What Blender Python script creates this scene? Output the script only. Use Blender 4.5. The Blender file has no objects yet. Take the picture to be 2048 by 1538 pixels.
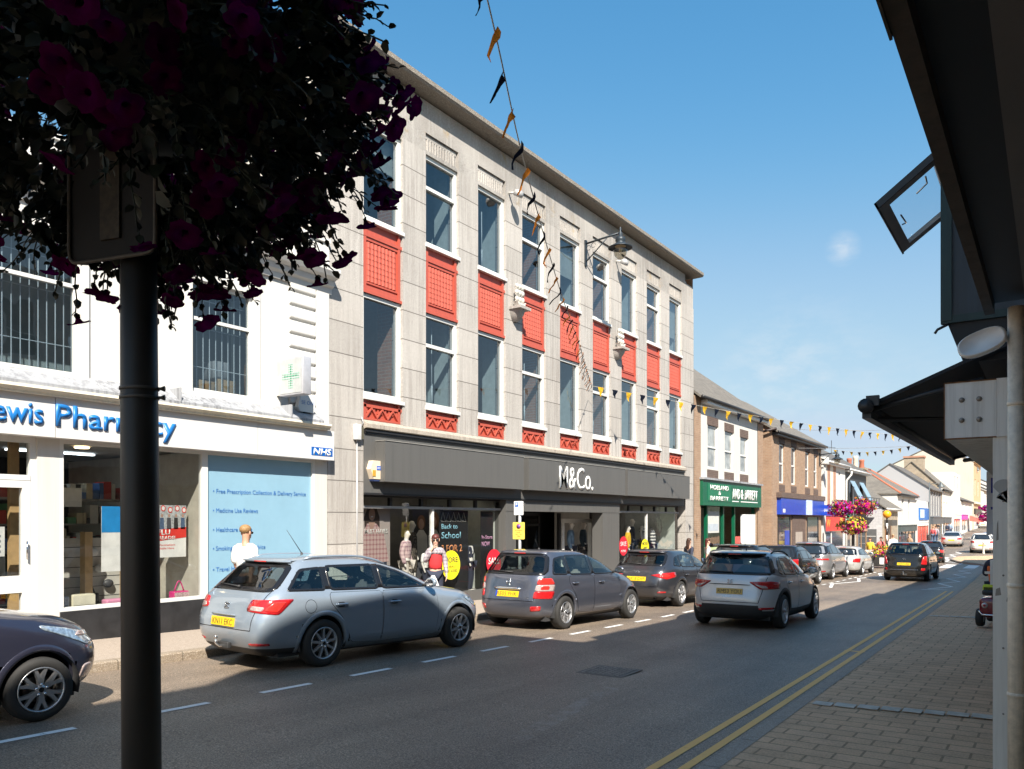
import bpy, bmesh, math, random
from mathutils import Vector, Matrix, Euler
R=math.radians
random.seed(7)
scene=bpy.context.scene
COL=scene.collection
CAMZ=1.74
PHI=R(34.16)
# ------------------------------------------------------------------ helpers
class MB:
    """collects faces, then links them as ONE mesh object"""
    def __init__(s): s.v=[]; s.f=[]; s.m=[]; s.sm=[]; s.mats=[]
    def mi(s,mat):
        if mat not in s.mats: s.mats.append(mat)
        return s.mats.index(mat)
    def add(s,vs,fs,mat,smooth=False):
        b=len(s.v); s.v.extend([tuple(v) for v in vs]); k=s.mi(mat)
        for f in fs: s.f.append([b+i for i in f]); s.m.append(k); s.sm.append(smooth)
        return b
    def box(s,x0,x1,y0,y1,z0,z1,mat,top=None):
        x0,x1=min(x0,x1),max(x0,x1); y0,y1=min(y0,y1),max(y0,y1); z0,z1=min(z0,z1),max(z0,z1)
        v=[(x0,y0,z0),(x1,y0,z0),(x1,y1,z0),(x0,y1,z0),(x0,y0,z1),(x1,y0,z1),(x1,y1,z1),(x0,y1,z1)]
        s.add(v,[(3,2,1,0),(4,5,6,7),(0,1,5,4),(1,2,6,5),(2,3,7,6),(3,0,4,7)],mat)
    def bbox(s,x0,x1,y0,y1,z0,z1,mat,r=.01,seg=2):
        """box with rounded edges"""
        bm=bmesh.new(); bmesh.ops.create_cube(bm,size=1)
        for v in bm.verts: v.co=Vector(((x0+x1)/2+v.co.x*(x1-x0),(y0+y1)/2+v.co.y*(y1-y0),(z0+z1)/2+v.co.z*(z1-z0)))
        bmesh.ops.bevel(bm,geom=bm.edges[:],offset=r,segments=seg,affect='EDGES',profile=.6)
        s.bm(bm,mat,True)
    def bm(s,bm,mat,smooth=False,M=None):
        bm.verts.ensure_lookup_table()
        for i,v in enumerate(bm.verts): v.index=i
        s.add([(M@v.co) if M else v.co for v in bm.verts],[[v.index for v in f.verts] for f in bm.faces],mat,smooth); bm.free()
    def quad(s,a,b,c,d,mat): s.add([a,b,c,d],[(0,1,2,3)],mat)
    def prism(s,poly,off,mat,smooth=False):
        """poly: list of 3D points, off: 3D extrusion vector"""
        n=len(poly); off=Vector(off); p=[Vector(q) for q in poly]; q=[a+off for a in p]
        s.add(p+q,[tuple(range(n))[::-1],tuple(range(n,2*n))]+[(i,(i+1)%n,n+(i+1)%n,n+i) for i in range(n)],mat,smooth)
    def tube(s,pts,r,mat,n=8,caps=True,smooth=True):
        pts=[Vector(p) for p in pts]; rs=r if isinstance(r,(list,tuple)) else [r]*len(pts); vs=[]; up=None
        for i,p in enumerate(pts):
            d=(pts[min(i+1,len(pts)-1)]-pts[max(i-1,0)]).normalized()
            if up is None: up=Vector((0,0,1)) if abs(d.z)<.9 else Vector((1,0,0))
            a=d.cross(up).normalized(); b=a.cross(d).normalized(); up=b
            for k in range(n):
                t=2*math.pi*k/n; vs.append(p+(a*math.cos(t)+b*math.sin(t))*rs[i])
        fs=[(i*n+k,i*n+(k+1)%n,(i+1)*n+(k+1)%n,(i+1)*n+k) for i in range(len(pts)-1) for k in range(n)]
        if caps: fs+=[tuple(range(n))[::-1],tuple(range((len(pts)-1)*n,len(pts)*n))]
        s.add(vs,fs,mat,smooth)
    def lathe(s,prof,mat,n=24,M=None,smooth=True,cap=False):
        """prof: (r,z) list round the z axis"""
        vs=[Vector((r*math.cos(2*math.pi*k/n),r*math.sin(2*math.pi*k/n),z)) for r,z in prof for k in range(n)]
        if M: vs=[M@v for v in vs]
        fs=[(i*n+k,i*n+(k+1)%n,(i+1)*n+(k+1)%n,(i+1)*n+k) for i in range(len(prof)-1) for k in range(n)]
        if cap: fs+=[tuple(range(n))[::-1],tuple(range((len(prof)-1)*n,len(prof)*n))]
        s.add(vs,fs,mat,smooth)
    def ball(s,c,r,mat,n=14,M=None):
        c=Vector(c); r=Vector(r) if isinstance(r,(tuple,list)) else Vector((r,r,r))
        prof=[(math.sin(math.pi*i/n),-math.cos(math.pi*i/n)) for i in range(n+1)]
        T=Matrix.Translation(c)@(M or Matrix())@Matrix.Diagonal((r.x,r.y,r.z,1))
        s.lathe([(max(a,1e-4),b) for a,b in prof],mat,max(8,n+4),T)
    def build(s,name,parent=None,local=False,origin=None,recalc=False):
        me=bpy.data.meshes.new(name)
        o=origin
        if o is None:
            o=Vector((0,0,0)) if (parent is None or local) else root_of(parent).location
        o=Vector(o)
        me.from_pydata([(v[0]-o.x,v[1]-o.y,v[2]-o.z) for v in s.v],[],s.f)
        for m in s.mats: me.materials.append(m)
        me.polygons.foreach_set('material_index',s.m); me.polygons.foreach_set('use_smooth',s.sm)
        if recalc:
            bm=bmesh.new(); bm.from_mesh(me); bmesh.ops.recalc_face_normals(bm,faces=bm.faces[:]); bm.to_mesh(me); bm.free()
        me.update()
        ob=bpy.data.objects.new(name,me); COL.objects.link(ob)
        if parent is not None: ob.parent=parent
        elif origin is not None: ob.location=o
        return ob
def root_of(o):
    while o.parent is not None: o=o.parent
    return o
def tag(o,label=None,cat=None,group=None,kind=None):
    if label: o['label']=label
    if cat: o['category']=cat
    if group: o['group']=group
    if kind: o['kind']=kind
    return o
def thing(name,label,cat,loc=(0,0,0),rz=0,group=None):
    o=bpy.data.objects.new(name,None); COL.objects.link(o); o.location=loc; o.rotation_euler=(0,0,rz); o.empty_display_size=.2
    return tag(o,label,cat,group)
def copy_tree(o,parent=None):
    c=o.copy(); COL.objects.link(c)
    if parent is not None: c.parent=parent
    for ch in list(o.children): copy_tree(ch,c)
    return c
def lerp(a,b,t): return a+(b-a)*t
def interp(tab,x):
    if x<=tab[0][0]: return tab[0][1]
    for (a,va),(b,vb) in zip(tab,tab[1:]):
        if x<=b: return lerp(va,vb,(x-a)/(b-a))
    return tab[-1][1]
def smoothtab(tab,x):
    """Catmull-Rom through (x,y)"""
    n=len(tab)
    if x<=tab[0][0]: return tab[0][1]
    if x>=tab[-1][0]: return tab[-1][1]
    for i in range(n-1):
        if tab[i][0]<=x<=tab[i+1][0]:
            x0,y0=tab[i]; x1,y1=tab[i+1]; h=x1-x0; t=(x-x0)/h
            m0=(y1-tab[i-1][1])/(x1-tab[i-1][0]) if i>0 else (y1-y0)/h
            m1=(tab[i+2][1]-y0)/(tab[i+2][0]-x0) if i+2<n else (y1-y0)/h
            return (2*t**3-3*t*t+1)*y0+(t**3-2*t*t+t)*h*m0+(-2*t**3+3*t*t)*y1+(t**3-t*t)*h*m1
# the road falls away from the camera, levels out and climbs the hill beyond
GZ=[(-60,1.4),(-20,.5),(0,0),(20,-.49),(35,-.85),(45,-1.0),(55,-1.09),(65,-1.07),(75,-.96),(88,-.78),(110,-.34),(135,.25),(160,.78),(200,2.2),(260,5.2),(420,12)]
def gz(s): return smoothtab(GZ,s)
KR=[(-30,-1.75),(-20,-1.85),(0,-2.0),(6,-2.11),(30,-2.66),(48,-3.1),(57,-3.5),(60,-5.2),(63,-5.9),(67,-5.9),(69.5,-3.6),(85,-3.4),(110,-5.0),(160,-7.0),(260,-12),(420,-22)]   # edge of the near pavement
KL=[(-30,-9.4),(0,-9.6),(7,-9.72),(30,-9.85),(44,-9.9),(50,-9.2),(58,-9.1),(64,-9.35),(100,-9.5),(160,-10.6),(260,-17),(420,-27)]       # edge of the far pavement
def kr(s): return interp(KR,s)
def kl(s): return interp(KL,s)
def at_z(px,py,Z):
    X=(px-1024)/1593*Z; return Vector((X*math.cos(PHI)-Z*math.sin(PHI),X*math.sin(PHI)+Z*math.cos(PHI),CAMZ+(1040-py)/1593*Z))
def at_t(px,py,t):
    a=(px-1024)/1593; Z=t/(a*math.cos(PHI)-math.sin(PHI)); X=a*Z
    return Vector((t,X*math.sin(PHI)+Z*math.cos(PHI),CAMZ+(1040-py)/1593*Z))
# ------------------------------------------------------------------ materials
def nt(name):
    m=bpy.data.materials.new(name); m.use_nodes=True; t=m.node_tree; t.nodes.clear()
    return m,t,t.nodes,t.links
def lk(t,a,b): t.links.new(a,b)
def obj_coord(t,scale=(1,1,1)):
    n=t.nodes.new('ShaderNodeNewGeometry'); mp=t.nodes.new('ShaderNodeMapping'); mp.inputs['Scale'].default_value=scale
    t.links.new(n.outputs['Position'],mp.inputs['Vector']); return mp.outputs['Vector']
def tex_coord(t,scale=(1,1,1)):
    n=t.nodes.new('ShaderNodeTexCoord'); mp=t.nodes.new('ShaderNodeMapping'); mp.inputs['Scale'].default_value=scale
    t.links.new(n.outputs['Object'],mp.inputs['Vector']); return mp.outputs['Vector']
def noise(t,vec,scale,detail=4,rough=.55):
    n=t.nodes.new('ShaderNodeTexNoise'); n.inputs['Scale'].default_value=scale; n.inputs['Detail'].default_value=detail; n.inputs['Roughness'].default_value=rough
    if vec is not None: t.links.new(vec,n.inputs['Vector'])
    return n.outputs['Fac']
def ramp(t,fac,stops):
    n=t.nodes.new('ShaderNodeValToRGB'); cr=n.color_ramp
    while len(cr.elements)<len(stops): cr.elements.new(.5)
    for e,(p,c) in zip(cr.elements,stops): e.position=p; e.color=(*c,1) if len(c)==3 else c
    t.links.new(fac,n.inputs['Fac']); return n.outputs['Color']
def mixc(t,fac,a,b,mode='MIX'):
    n=t.nodes.new('ShaderNodeMix'); n.data_type='RGBA'; n.blend_type=mode
    for inp,v in ((n.inputs[0],fac),(n.inputs[6],a),(n.inputs[7],b)):
        if hasattr(v,'is_linked'): t.links.new(v,inp)
        else: inp.default_value=v if not isinstance(v,(tuple,list)) else ((*v,1) if len(v)==3 else v)
    return n.outputs[2]
def math_(t,op,a,b=None):
    n=t.nodes.new('ShaderNodeMath'); n.operation=op
    for i,v in enumerate((a,b)):
        if v is None: continue
        if hasattr(v,'is_linked'): t.links.new(v,n.inputs[i])
        else: n.inputs[i].default_value=v
    return n.outputs[0]
def out(t,sh):
    o=t.nodes.new('ShaderNodeOutputMaterial'); t.links.new(sh,o.inputs['Surface'])
def bsdf(t,col,rough=.6,metal=0,spec=.5,coat=0,bump=None,bstr=.3,bdist=.01):
    b=t.nodes.new('ShaderNodeBsdfPrincipled')
    for k,v in (('Base Color',col),('Roughness',rough),('Metallic',metal),('Specular IOR Level',spec),('Coat Weight',coat)):
        if hasattr(v,'is_linked'): t.links.new(v,b.inputs[k])
        else: b.inputs[k].default_value=(*v,1) if isinstance(v,(tuple,list)) else v
    b.inputs['Coat Roughness'].default_value=.04
    if bump is not None:
        n=t.nodes.new('ShaderNodeBump'); n.inputs['Strength'].default_value=bstr; n.inputs['Distance'].default_value=bdist
        t.links.new(bump,n.inputs['Height']); t.links.new(n.outputs['Normal'],b.inputs['Normal'])
    return b.outputs['BSDF']
MC={}
def M(name,col,rough=.6,metal=0,var=.12,scale=5,spec=.5,coat=0,bump=0,bscale=90,local=False):
    if name in MC: return MC[name]
    m,t,N,L=nt(name)
    vec=tex_coord(t) if local else obj_coord(t)
    f=noise(t,vec,scale,5)
    lo=tuple(max(0,c*(1-var)) for c in col); hi=tuple(min(1,c*(1+var)) for c in col)
    c=ramp(t,f,[(.3,lo),(.7,hi)])
    bp=noise(t,vec,bscale,3) if bump else None
    out(t,bsdf(t,c,rough,metal,spec,coat,bp,bump))
    MC[name]=m; return m
def stained(name,base,dark,rough=.8,speck=.0,streak=.5,joints=0,sc=1.0,bump=.25,patch=None,cover=.40):
    """masonry/render with rain streaks, specks and optional course joints"""
    m,t,N,L=nt(name); v=obj_coord(t)
    st=noise(t,obj_coord(t,(7.5*sc,7.5*sc,.28*sc)),1.6,6,.7)
    big=noise(t,v,.6,4)
    mk=math_(t,'MULTIPLY',ramp(t,st,[(cover+.06,(0,0,0)),(cover+.20,(1,1,1))]),ramp(t,big,[(.35,(.25,.25,.25)),(.65,(1,1,1))]))
    c=mixc(t,math_(t,'MULTIPLY',mk,streak),base,dark)
    fine=noise(t,v,85,3,.75)
    if speck: c=mixc(t,1.0,c,ramp(t,noise(t,v,22,3,.7),[(.3,(.84,.83,.82)),(.7,(1.14,1.13,1.12))]),'MULTIPLY')
    if speck:
        c=mixc(t,speck,c,ramp(t,fine,[(.36,(.10,.09,.085)),(.5,base),(.64,(.70,.67,.63))]))
    if patch:
        c=mixc(t,math_(t,'MULTIPLY',ramp(t,noise(t,v,1.7,6,.7),[(.62,(0,0,0)),(.72,(1,1,1))]),.55),c,patch)
    if joints:
        sx=t.nodes.new('ShaderNodeSeparateXYZ'); L.new(v,sx.inputs[0])
        fr=math_(t,'FRACT',math_(t,'MULTIPLY',sx.outputs[2],1/joints))
        ln=math_(t,'LESS_THAN',fr,.032)
        c=mixc(t,math_(t,'MULTIPLY',ln,.85),c,(.10,.09,.08))
        cell=t.nodes.new('ShaderNodeTexWhiteNoise'); cell.noise_dimensions='2D'
        cb=t.nodes.new('ShaderNodeCombineXYZ'); L.new(math_(t,'FLOOR',math_(t,'MULTIPLY',sx.outputs[2],1/joints)),cb.inputs[0]); L.new(math_(t,'FLOOR',math_(t,'MULTIPLY',sx.outputs[1],1/.98)),cb.inputs[1])
        L.new(cb.outputs[0],cell.inputs['Vector'])
        c=mixc(t,1.0,c,ramp(t,cell.outputs['Value'],[(0,(.89,.875,.86)),(1,(1.07,1.055,1.04))]),'MULTIPLY')
    out(t,bsdf(t,c,rough,bump=fine,bstr=bump,bdist=.004))
    MC[name]=m; return m
def brick(name,c1,c2,mortar,bw=.225,bh=.075,msz=.012,rough=.85,kind='wall',squash=1):
    m,t,N,L=nt(name); g=t.nodes.new('ShaderNodeNewGeometry'); sx=t.nodes.new('ShaderNodeSeparateXYZ'); L.new(g.outputs['Position'],sx.inputs[0])
    cb=t.nodes.new('ShaderNodeCombineXYZ')
    if kind=='wall':
        L.new(math_(t,'ADD',sx.outputs[0],sx.outputs[1]),cb.inputs[0]); L.new(sx.outputs[2],cb.inputs[1])
    elif kind=='roof':
        L.new(sx.outputs[1],cb.inputs[0]); L.new(math_(t,'SUBTRACT',math_(t,'MULTIPLY',sx.outputs[2],1.3),math_(t,'MULTIPLY',sx.outputs[0],.35)),cb.inputs[1])
    else:
        L.new(sx.outputs[0],cb.inputs[0]); L.new(sx.outputs[1],cb.inputs[1])
    b=t.nodes.new('ShaderNodeTexBrick'); L.new(cb.outputs[0],b.inputs['Vector'])
    b.inputs['Scale'].default_value=1; b.inputs['Brick Width'].default_value=bw; b.inputs['Row Height'].default_value=bh; b.inputs['Mortar Size'].default_value=msz
    b.inputs['Mortar Smooth'].default_value=.15
    b.inputs['Color1'].default_value=(*c1,1); b.inputs['Color2'].default_value=(*c2,1); b.inputs['Mortar'].default_value=(*mortar,1); b.inputs['Bias'].default_value=0
    v=obj_coord(t)
    n1=noise(t,v,3,6,.6); n2=noise(t,v,60,3)
    c=mixc(t,1.0,b.outputs['Color'],ramp(t,n1,[(.25,(.72,.72,.72)),(.75,(1.22,1.2,1.16))]),'MULTIPLY')
    c=mixc(t,.35,c,ramp(t,n2,[(.3,tuple(x*.6 for x in c1)),(.7,tuple(min(1,x*1.4) for x in c2))]))
    h=math_(t,'ADD',math_(t,'MULTIPLY',b.outputs['Fac'],-1.0),math_(t,'MULTIPLY',n2,.35))
    out(t,bsdf(t,c,rough,bump=h,bstr=.55,bdist=.008)); MC[name]=m; return m
def glass(name,tint=(.75,.8,.8),trans=.85,rough=.0,ior=1.5,boost=1.0):
    """thin sheet of glass: tinted see-through with a Fresnel mirror"""
    m,t,N,L=nt(name)
    tr=t.nodes.new('ShaderNodeBsdfTransparent'); tr.inputs['Color'].default_value=(tint[0]*trans,tint[1]*trans,tint[2]*trans,1)
    gl=t.nodes.new('ShaderNodeBsdfGlossy'); gl.inputs['Roughness'].default_value=rough; gl.inputs['Color'].default_value=(1,1,1,1)
    wv=t.nodes.new('ShaderNodeBump'); wv.inputs['Strength'].default_value=.10; wv.inputs['Distance'].default_value=.05; L.new(noise(t,obj_coord(t),1.3,2),wv.inputs['Height']); L.new(wv.outputs[0],gl.inputs['Normal'])
    lw=t.nodes.new('ShaderNodeLayerWeight'); lw.inputs['Blend'].default_value=.5      # Schlick, the same from both faces
    fr=math_(t,'ADD',math_(t,'MULTIPLY',math_(t,'POWER',lw.outputs['Facing'],5.0),.92),.045)
    mx=t.nodes.new('ShaderNodeMixShader'); L.new(math_(t,'MINIMUM',math_(t,'MULTIPLY',fr,boost),1.0),mx.inputs[0]); L.new(tr.outputs[0],mx.inputs[1]); L.new(gl.outputs[0],mx.inputs[2])
    out(t,mx.outputs[0]); MC[name]=m; return m
def paint(name,col,metal=.6,rough=.28):
    m,t,N,L=nt(name); v=tex_coord(t)
    fl=noise(t,v,900,1); big=noise(t,v,2.2,4)
    c=mixc(t,1.0,col,ramp(t,fl,[(.3,(.82,.82,.82)),(.7,(1.2,1.2,1.2))]),'MULTIPLY')
    # road dust low on the panels
    sx=t.nodes.new('ShaderNodeSeparateXYZ'); L.new(v,sx.inputs[0])
    low=ramp(t,math_(t,'ADD',sx.outputs[2],math_(t,'MULTIPLY',big,.25)),[(.28,(1,1,1)),(.62,(0,0,0))])
    c=mixc(t,math_(t,'MULTIPLY',low,.28),c,(.22,.19,.16))
    rg=math_(t,'ADD',rough,math_(t,'MULTIPLY',low,.3))
    b=bsdf(t,c,rg,metal,.5,1.0); out(t,b)
    for n in t.nodes:
        if n.type=='BSDF_PRINCIPLED': n.inputs['Coat Roughness'].default_value=.06
    MC[name]=m; return m
def emit(name,col,st):
    m,t,N,L=nt(name); e=t.nodes.new('ShaderNodeEmission'); e.inputs['Color'].default_value=(*col,1); e.inputs['Strength'].default_value=st; out(t,e.outputs[0]); return m
def asphalt():
    m,t,N,L=nt('asphalt'); v=obj_coord(t)
    f=noise(t,v,75,4,.8); f2=noise(t,v,45,3); big=noise(t,v,.5,5,.6); st=noise(t,obj_coord(t,(1.6,.12,1)),1.2,5,.6)
    c=ramp(t,f,[(.34,(.024,.0195,.016)),(.5,(.165,.13,.10)),(.60,(.33,.265,.205)),(.70,(.62,.52,.42))])
    c=mixc(t,1.0,c,ramp(t,big,[(.3,(.8,.8,.82)),(.7,(1.2,1.18,1.14))]),'MULTIPLY')
    c=mixc(t,1.0,c,ramp(t,st,[(.3,(.76,.76,.76)),(.7,(1.2,1.19,1.17))]),'MULTIPLY')
    # a crack-sealed patch or two
    sx=t.nodes.new('ShaderNodeSeparateXYZ'); L.new(v,sx.inputs[0])
    u_=math_(t,'SUBTRACT',math_(t,'ADD',sx.outputs[0],4.05),math_(t,'MULTIPLY',math_(t,'SUBTRACT',sx.outputs[1],7.2),-.16))
    near_=math_(t,'MULTIPLY',math_(t,'LESS_THAN',math_(t,'ABSOLUTE',u_),.10),math_(t,'LESS_THAN',math_(t,'ABSOLUTE',math_(t,'SUBTRACT',sx.outputs[1],7.0)),1.3))
    c=mixc(t,math_(t,'MULTIPLY',near_,ramp(t,noise(t,v,5,5,.7),[(.45,(0,0,0)),(.62,(.55,.55,.55))])),c,(.30,.27,.24))
    vo=noise(t,v,.22,3,.4)
    c=mixc(t,math_(t,'MULTIPLY',ramp(t,vo,[(.62,(0,0,0)),(.64,(1,1,1))]),.25),c,(.03,.03,.031))
    out(t,bsdf(t,c,ramp(t,f2,[(.3,(.40,)*3),(.7,(.68,)*3)]),spec=.6,bump=f,bstr=.6,bdist=.006)); MC['asphalt']=m; return m
def worn(name,col,under=(.06,.06,.06),amount=.45):
    m,t,N,L=nt(name); v=obj_coord(t)
    a=noise(t,v,9,6,.7); b=noise(t,v,120,2)
    k=ramp(t,math_(t,'ADD',math_(t,'MULTIPLY',a,.7),math_(t,'MULTIPLY',b,.3)),[(amount,(0,0,0)),(amount+.12,(1,1,1))])
    c=mixc(t,k,under,col); out(t,bsdf(t,c,.7,bump=b,bstr=.3,bdist=.003)); MC[name]=m; return m

asph=asphalt()
granite=stained('granite',(.455,.435,.412),(.15,.128,.11),speck=.5,streak=.8,joints=.627,cover=.37)
granite2=stained('weathered_granite',(.45,.425,.395),(.09,.075,.064),speck=.5,streak=.97,joints=0,cover=.27,patch=(.30,.20,.07))
concrete=stained('lichen_concrete',(.17,.142,.108),(.05,.042,.033),speck=.6,streak=.8,patch=(.36,.24,.08))
ledge=stained('ledge_stone',(.40,.35,.29),(.12,.10,.085),speck=.4,streak=.8)
white_render=stained('white_render',(.60,.59,.565),(.50,.46,.40),streak=.16,bump=.15)
white_render2=stained('off_white_render',(.58,.565,.53),(.48,.43,.36),streak=.22,bump=.15)
cream_render=stained('cream_render',(.53,.49,.42),(.45,.36,.24),streak=.3)
ochre_render=stained('ochre_render',(.50,.35,.21),(.40,.26,.14),streak=.35)
grey_render=stained('grey_render',(.36,.355,.36),(.36,.34,.33),streak=.3)
lead=stained('lead_flashing',(.34,.35,.37),(.12,.12,.13),rough=.55,streak=.9)
upvc=M('white_frame_paint',(.66,.66,.64),.4,var=.04)
cream_trim=stained('cream_trim',(.72,.66,.52),(.35,.27,.2),streak=.35)
red_paint=stained('red_panel_paint',(.45,.088,.056),(.33,.06,.042),rough=.5,streak=.4,bump=.1)
dark_fascia=stained('charcoal_fascia',(.108,.106,.102),(.075,.074,.072),rough=.42,streak=.4,bump=.05)
dark_trim=M('black_trim',(.022,.022,.024),.4)
black_gloss=M('black_gloss',(.012,.012,.014),.15,local=True)
black_rubber=M('black_rubber',(.025,.024,.023),.8,local=True,bump=.2)
black_plastic=M('black_plastic',(.03,.03,.031),.55,local=True,bump=.15,bscale=300)
alloy=M('wheel_alloy',(.55,.55,.56),.35,.85,local=True)
alloy_dark=M('wheel_dark_steel',(.06,.055,.05),.6,.5,local=True)  # dark steel of the plates behind the spokes
chrome=M('chrome',(.75,.75,.76),.12,1,var=.02,local=True)
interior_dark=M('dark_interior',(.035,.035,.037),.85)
interior_mid=M('shop_interior',(.30,.285,.27),.85)
plaster=M('interior_plaster',(.50,.53,.50),.85)
brick_house=brick('buff_brick',(.33,.205,.135),(.41,.27,.18),(.37,.30,.235))
brick_brown=brick('brown_brick',(.27,.165,.105),(.36,.235,.155),(.34,.27,.21))
brick_dark=brick('dark_brick',(.085,.055,.048),(.13,.085,.07),(.16,.13,.11))
brick_red=brick('red_brick',(.36,.16,.10),(.45,.22,.14),(.42,.33,.27))
stone_wall=brick('rubble_stone',(.25,.20,.15),(.38,.32,.24),(.30,.26,.21),.42,.19,.02)
white_brick=brick('painted_brick',(.44,.44,.465),(.49,.49,.51),(.39,.39,.41),.42,.2,.012)
slate=brick('roof_slate',(.085,.08,.078),(.14,.13,.12),(.05,.048,.046),.3,.19,.008,kind='roof')
slate2=brick('old_roof_slate',(.115,.105,.093),(.18,.162,.14),(.07,.065,.06),.3,.19,.008,kind='roof')
paver=brick('paving_block',(.58,.36,.215),(.70,.45,.28),(.16,.115,.055),.34,.20,.010,kind='flat')
beige_pave=stained('sandy_paving',(.35,.285,.228),(.24,.2,.16),streak=.3,speck=.3)
kerb_stone=stained('kerb_granite',(.25,.195,.135),(.14,.11,.075),speck=.4,streak=.4)
kerb_grey=stained('grey_kerb',(.34,.28,.225),(.1,.09,.08),speck=.35,streak=.5)
sett=M('granite_sett',(.56,.50,.43),.8,var=.25,scale=8)
white_line=worn('road_paint_white',(.76,.76,.74),amount=.30)
yellow_line=worn('road_paint_yellow',(.86,.49,.15),amount=.28)
shop_glass=glass('shop_glass',(.86,.88,.87),.88,boost=1.3)
win_glass=glass('window_glass',(.60,.70,.76),.78,boost=2.4)
far_glass=M('dark_window_glass',(.05,.06,.075),.06,0,var=.3,spec=.9)
# ------------------------------------------------------------------ lettering
def text_mesh(body,bold=0,ext=.004):
    c=bpy.data.curves.new('lettering','FONT'); c.body=body; c.size=1; c.extrude=ext; c.offset=bold; c.resolution_u=3
    o=bpy.data.objects.new('lettering',c); me=bpy.data.meshes.new_from_object(o)
    bpy.data.objects.remove(o); bpy.data.curves.remove(c)
    return me
def text(body,mat,parent,org,u,h,name='lettering',width=None,bold=0,ext=.006,align='L',shear=0,local=False,v=(0,0,1)):
    """org: lower-left world point of the writing (baseline), u: reading direction, h: capital height, width: stretch to this"""
    me=text_mesh(body,bold,0.0)
    xs=[q.co.x for q in me.vertices]; x0,x1=min(xs),max(xs)
    sy=h/.727; sx=sy if width is None else width/(x1-x0)
    u=Vector(u).normalized(); v=Vector(v).normalized(); n=u.cross(v); org=Vector(org)
    w=(x1-x0)*sx; sh={'L':0,'C':-w/2,'R':-w}[align]
    o=Vector((0,0,0)) if (parent is None or local) else root_of(parent).location
    bm=bmesh.new(); bm.from_mesh(me); bpy.data.meshes.remove(me)
    if ext>0:
        r=bmesh.ops.extrude_face_region(bm,geom=bm.faces[:])
        for e in r['geom']:
            if isinstance(e,bmesh.types.BMVert): e.co.z+=1.0
    for q in bm.verts:
        c=q.co.copy()
        q.co=org-o+u*((c.x-x0)*sx+sh+shear*c.y*sy)+v*(c.y*sy)+n*(c.z*ext)
    bmesh.ops.recalc_face_normals(bm,faces=bm.faces[:])
    me=bpy.data.meshes.new(name); bm.to_mesh(me); bm.free(); me.materials.append(mat)
    ob=bpy.data.objects.new(name,me); COL.objects.link(ob); ob.parent=parent
    return ob
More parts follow.
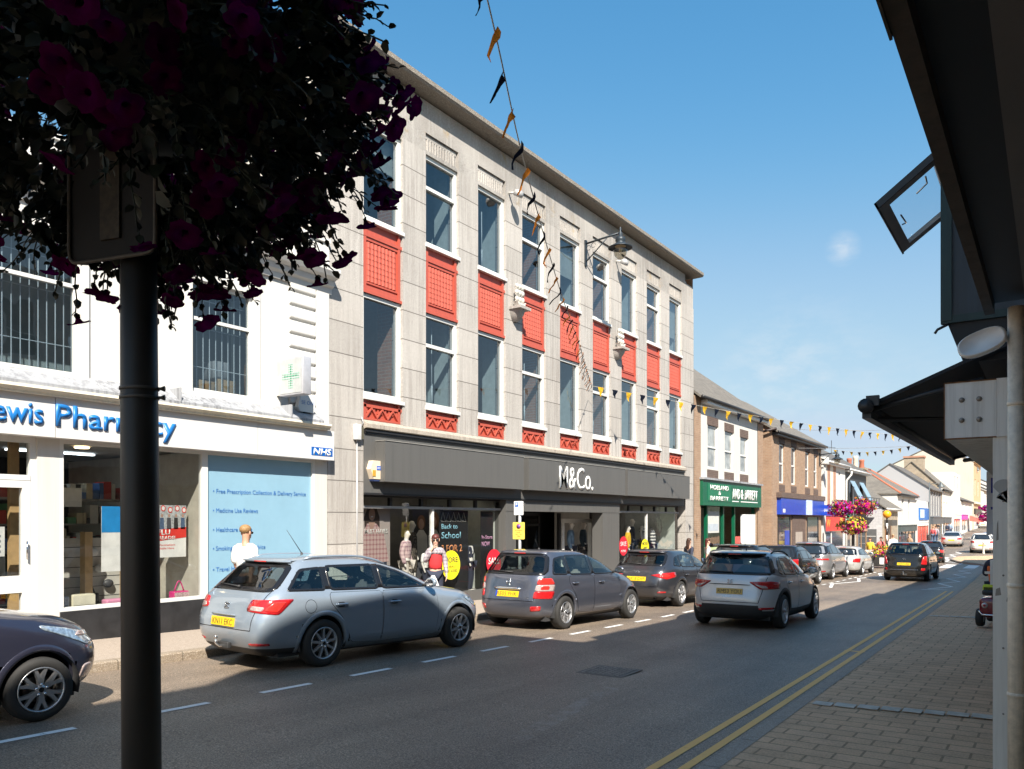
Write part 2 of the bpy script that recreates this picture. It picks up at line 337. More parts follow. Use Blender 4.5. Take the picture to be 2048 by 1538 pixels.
# ------------------------------------------------------------------ cars
class Hull:
    """a car body as a stack of level slices, each a rounded rectangle in plan"""
    def __init__(s,tab,nr=5.2,nf=3.4):
        s.tab=tab; s.nr=nr; s.nf=nf
        s.ty=[(r[0],r[1]) for r in tab]; s.tf=[(r[0],r[2]) for r in tab]; s.tw=[(r[0],r[3]) for r in tab]
        s.z0=tab[0][0]; s.z1=tab[-1][0]; s.cache={}
    def prof(s,z):
        return smoothtab(s.ty,z),smoothtab(s.tf,z),smoothtab(s.tw,z)
    def nn(s,z):
        k=max(0,min(1,(z-.9)/.3)); return s.nr,lerp(s.nf,s.nr,k)
    def side(s,y,z,sg=1):
        yr,yf,w=s.prof(z); yc=(yr+yf)/2; a=(yf-yr)/2; n=s.nn(z)[0 if y<yc else 1]
        q=min(1,abs((y-yc)/a)); return Vector((sg*w*(1-q**n)**(1/n),y,z))
    def rear(s,x,z):
        yr,yf,w=s.prof(z); yc=(yr+yf)/2; a=(yf-yr)/2; n=s.nn(z)[0]
        q=min(1,abs(x/w)); return Vector((x,yc-a*(1-q**n)**(1/n),z))
    def front(s,x,z):
        yr,yf,w=s.prof(z); yc=(yr+yf)/2; a=(yf-yr)/2; n=s.nn(z)[1]
        q=min(1,abs(x/w)); return Vector((x,yc+a*(1-q**n)**(1/n),z))
    def wrap(s,p,z,end=0):
        """p: distance round the corner from the middle of the tail (end=0) or nose (end=1)"""
        key=(round(z,4),end)
        if key not in s.cache:
            yr,yf,w=s.prof(z); yc=(yr+yf)/2; a=(yf-yr)/2; n=s.nn(z)[end]; sg=-1 if end==0 else 1; L=[]; d=0; q=None
            for i in range(161):
                th=math.pi/2*i/160; x=w*math.sin(th)**(2/n); y=yc+sg*a*max(0,math.cos(th))**(2/n); c=Vector((x,y,z))
                if q is not None: d+=(c-q).length
                L.append((d,c)); q=c
            s.cache[key]=L
        L=s.cache[key]; ap=abs(p); sg=1 if p>=0 else -1
        lo,hi=0,len(L)-1
        while hi-lo>1:
            mi=(lo+hi)//2
            if L[mi][0]<=ap: lo=mi
            else: hi=mi
        d0,c0=L[lo]; d1,c1=L[hi]; t=(ap-d0)/(d1-d0) if d1>d0 else 0
        c=c0.lerp(c1,min(1,t)); return Vector((sg*c.x,c.y,c.z))
    def mesh(s,step,K):
        zs=[]; N=800; acc=0; last=None
        for i in range(N+1):
            z=lerp(s.z0,s.z1,i/N); p=Vector((z,)+tuple(s.prof(z))[:2]); q=s.prof(z)
            cur=Vector((z,q[0],q[1])); w=q[2]
            if last is None or (cur-last[0]).length+abs(w-last[1])*.6>=step or i==N:
                zs.append(z); last=(cur,w)
        rows=[]
        for z in zs:
            yr,yf,w=s.prof(z); yc=(yr+yf)/2; a=(yf-yr)/2; nr,nf=s.nn(z); P=[]
            for k in range(241):
                th=math.pi*k/240; sn=math.sin(th); cs=math.cos(th); n=nr if th<math.pi/2 else nf
                P.append(Vector((w*max(0,sn)**(2/n),yc-math.copysign(a*abs(cs)**(2/n),cs),z)))
            D=[0]
            for i in range(1,len(P)): D.append(D[-1]+(P[i]-P[i-1]).length)
            half=[]; j=0
            for k in range(K+1):
                d=D[-1]*k/K
                while j<len(D)-2 and D[j+1]<d: j+=1
                t=(d-D[j])/max(1e-9,D[j+1]-D[j]); half.append(P[j].lerp(P[j+1],min(1,max(0,t))))
            rows.append(half+[Vector((-v.x,v.y,v.z)) for v in half[-2:0:-1]])
        return zs,rows
def resample(poly,n,closed=True):
    pts=[Vector((p[0],p[1])) for p in poly]
    if closed: pts.append(pts[0])
    D=[0]
    for a,b in zip(pts,pts[1:]): D.append(D[-1]+(b-a).length)
    o=[]; j=0
    for k in range(n):
        d=D[-1]*k/(n if closed else n-1)
        while j<len(D)-2 and D[j+1]<=d: j+=1
        t=(d-D[j])/max(1e-9,D[j+1]-D[j]); o.append(pts[j].lerp(pts[j+1],min(1,t)))
    return o
def rounded(poly,r,seg=4):
    o=[]; n=len(poly)
    for i in range(n):
        a,b,c=Vector(poly[i-1]),Vector(poly[i]),Vector(poly[(i+1)%n])
        rr=min(r,(a-b).length*.45,(c-b).length*.45); p=b+(a-b).normalized()*rr; q=b+(c-b).normalized()*rr
        for k in range(seg+1):
            t=k/seg; o.append(tuple(p*(1-t)**2+b*2*t*(1-t)+q*t*t))
    return o
def inset(poly,d):
    n=len(poly); ar=sum(poly[i][0]*poly[(i+1)%n][1]-poly[(i+1)%n][0]*poly[i][1] for i in range(n)); sg=1 if ar>0 else -1; o=[]
    for i in range(n):
        a,b,c=Vector(poly[i-1]),Vector(poly[i]),Vector(poly[(i+1)%n]); e1=(b-a); e2=(c-b)
        if e1.length<1e-6 or e2.length<1e-6: o.append(tuple(b)); continue
        n1=Vector((-e1.y,e1.x)).normalized()*sg; n2=Vector((-e2.y,e2.x)).normalized()*sg; m=(n1+n2)
        m=m.normalized() if m.length>1e-6 else n1
        o.append(tuple(b+m*d/max(.5,m.dot(n1))))
    return o
def inpoly(p,poly):
    c=False; n=len(poly); x,y=p
    for i in range(n):
        (x1,y1),(x2,y2)=poly[i],poly[i-1]
        if (y1>y)!=(y2>y) and x<(x2-x1)*(y-y1)/(y2-y1)+x1: c=not c
    return c
def surf_pt(f,u,v,off,flip):
    e=.004; p=f(u,v); a=f(u+e,v)-f(u-e,v); b=f(u,v+e)-f(u,v-e); n=a.cross(b)
    if n.length<1e-9: return p
    n.normalize(); return p+n*(off*flip)
def patch(mb,poly,f,off,mat,flip=1,rings=5,n=48,hole=None,skirt=True):
    """a panel laid over the hull: poly is in the (u,v) of mapping f; hole: inner outline to leave open"""
    B=resample(poly,n); H=resample(hole,n) if hole else None
    c=sum(B,Vector((0,0)))/n
    vs=[]; fs=[]
    R_=rings if not H else 2
    for r in range(R_+1):
        for i in range(n):
            q=B[i].lerp(H[i] if H else c,r/R_ if H else (r/R_)*.999)
            vs.append(surf_pt(f,q.x,q.y,off,flip))
    for r in range(R_):
        for i in range(n):
            j=(i+1)%n; fs.append((r*n+i,r*n+j,(r+1)*n+j,(r+1)*n+i))
    if skirt:
        b=len(vs)
        for i in range(n): vs.append(surf_pt(f,B[i].x,B[i].y,-.004,flip))
        for i in range(n):
            j=(i+1)%n; fs.append((b+i,b+j,j,i))
    ar=sum(B[i].x*B[(i+1)%n].y-B[(i+1)%n].x*B[i].y for i in range(n))
    if (ar>0)!=(flip>0): fs=[f_[::-1] for f_ in fs]
    mb.add(vs,fs,mat,True)
def ribbon(mb,pts,f,w,off,mat,flip=1,step=.04):
    P=[Vector(p) for p in pts]; Q=[]
    for a,b in zip(P,P[1:]):
        k=max(1,int((b-a).length/step)); Q+= [a.lerp(b,i/k) for i in range(k)]
    Q.append(P[-1]); vs=[]; fs=[]
    for i,q in enumerate(Q):
        d=(Q[min(i+1,len(Q)-1)]-Q[max(0,i-1)]).normalized(); m=Vector((-d.y,d.x))*w/2
        for e in (q-m,q+m): vs.append(surf_pt(f,e.x,e.y,off,flip))
    for i in range(len(Q)-1): fs.append((2*i,2*i+2,2*i+3,2*i+1))
    if flip<0: fs=[f_[::-1] for f_ in fs]
    mb.add(vs,fs,mat,True)
car_glass=glass('car_glass',(.74,.84,.82),.86,boost=1.5)
car_glass_dark=glass('privacy_glass',(.36,.40,.41),.7,boost=1.5)
glass_solid=M('car_window_dark',(.018,.022,.026),.04,0,var=.3,spec=.9,coat=.6,local=True)
lamp_red=M('lamp_red',(.42,.012,.014),.12,0,var=.3,scale=40,coat=1,local=True)
lamp_red2=M('lamp_bright_red',(.52,.028,.022),.15,0,var=.25,scale=60,coat=1,local=True)
lamp_white=M('lamp_clear',(.50,.40,.38),.1,.3,var=.3,scale=60,coat=1,local=True)
lamp_amber=M('lamp_amber',(.75,.22,.03),.2,coat=1,local=True)
head_glass=M('headlamp',(.42,.50,.58),.06,.6,var=.5,scale=30,coat=1,local=True)
plate_yel=M('plate_yellow',(.80,.50,.012),.4,var=.03,local=True)
plate_ink=M('plate_ink',(.03,.025,.02),.5)
plate_blue=M('plate_blue',(.02,.06,.40),.4)
seat_cloth=M('seat_cloth',(.06,.062,.068),.9,local=True,bump=.2)
seat_light=M('seat_grey_cloth',(.16,.15,.14),.9,local=True,bump=.2)
HATCH=[(.19,-.66,3.22,.69),(.26,-.745,3.32,.775),(.34,-.79,3.38,.815),(.45,-.825,3.41,.835),(.56,-.83,3.40,.845),(.64,-.822,3.355,.847),(.70,-.805,3.29,.847),(.76,-.785,3.235,.843),(.82,-.768,3.12,.836),(.88,-.745,2.92,.824),(.93,-.715,2.60,.805),(.98,-.672,2.27,.782),(1.05,-.605,2.07,.748),(1.15,-.505,1.80,.704),(1.25,-.405,1.50,.658),(1.32,-.33,1.24,.622),(1.365,-.285,1.03,.588),(1.40,-.225,.83,.54),(1.422,-.12,.66,.465),(1.437,.02,.5,.35),(1.445,.2,.34,.10)]
UPRIGHT=[(.20,-.62,3.22,.69),(.27,-.70,3.34,.785),(.36,-.745,3.42,.825),(.46,-.765,3.45,.84),(.58,-.765,3.44,.848),(.68,-.74,3.40,.848),(.75,-.722,3.31,.846),(.82,-.71,3.21,.84),(.88,-.70,3.07,.832),(.94,-.685,2.84,.822),(1.0,-.66,2.50,.803),(1.06,-.615,2.22,.778),(1.15,-.54,1.98,.742),(1.26,-.445,1.67,.696),(1.35,-.37,1.38,.658),(1.41,-.325,1.14,.622),(1.45,-.275,.93,.575),(1.472,-.17,.74,.49),(1.487,0,.56,.36),(1.495,.22,.38,.10)]
SALOON=[(.19,-.85,3.25,.70),(.26,-.95,3.38,.79),(.36,-1.0,3.46,.83),(.5,-1.03,3.48,.845),(.62,-1.03,3.44,.85),(.70,-1.02,3.34,.85),(.78,-1.0,3.15,.845),(.85,-.98,2.9,.838),(.91,-.95,2.6,.825),(.95,-.90,2.42,.81),(.985,-.55,2.26,.79),(1.02,-.34,2.14,.765),(1.1,-.12,1.9,.725),(1.2,.10,1.58,.675),(1.29,.34,1.25,.62),(1.34,.52,1.02,.57),(1.365,.62,.90,.48),(1.38,.70,.82,.3),(1.385,.74,.78,.1)]
def scale_tab(tab,H,W,ro,wb,fo,base):
    h0=tab[-1][0]; w0=max(r[3] for r in tab); ro0=-min(r[1] for r in tab); f0=max(r[2] for r in tab); wb0,=base
    def sy(y):
        if y<0: return y*ro/ro0
        if y<wb0: return y*wb/wb0
        return wb+(y-wb0)*fo/(f0-wb0)
    return [(z*H/h0,sy(a),sy(b),w*W/2/w0) for z,a,b,w in tab],(lambda z:z*H/h0),sy
class Spec: pass
def wheel_mesh(mb_t,mb_r,r,wd,spokes,style,rim_r):
    """axle along +x (outer face at x=+wd/2)"""
    MX=Matrix.Rotation(R(90),4,'Y')
    h=wd/2
    pr=[(rim_r*.96,-h*.9),(rim_r*1.02,-h),(r*.90,-h*.98),(r*.975,-h*.8),(r,-h*.45),(r,h*.45),(r*.975,h*.8),(r*.90,h*.98),(rim_r*1.06,h*1.0),(rim_r*1.0,h*.88)]
    mb_t.lathe(pr,black_rubber,40,MX)
    for a,b in ((.45,.41),(.15,.11),(-.15,-.11)):   # tread grooves
        pass
    # barrel and rim lip
    mb_r.lathe([(rim_r,h*.9),(rim_r*1.03,h*.98),(rim_r*.98,h*1.02),(rim_r*.94,h*.9),(rim_r*.9,h*.3),(rim_r*.88,-h*.6)],alloy,40,MX)
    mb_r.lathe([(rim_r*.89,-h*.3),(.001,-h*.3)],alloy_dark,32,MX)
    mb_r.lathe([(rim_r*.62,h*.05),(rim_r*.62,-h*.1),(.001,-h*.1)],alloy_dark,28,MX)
    mb_r.lathe([(rim_r*.60,h*.06),(rim_r*.2,h*.06)],M('brake_disc',(.25,.22,.20),.45,.7,local=True),28,MX)
    for k in range(spokes):
        a0=2*math.pi*k/spokes+.2
        def pt(rr,da,x): a=a0+da; return (x,rr*math.cos(a),rr*math.sin(a))
        def spoke(da0,da1,w0,w1,x0,x1):
            vs=[]; 
            for (rr,da,w,x) in ((rim_r*.16,da0,w0,x0),(rim_r*.55,lerp(da0,da1,.5),lerp(w0,w1,.45),lerp(x0,x1,.35)),(rim_r*.95,da1,w1,x1)):
                dw=w/rr/2
                vs+= [pt(rr,da-dw,x-.03),pt(rr,da-dw*.75,x),pt(rr,da+dw*.75,x),pt(rr,da+dw,x-.03)]
            fs=[]
            for i in range(2):
                for q in range(3): fs.append((i*4+q,i*4+q+1,i*4+4+q+1,i*4+4+q))
            mb_r.add(vs,[f[::-1] for f in fs],alloy,False)
        if style=='single': spoke(0,0,.045,.034,h*.86,h*.9)
        elif style=='twin':
            spoke(-.02,-.17,.035,.034,h*.86,h*.9); spoke(.02,.17,.035,.034,h*.86,h*.9)
        else:
            spoke(0,-.24,.05,.036,h*.9,h*.92); spoke(0,.24,.05,.036,h*.9,h*.92)
    mb_r.lathe([(rim_r*.24,h*.80),(rim_r*.2,h*.93),(rim_r*.001,h*.95)],alloy,20,MX)
    mb_r.lathe([(rim_r*.12,h*.96),(rim_r*.001,h*.975)],black_gloss,16,MX)
    for k in range(5):
        a=2*math.pi*k/5; c=(h*.9,rim_r*.24*math.cos(a),rim_r*.24*math.sin(a))
        mb_r.lathe([(.011,0),(.011,.012),(.001,.014)],chrome,8,Matrix.Translation(c)@MX)
def make_car(S):
    """S: spec. Returns the car's Empty (origin on the ground under the rear axle's middle, nose along +y)"""
    d=S.detail
    root=thing(S.name,S.label,'car',S.loc,S.rz,S.group)
    base={'hatch':(HATCH,2.578),'upright':(UPRIGHT,2.68),'saloon':(SALOON,2.62)}[S.kind]
    tab,sz,sy=scale_tab(base[0],S.H,S.W,S.ro,S.wb,S.fo,(base[1],))
    if getattr(S,'tweak',None): tab=[S.tweak(*r) for r in tab]
    Hh=Hull(tab,getattr(S,'nr',5.2),getattr(S,'nf',3.4))
    step,K={2:(.038,66),1:(.045,58),0:(.10,26)}[d]
    zs,rows=Hh.mesh(step,K); n=len(rows[0])
    P=S.paint; Wm=S.W/2
    Ra=S.wr+.045; arches=[(0,S.wr+.01),(S.wb,S.wr+.01)]
    side_polys=[[(sy(y),sz(z)) for y,z in w] for w in S.windows]
    side_polys=[rounded(p,.05) for p in side_polys]
    zb0,zb1=sz(S.rearwin[0]),sz(S.rearwin[1]); 
    def wr_(z): return Hh.prof(z)[2]
    rw=rounded([(-wr_(zb0)*S.rearwin[2],zb0),(wr_(zb0)*S.rearwin[2],zb0),(wr_(zb1)*S.rearwin[3],zb1),(-wr_(zb1)*S.rearwin[3],zb1)],.09)
    zf0,zf1=sz(S.windscreen[0]),sz(S.windscreen[1])
    fw=rounded([(-wr_(zf0)*.86,zf0),(wr_(zf0)*.86,zf0),(wr_(zf1)*.82,zf1),(-wr_(zf1)*.82,zf1)],.09)
    see=d==2
    bd=.034
    in_side=[inset(p,bd) for p in side_polys]; in_r=inset(rw,bd+.02); in_f=inset(fw,bd+.01)
    cut_side=[inset(p,.012) for p in side_polys]; cut_r=inset(rw,.014); cut_f=inset(fw,.014)
    mb=MB(); lin=MB()
    base_i=mb.add([v for r in rows for v in r],[],P)
    zmid=sz(.93)
    pi,ci=mb.mi(P),mb.mi(black_plastic)
    keep=[]
    for i in range(len(rows)-1):
        zc=(zs[i]+zs[i+1])/2
        for k in range(n):
            q=[rows[i][k],rows[i][(k+1)%n],rows[i+1][(k+1)%n],rows[i+1][k]]; c=(q[0]+q[1]+q[2]+q[3])/4
            yr,yf,w=Hh.prof(zc)
            if abs(c.x)>Wm*.62 and any((v.y-ya)**2+(v.z-za)**2<Ra*Ra for v in q for ya,za in arches): continue
            if see and zc>zmid:
                nrm=(q[1]-q[0]).cross(q[3]-q[0])
                if nrm.length>0: nrm.normalize()
                if abs(nrm.x)>.5 and any(inpoly((c.y,c.z),p) for p in cut_side): continue
                if c.y<(yr+yf)/2 and abs(nrm.y)>.35 and inpoly((c.x,c.z),cut_r): continue
                if c.y>(yr+yf)/2 and abs(nrm.y)>.2 and inpoly((c.x,c.z),cut_f): continue
            keep.append((i*n+k,i*n+(k+1)%n,(i+1)*n+(k+1)%n,(i+1)*n+k))
            cl=S.clad(c.y,zc,abs(c.x)) if S.clad else zc<.25
            mb.f.append(keep[-1]); mb.m.append(ci if cl else pi); mb.sm.append(True)
    mb.f.append(list(range((len(rows)-1)*n,len(rows)*n))); mb.m.append(pi); mb.sm.append(True)
    mb.f.append(list(range(n))[::-1]); mb.m.append(ci); mb.sm.append(False)
    lip=S.lip if S.lip else P
    for sg in (1,-1):      # rolled wheel-arch edges over the cut
        for ya,za in arches:
            z_lo=Hh.z0+.02; a0=math.asin(max(-1,min(1,(z_lo-za)/Ra))); N=40; vs=[]
            for i in range(N+1):
                a=lerp(a0,math.pi-a0,i/N)
                for rr,of in ((Ra-.004,-.05),(Ra-.004,.0018),(Ra+.018,.003),(Ra+S.lipw,.0022),(Ra+S.lipw+.004,-.003)):
                    y=ya+rr*math.cos(a); z=max(z_lo,za+rr*math.sin(a)); p=Hh.side(y,z,sg); vs.append(p+Vector((sg*of,0,0)))
            fs=[]
            for i in range(N):
                for q in range(4): fs.append((i*5+q,i*5+q+1,i*5+6+q,i*5+5+q))
            if sg<0: fs=[f[::-1] for f in fs]
            mb.add(vs,[f[::-1] for f in fs],lip,True)
    body=mb.build('body',root,True)
    # underside, wheel wells
    ub=MB(); ub.box(-Wm*.80,Wm*.80,tab[0][1]+.15,tab[0][2]-.2,.17,.30,interior_dark)
    for ya,za in arches:
        for sg in (1,-1):
            N=16; vs=[]
            for i in range(N+1):
                a=math.pi*(i/N)*1.16-.08*math.pi
                y=ya+(Ra+.012)*math.cos(a); z=max(.18,za+(Ra+.012)*math.sin(a))
                vs+=[(sg*Wm*.955,y,z),(sg*Wm*.55,y,z)]
            ub.add(vs,[(2*i,2*i+1,2*i+3,2*i+2) for i in range(N)],interior_dark,True)
            ub.add([(sg*Wm*.55,ya+(Ra+.03)*math.cos(2*math.pi*i/20),max(.17,za+(Ra+.03)*math.sin(2*math.pi*i/20))) for i in range(20)],[tuple(range(20))],interior_dark)
        ub.tube([(-Wm*.8,ya,S.wr*.95),(Wm*.8,ya,S.wr*.95)],.05,interior_dark)
    ub.build('underbody',root,True)
    # glazing
    def fs_(sg): return (lambda u,v: Hh.side(u,v,sg))
    for j,(p,ip) in enumerate(zip(side_polys,in_side)):
        for sg in ((1,-1) if d>0 else (1,)):
            m=MB(); fl=1 if sg>0 else -1
            g=(S.glass[j] if see else glass_solid)
            patch(m,p,fs_(sg),.004,black_gloss,fl,hole=ip); patch(m,ip,fs_(sg),.003,g,fl,skirt=False)
            m.build('side_window',root,True)
    m=MB(); patch(m,rw,Hh.rear,.004,black_gloss,1,hole=in_r); patch(m,in_r,Hh.rear,.003,(S.rglass if see else glass_solid),1,skirt=False)
    rwo=m.build('rear_window',root,True)
    if S.wiper:
        m=MB(); z=zb0+.035; pts=[(.02*Wm,z),(-.25*Wm,z+.012),(-.52*Wm,z+.02)]
        P3=[surf_pt(Hh.rear,a,b,.022,1) for a,b in pts]; m.tube(P3,[.012,.009,.006],black_plastic,6)
        m.ball(P3[0],.022,black_plastic,8)
        m.build('wiper',rwo,True)
    m=MB(); patch(m,fw,Hh.front,.004,black_gloss,-1,hole=in_f); patch(m,in_f,Hh.front,.003,(car_glass if see else glass_solid),-1,skirt=False); m.build('windscreen',root,True)
    if S.pillars:
        for sg in ((1,-1) if d==2 else (1,)):
            for p,q in zip(S.windows,S.windows[1:]):
                m=MB()
                a0,a1=max(v[0] for v in p),min(v[0] for v in q); lo=[v for v in p if v[0]>a0-.12]; hi=[v for v in q if v[0]<a1+.12]
                z0=max(min(v[1] for v in lo),min(v[1] for v in hi))+.02; z1=min(max(v[1] for v in lo),max(v[1] for v in hi))-.005
                patch(m,[(sy(a0-.025),sz(z0)),(sy(a1+.025),sz(z0)),(sy(a1+.025),sz(z1)),(sy(a0-.025),sz(z1))],fs_(sg),.0035,black_gloss,sg,rings=3,n=32)
                m.build('pillar_trim',root,True)
    # doors
    for sg in ((1,-1) if d==2 else (1,)):
        for j,dp in enumerate(S.doors):
            pl=rounded([(sy(y),sz(z)) for y,z in dp],.05)
            m=MB(); fl=sg
            if d==2: patch(m,pl,fs_(sg),.0012,black_gloss,fl,rings=4,n=72,skirt=False)
            patch(m,inset(pl,.006),fs_(sg),.0032,P,fl,rings=9,n=96,skirt=False)
            if S.rub: 
                zr=sz(S.rub); ys=[q[0] for q in pl if abs(q[1]-zr)<.16]; y0,y1=min(ys)+.05,max(ys)-.05
                patch(m,rounded([(y0,zr-.022),(y1,zr-.022),(y1,zr+.022),(y0,zr+.022)],.02),fs_(sg),.014,P,fl,rings=3)
            do=m.build('door',root,True)
            hy,hz=S.handles[j]; hy,hz=sy(hy),sz(hz); m=MB()
            a=surf_pt(fs_(sg),hy-.095,hz,.006,fl); b=surf_pt(fs_(sg),hy+.095,hz,.006,fl); c0=surf_pt(fs_(sg),hy-.08,hz,.034,fl); c1=surf_pt(fs_(sg),hy+.08,hz,.034,fl)
            m.tube([a,c0,c0.lerp(c1,.5),c1,b],[.014,.016,.017,.016,.014],P,8)
            patch(m,rounded([(hy-.06,hz-.032),(hy+.06,hz-.032),(hy+.06,hz+.032),(hy-.06,hz+.032)],.03),fs_(sg),.0042,black_plastic,fl,rings=3,n=24,skirt=False)
            m.build('door_handle',do,True)
    # lamps: list of (polygon in (p,z) round the tail, material)
    for sg in (1,-1):
        m=MB(); f=(lambda u,v:Hh.wrap(u,v,0))
        for pl,mt,of in S.tail:
            q=rounded([(sg*a,sz(b)) for a,b in pl],.025); patch(m,q,f,of,mt,1,rings=4,n=40)
        m.build('taillight',root,True)
        if d>0 or S.show_front:
            m=MB(); q=rounded([(sg*a,sz(b)) for a,b in S.head],.04); patch(m,q,(lambda u,v:Hh.wrap(u,v,1)),.005,head_glass,-1,rings=5); m.build('headlight',root,True)
    for sg in (1,-1):
        if S.reflector:
            m=MB(); q=rounded([(sg*a,sz(b)) for a,b in S.reflector],.02); patch(m,q,(lambda u,v:Hh.wrap(u,v,0)),.005,lamp_red,1,rings=3,n=32); m.build('reflector',root,True)
    # tailgate outline, number plate, badge
    if S.gate:
        m=MB(); pl=[(a,sz(b)) for a,b in S.gate]; ribbon(m,pl,Hh.rear,.009,.002,black_gloss,1); ribbon(m,[(-a,b) for a,b in pl],Hh.rear,.009,.002,black_gloss,1)
        if S.gate_low: ribbon(m,[(-S.gate[-1][0],sz(S.gate[-1][1])),(S.gate[-1][0],sz(S.gate[-1][1]))],Hh.rear,.01,.002,black_gloss,1)
        m.build('tailgate_seam',body,True)
    if S.strip:     # bright or body-coloured bar above the plate
        m=MB(); z,hw,mt,th=S.strip; z=sz(z); m.tube([surf_pt(Hh.rear,x,z,.02,1) for x in [hw*(i/8*2-1) for i in range(9)]],[th*.5]+[th]*7+[th*.5],mt,10); m.build('trim_bar',root,True)
    zp=sz(S.plate_z); px=S.plate_x
    c=Hh.rear(px,zp); sl=(Hh.rear(px,zp+.05)-Hh.rear(px,zp-.05)).normalized(); nrm=Vector((1,0,0)).cross(sl).normalized()
    if S.plate_recess:
        m=MB(); patch(m,rounded([(px-.36,zp-.10),(px+.36,zp-.10),(px+.33,zp+.085),(px-.33,zp+.085)],.05),Hh.rear,.003,S.plate_recess,1,rings=3,n=40,skirt=False); m.build('plate_recess',body,True)
    m=MB(); o=c+nrm*.012
    def pp(x,z,k=0): return o+Vector((x,0,0))+sl*z+nrm*k
    m.add([pp(-.26,-.0555),pp(.26,-.0555),pp(.26,.0555),pp(-.26,.0555),pp(-.26,-.0555,-.012),pp(.26,-.0555,-.012),pp(.26,.0555,-.012),pp(-.26,.0555,-.012)],[(0,1,2,3),(7,6,5,4),(0,4,5,1),(1,5,6,2),(2,6,7,3),(3,7,4,0)],S.plate_mat or plate_yel)
    po=m.build('number_plate',root,True)
    if S.plate:
        text(S.plate,plate_ink,po,pp(-.228,-.039,.0008),(1,0,0),.079,width=.456,ext=.0012,local=True,v=sl)
        if S.plate_eu:
            m=MB(); m.add([pp(-.26,-.0555,.0006),pp(-.225,-.0555,.0006),pp(-.225,.0555,.0006),pp(-.26,.0555,.0006)],[(0,1,2,3)],plate_blue); m.build('country_band',po,True)
    if S.badge_z:
        zb=sz(S.badge_z); c=surf_pt(Hh.rear,px,zb,.004,1); sl2=(Hh.rear(px,zb+.03)-Hh.rear(px,zb-.03)).normalized(); n2=Vector((1,0,0)).cross(sl2).normalized(); m=MB()
        BM=Matrix(((1,n2.x*-1,sl2.x,c.x),(0,-n2.y,sl2.y,c.y),(0,-n2.z,sl2.z,c.z),(0,0,0,1)))
        def bar(a,b,r=.008): m.tube([BM@Vector((a[0],-.006,a[1])),BM@Vector((b[0],-.006,b[1]))],r,chrome,6)
        if S.badge=='S':
            bar((-.045,.028),(.045,.03),.011); bar((-.045,.028),(-.03,-.002),.011); bar((-.03,.0),(.03,.0),.011); bar((.03,-.002),(.045,-.03),.011); bar((-.045,-.03),(.045,-.028),.011)
        elif S.badge=='H':
            bar((-.035,.035),(-.028,-.035)); bar((.035,.035),(.028,-.035)); bar((-.03,0),(.03,0)); bar((-.05,.045),(.05,.045),.005); bar((-.04,-.045),(.04,-.045),.005); bar((-.05,.045),(-.04,-.045),.005); bar((.05,.045),(.04,-.045),.005)
        else:
            q=[(.055*math.cos(t*math.pi/8),.036*math.sin(t*math.pi/8)) for t in range(17)]
            for a,b in zip(q,q[1:]): bar(a,b,.007)
            bar((-.05,.012),(0,-.006),.006); bar((.05,.012),(0,-.006),.006)
        m.build('badge',root,True)
    if S.model_text:
        zt=sz(S.model_text[2]); c=surf_pt(Hh.rear,S.model_text[1],zt,.003,1)
        text(S.model_text[0],chrome,body,c,(1,0,0),S.model_text[3],ext=.002,local=True,v=sl,name='model_lettering')
    # spoiler + brake light
    if S.spoiler:
        zt=sz(S.spoiler[0]); m=MB(); hw=wr_(zt)*.9; N=14; vs=[]
        for i in range(N+1):
            x=hw*(2*i/N-1); p=Hh.rear(x,zt); k=1-.35*abs(x/hw)**4; ex=S.spoiler[1]*k
            vs+=[p+Vector((0,.10,.022)),p+Vector((0,-ex,.004)),p+Vector((0,-ex+.006,-.014)),p+Vector((0,.0,-.03))]
        m.add(vs,[(4*i+q,4*i+q+1,4*i+5+q,4*i+4+q)[::-1] for i in range(N) for q in range(3)],S.spoiler[2] or P,True)
        sp=m.build('spoiler',root,True)
        m=MB(); p=Hh.rear(0,zt); m.bbox(-.13,.13,p.y-S.spoiler[1]-.006,p.y-S.spoiler[1]+.02,zt-.018,zt-.001,lamp_red2,.005); m.build('brake_light',sp,True)
    # mirrors
    for sg in ((1,-1) if d>0 else (1,)):
        my,mz=sy(S.mirror[0]),sz(S.mirror[1]); b=Hh.side(my,mz,sg); m=MB()
        m.tube([b+Vector((-sg*.02,0,-.01)),b+Vector((sg*.09,-.01,.015))],.022,black_plastic,8)
        bm=bmesh.new(); bmesh.ops.create_uvsphere(bm,u_segments=16,v_segments=10,radius=1)
        for v in bm.verts:
            x,y,z=v.co; y=y if y>0 else y*.35
            v.co=Vector((b.x+sg*(.165+x*.105),b.y-.01+y*.085,b.z+.045+z*.072))
        m.bm(bm,P,True); mo=m.build('wing_mirror',root,True)
        m=MB(); m.add([(b.x+sg*(.165+.085*math.cos(t*math.pi/8)),b.y-.0435,b.z+.045+.055*math.sin(t*math.pi/8)) for t in range(16)],[tuple(range(16))],chrome); m.build('mirror_glass',mo,True)
    # wheels
    mt,mr=MB(),MB(); wheel_mesh(mt,mr,S.wr,.205,S.spokes,S.wstyle,S.rim)
    w0=mt.build('wheel',root,True); r0=mr.build('rim',w0,True)
    tx=Wm-.115
    spots=[(tx,0,0),(tx,S.wb,0),(-tx,0,math.pi),(-tx,S.wb,math.pi)]
    for i,(x,y,rz) in enumerate(spots):
        w=w0 if i==0 else copy_tree(w0,root)
        w.location=(x,y,S.wr); w.rotation_euler=(i*.37,0,rz)
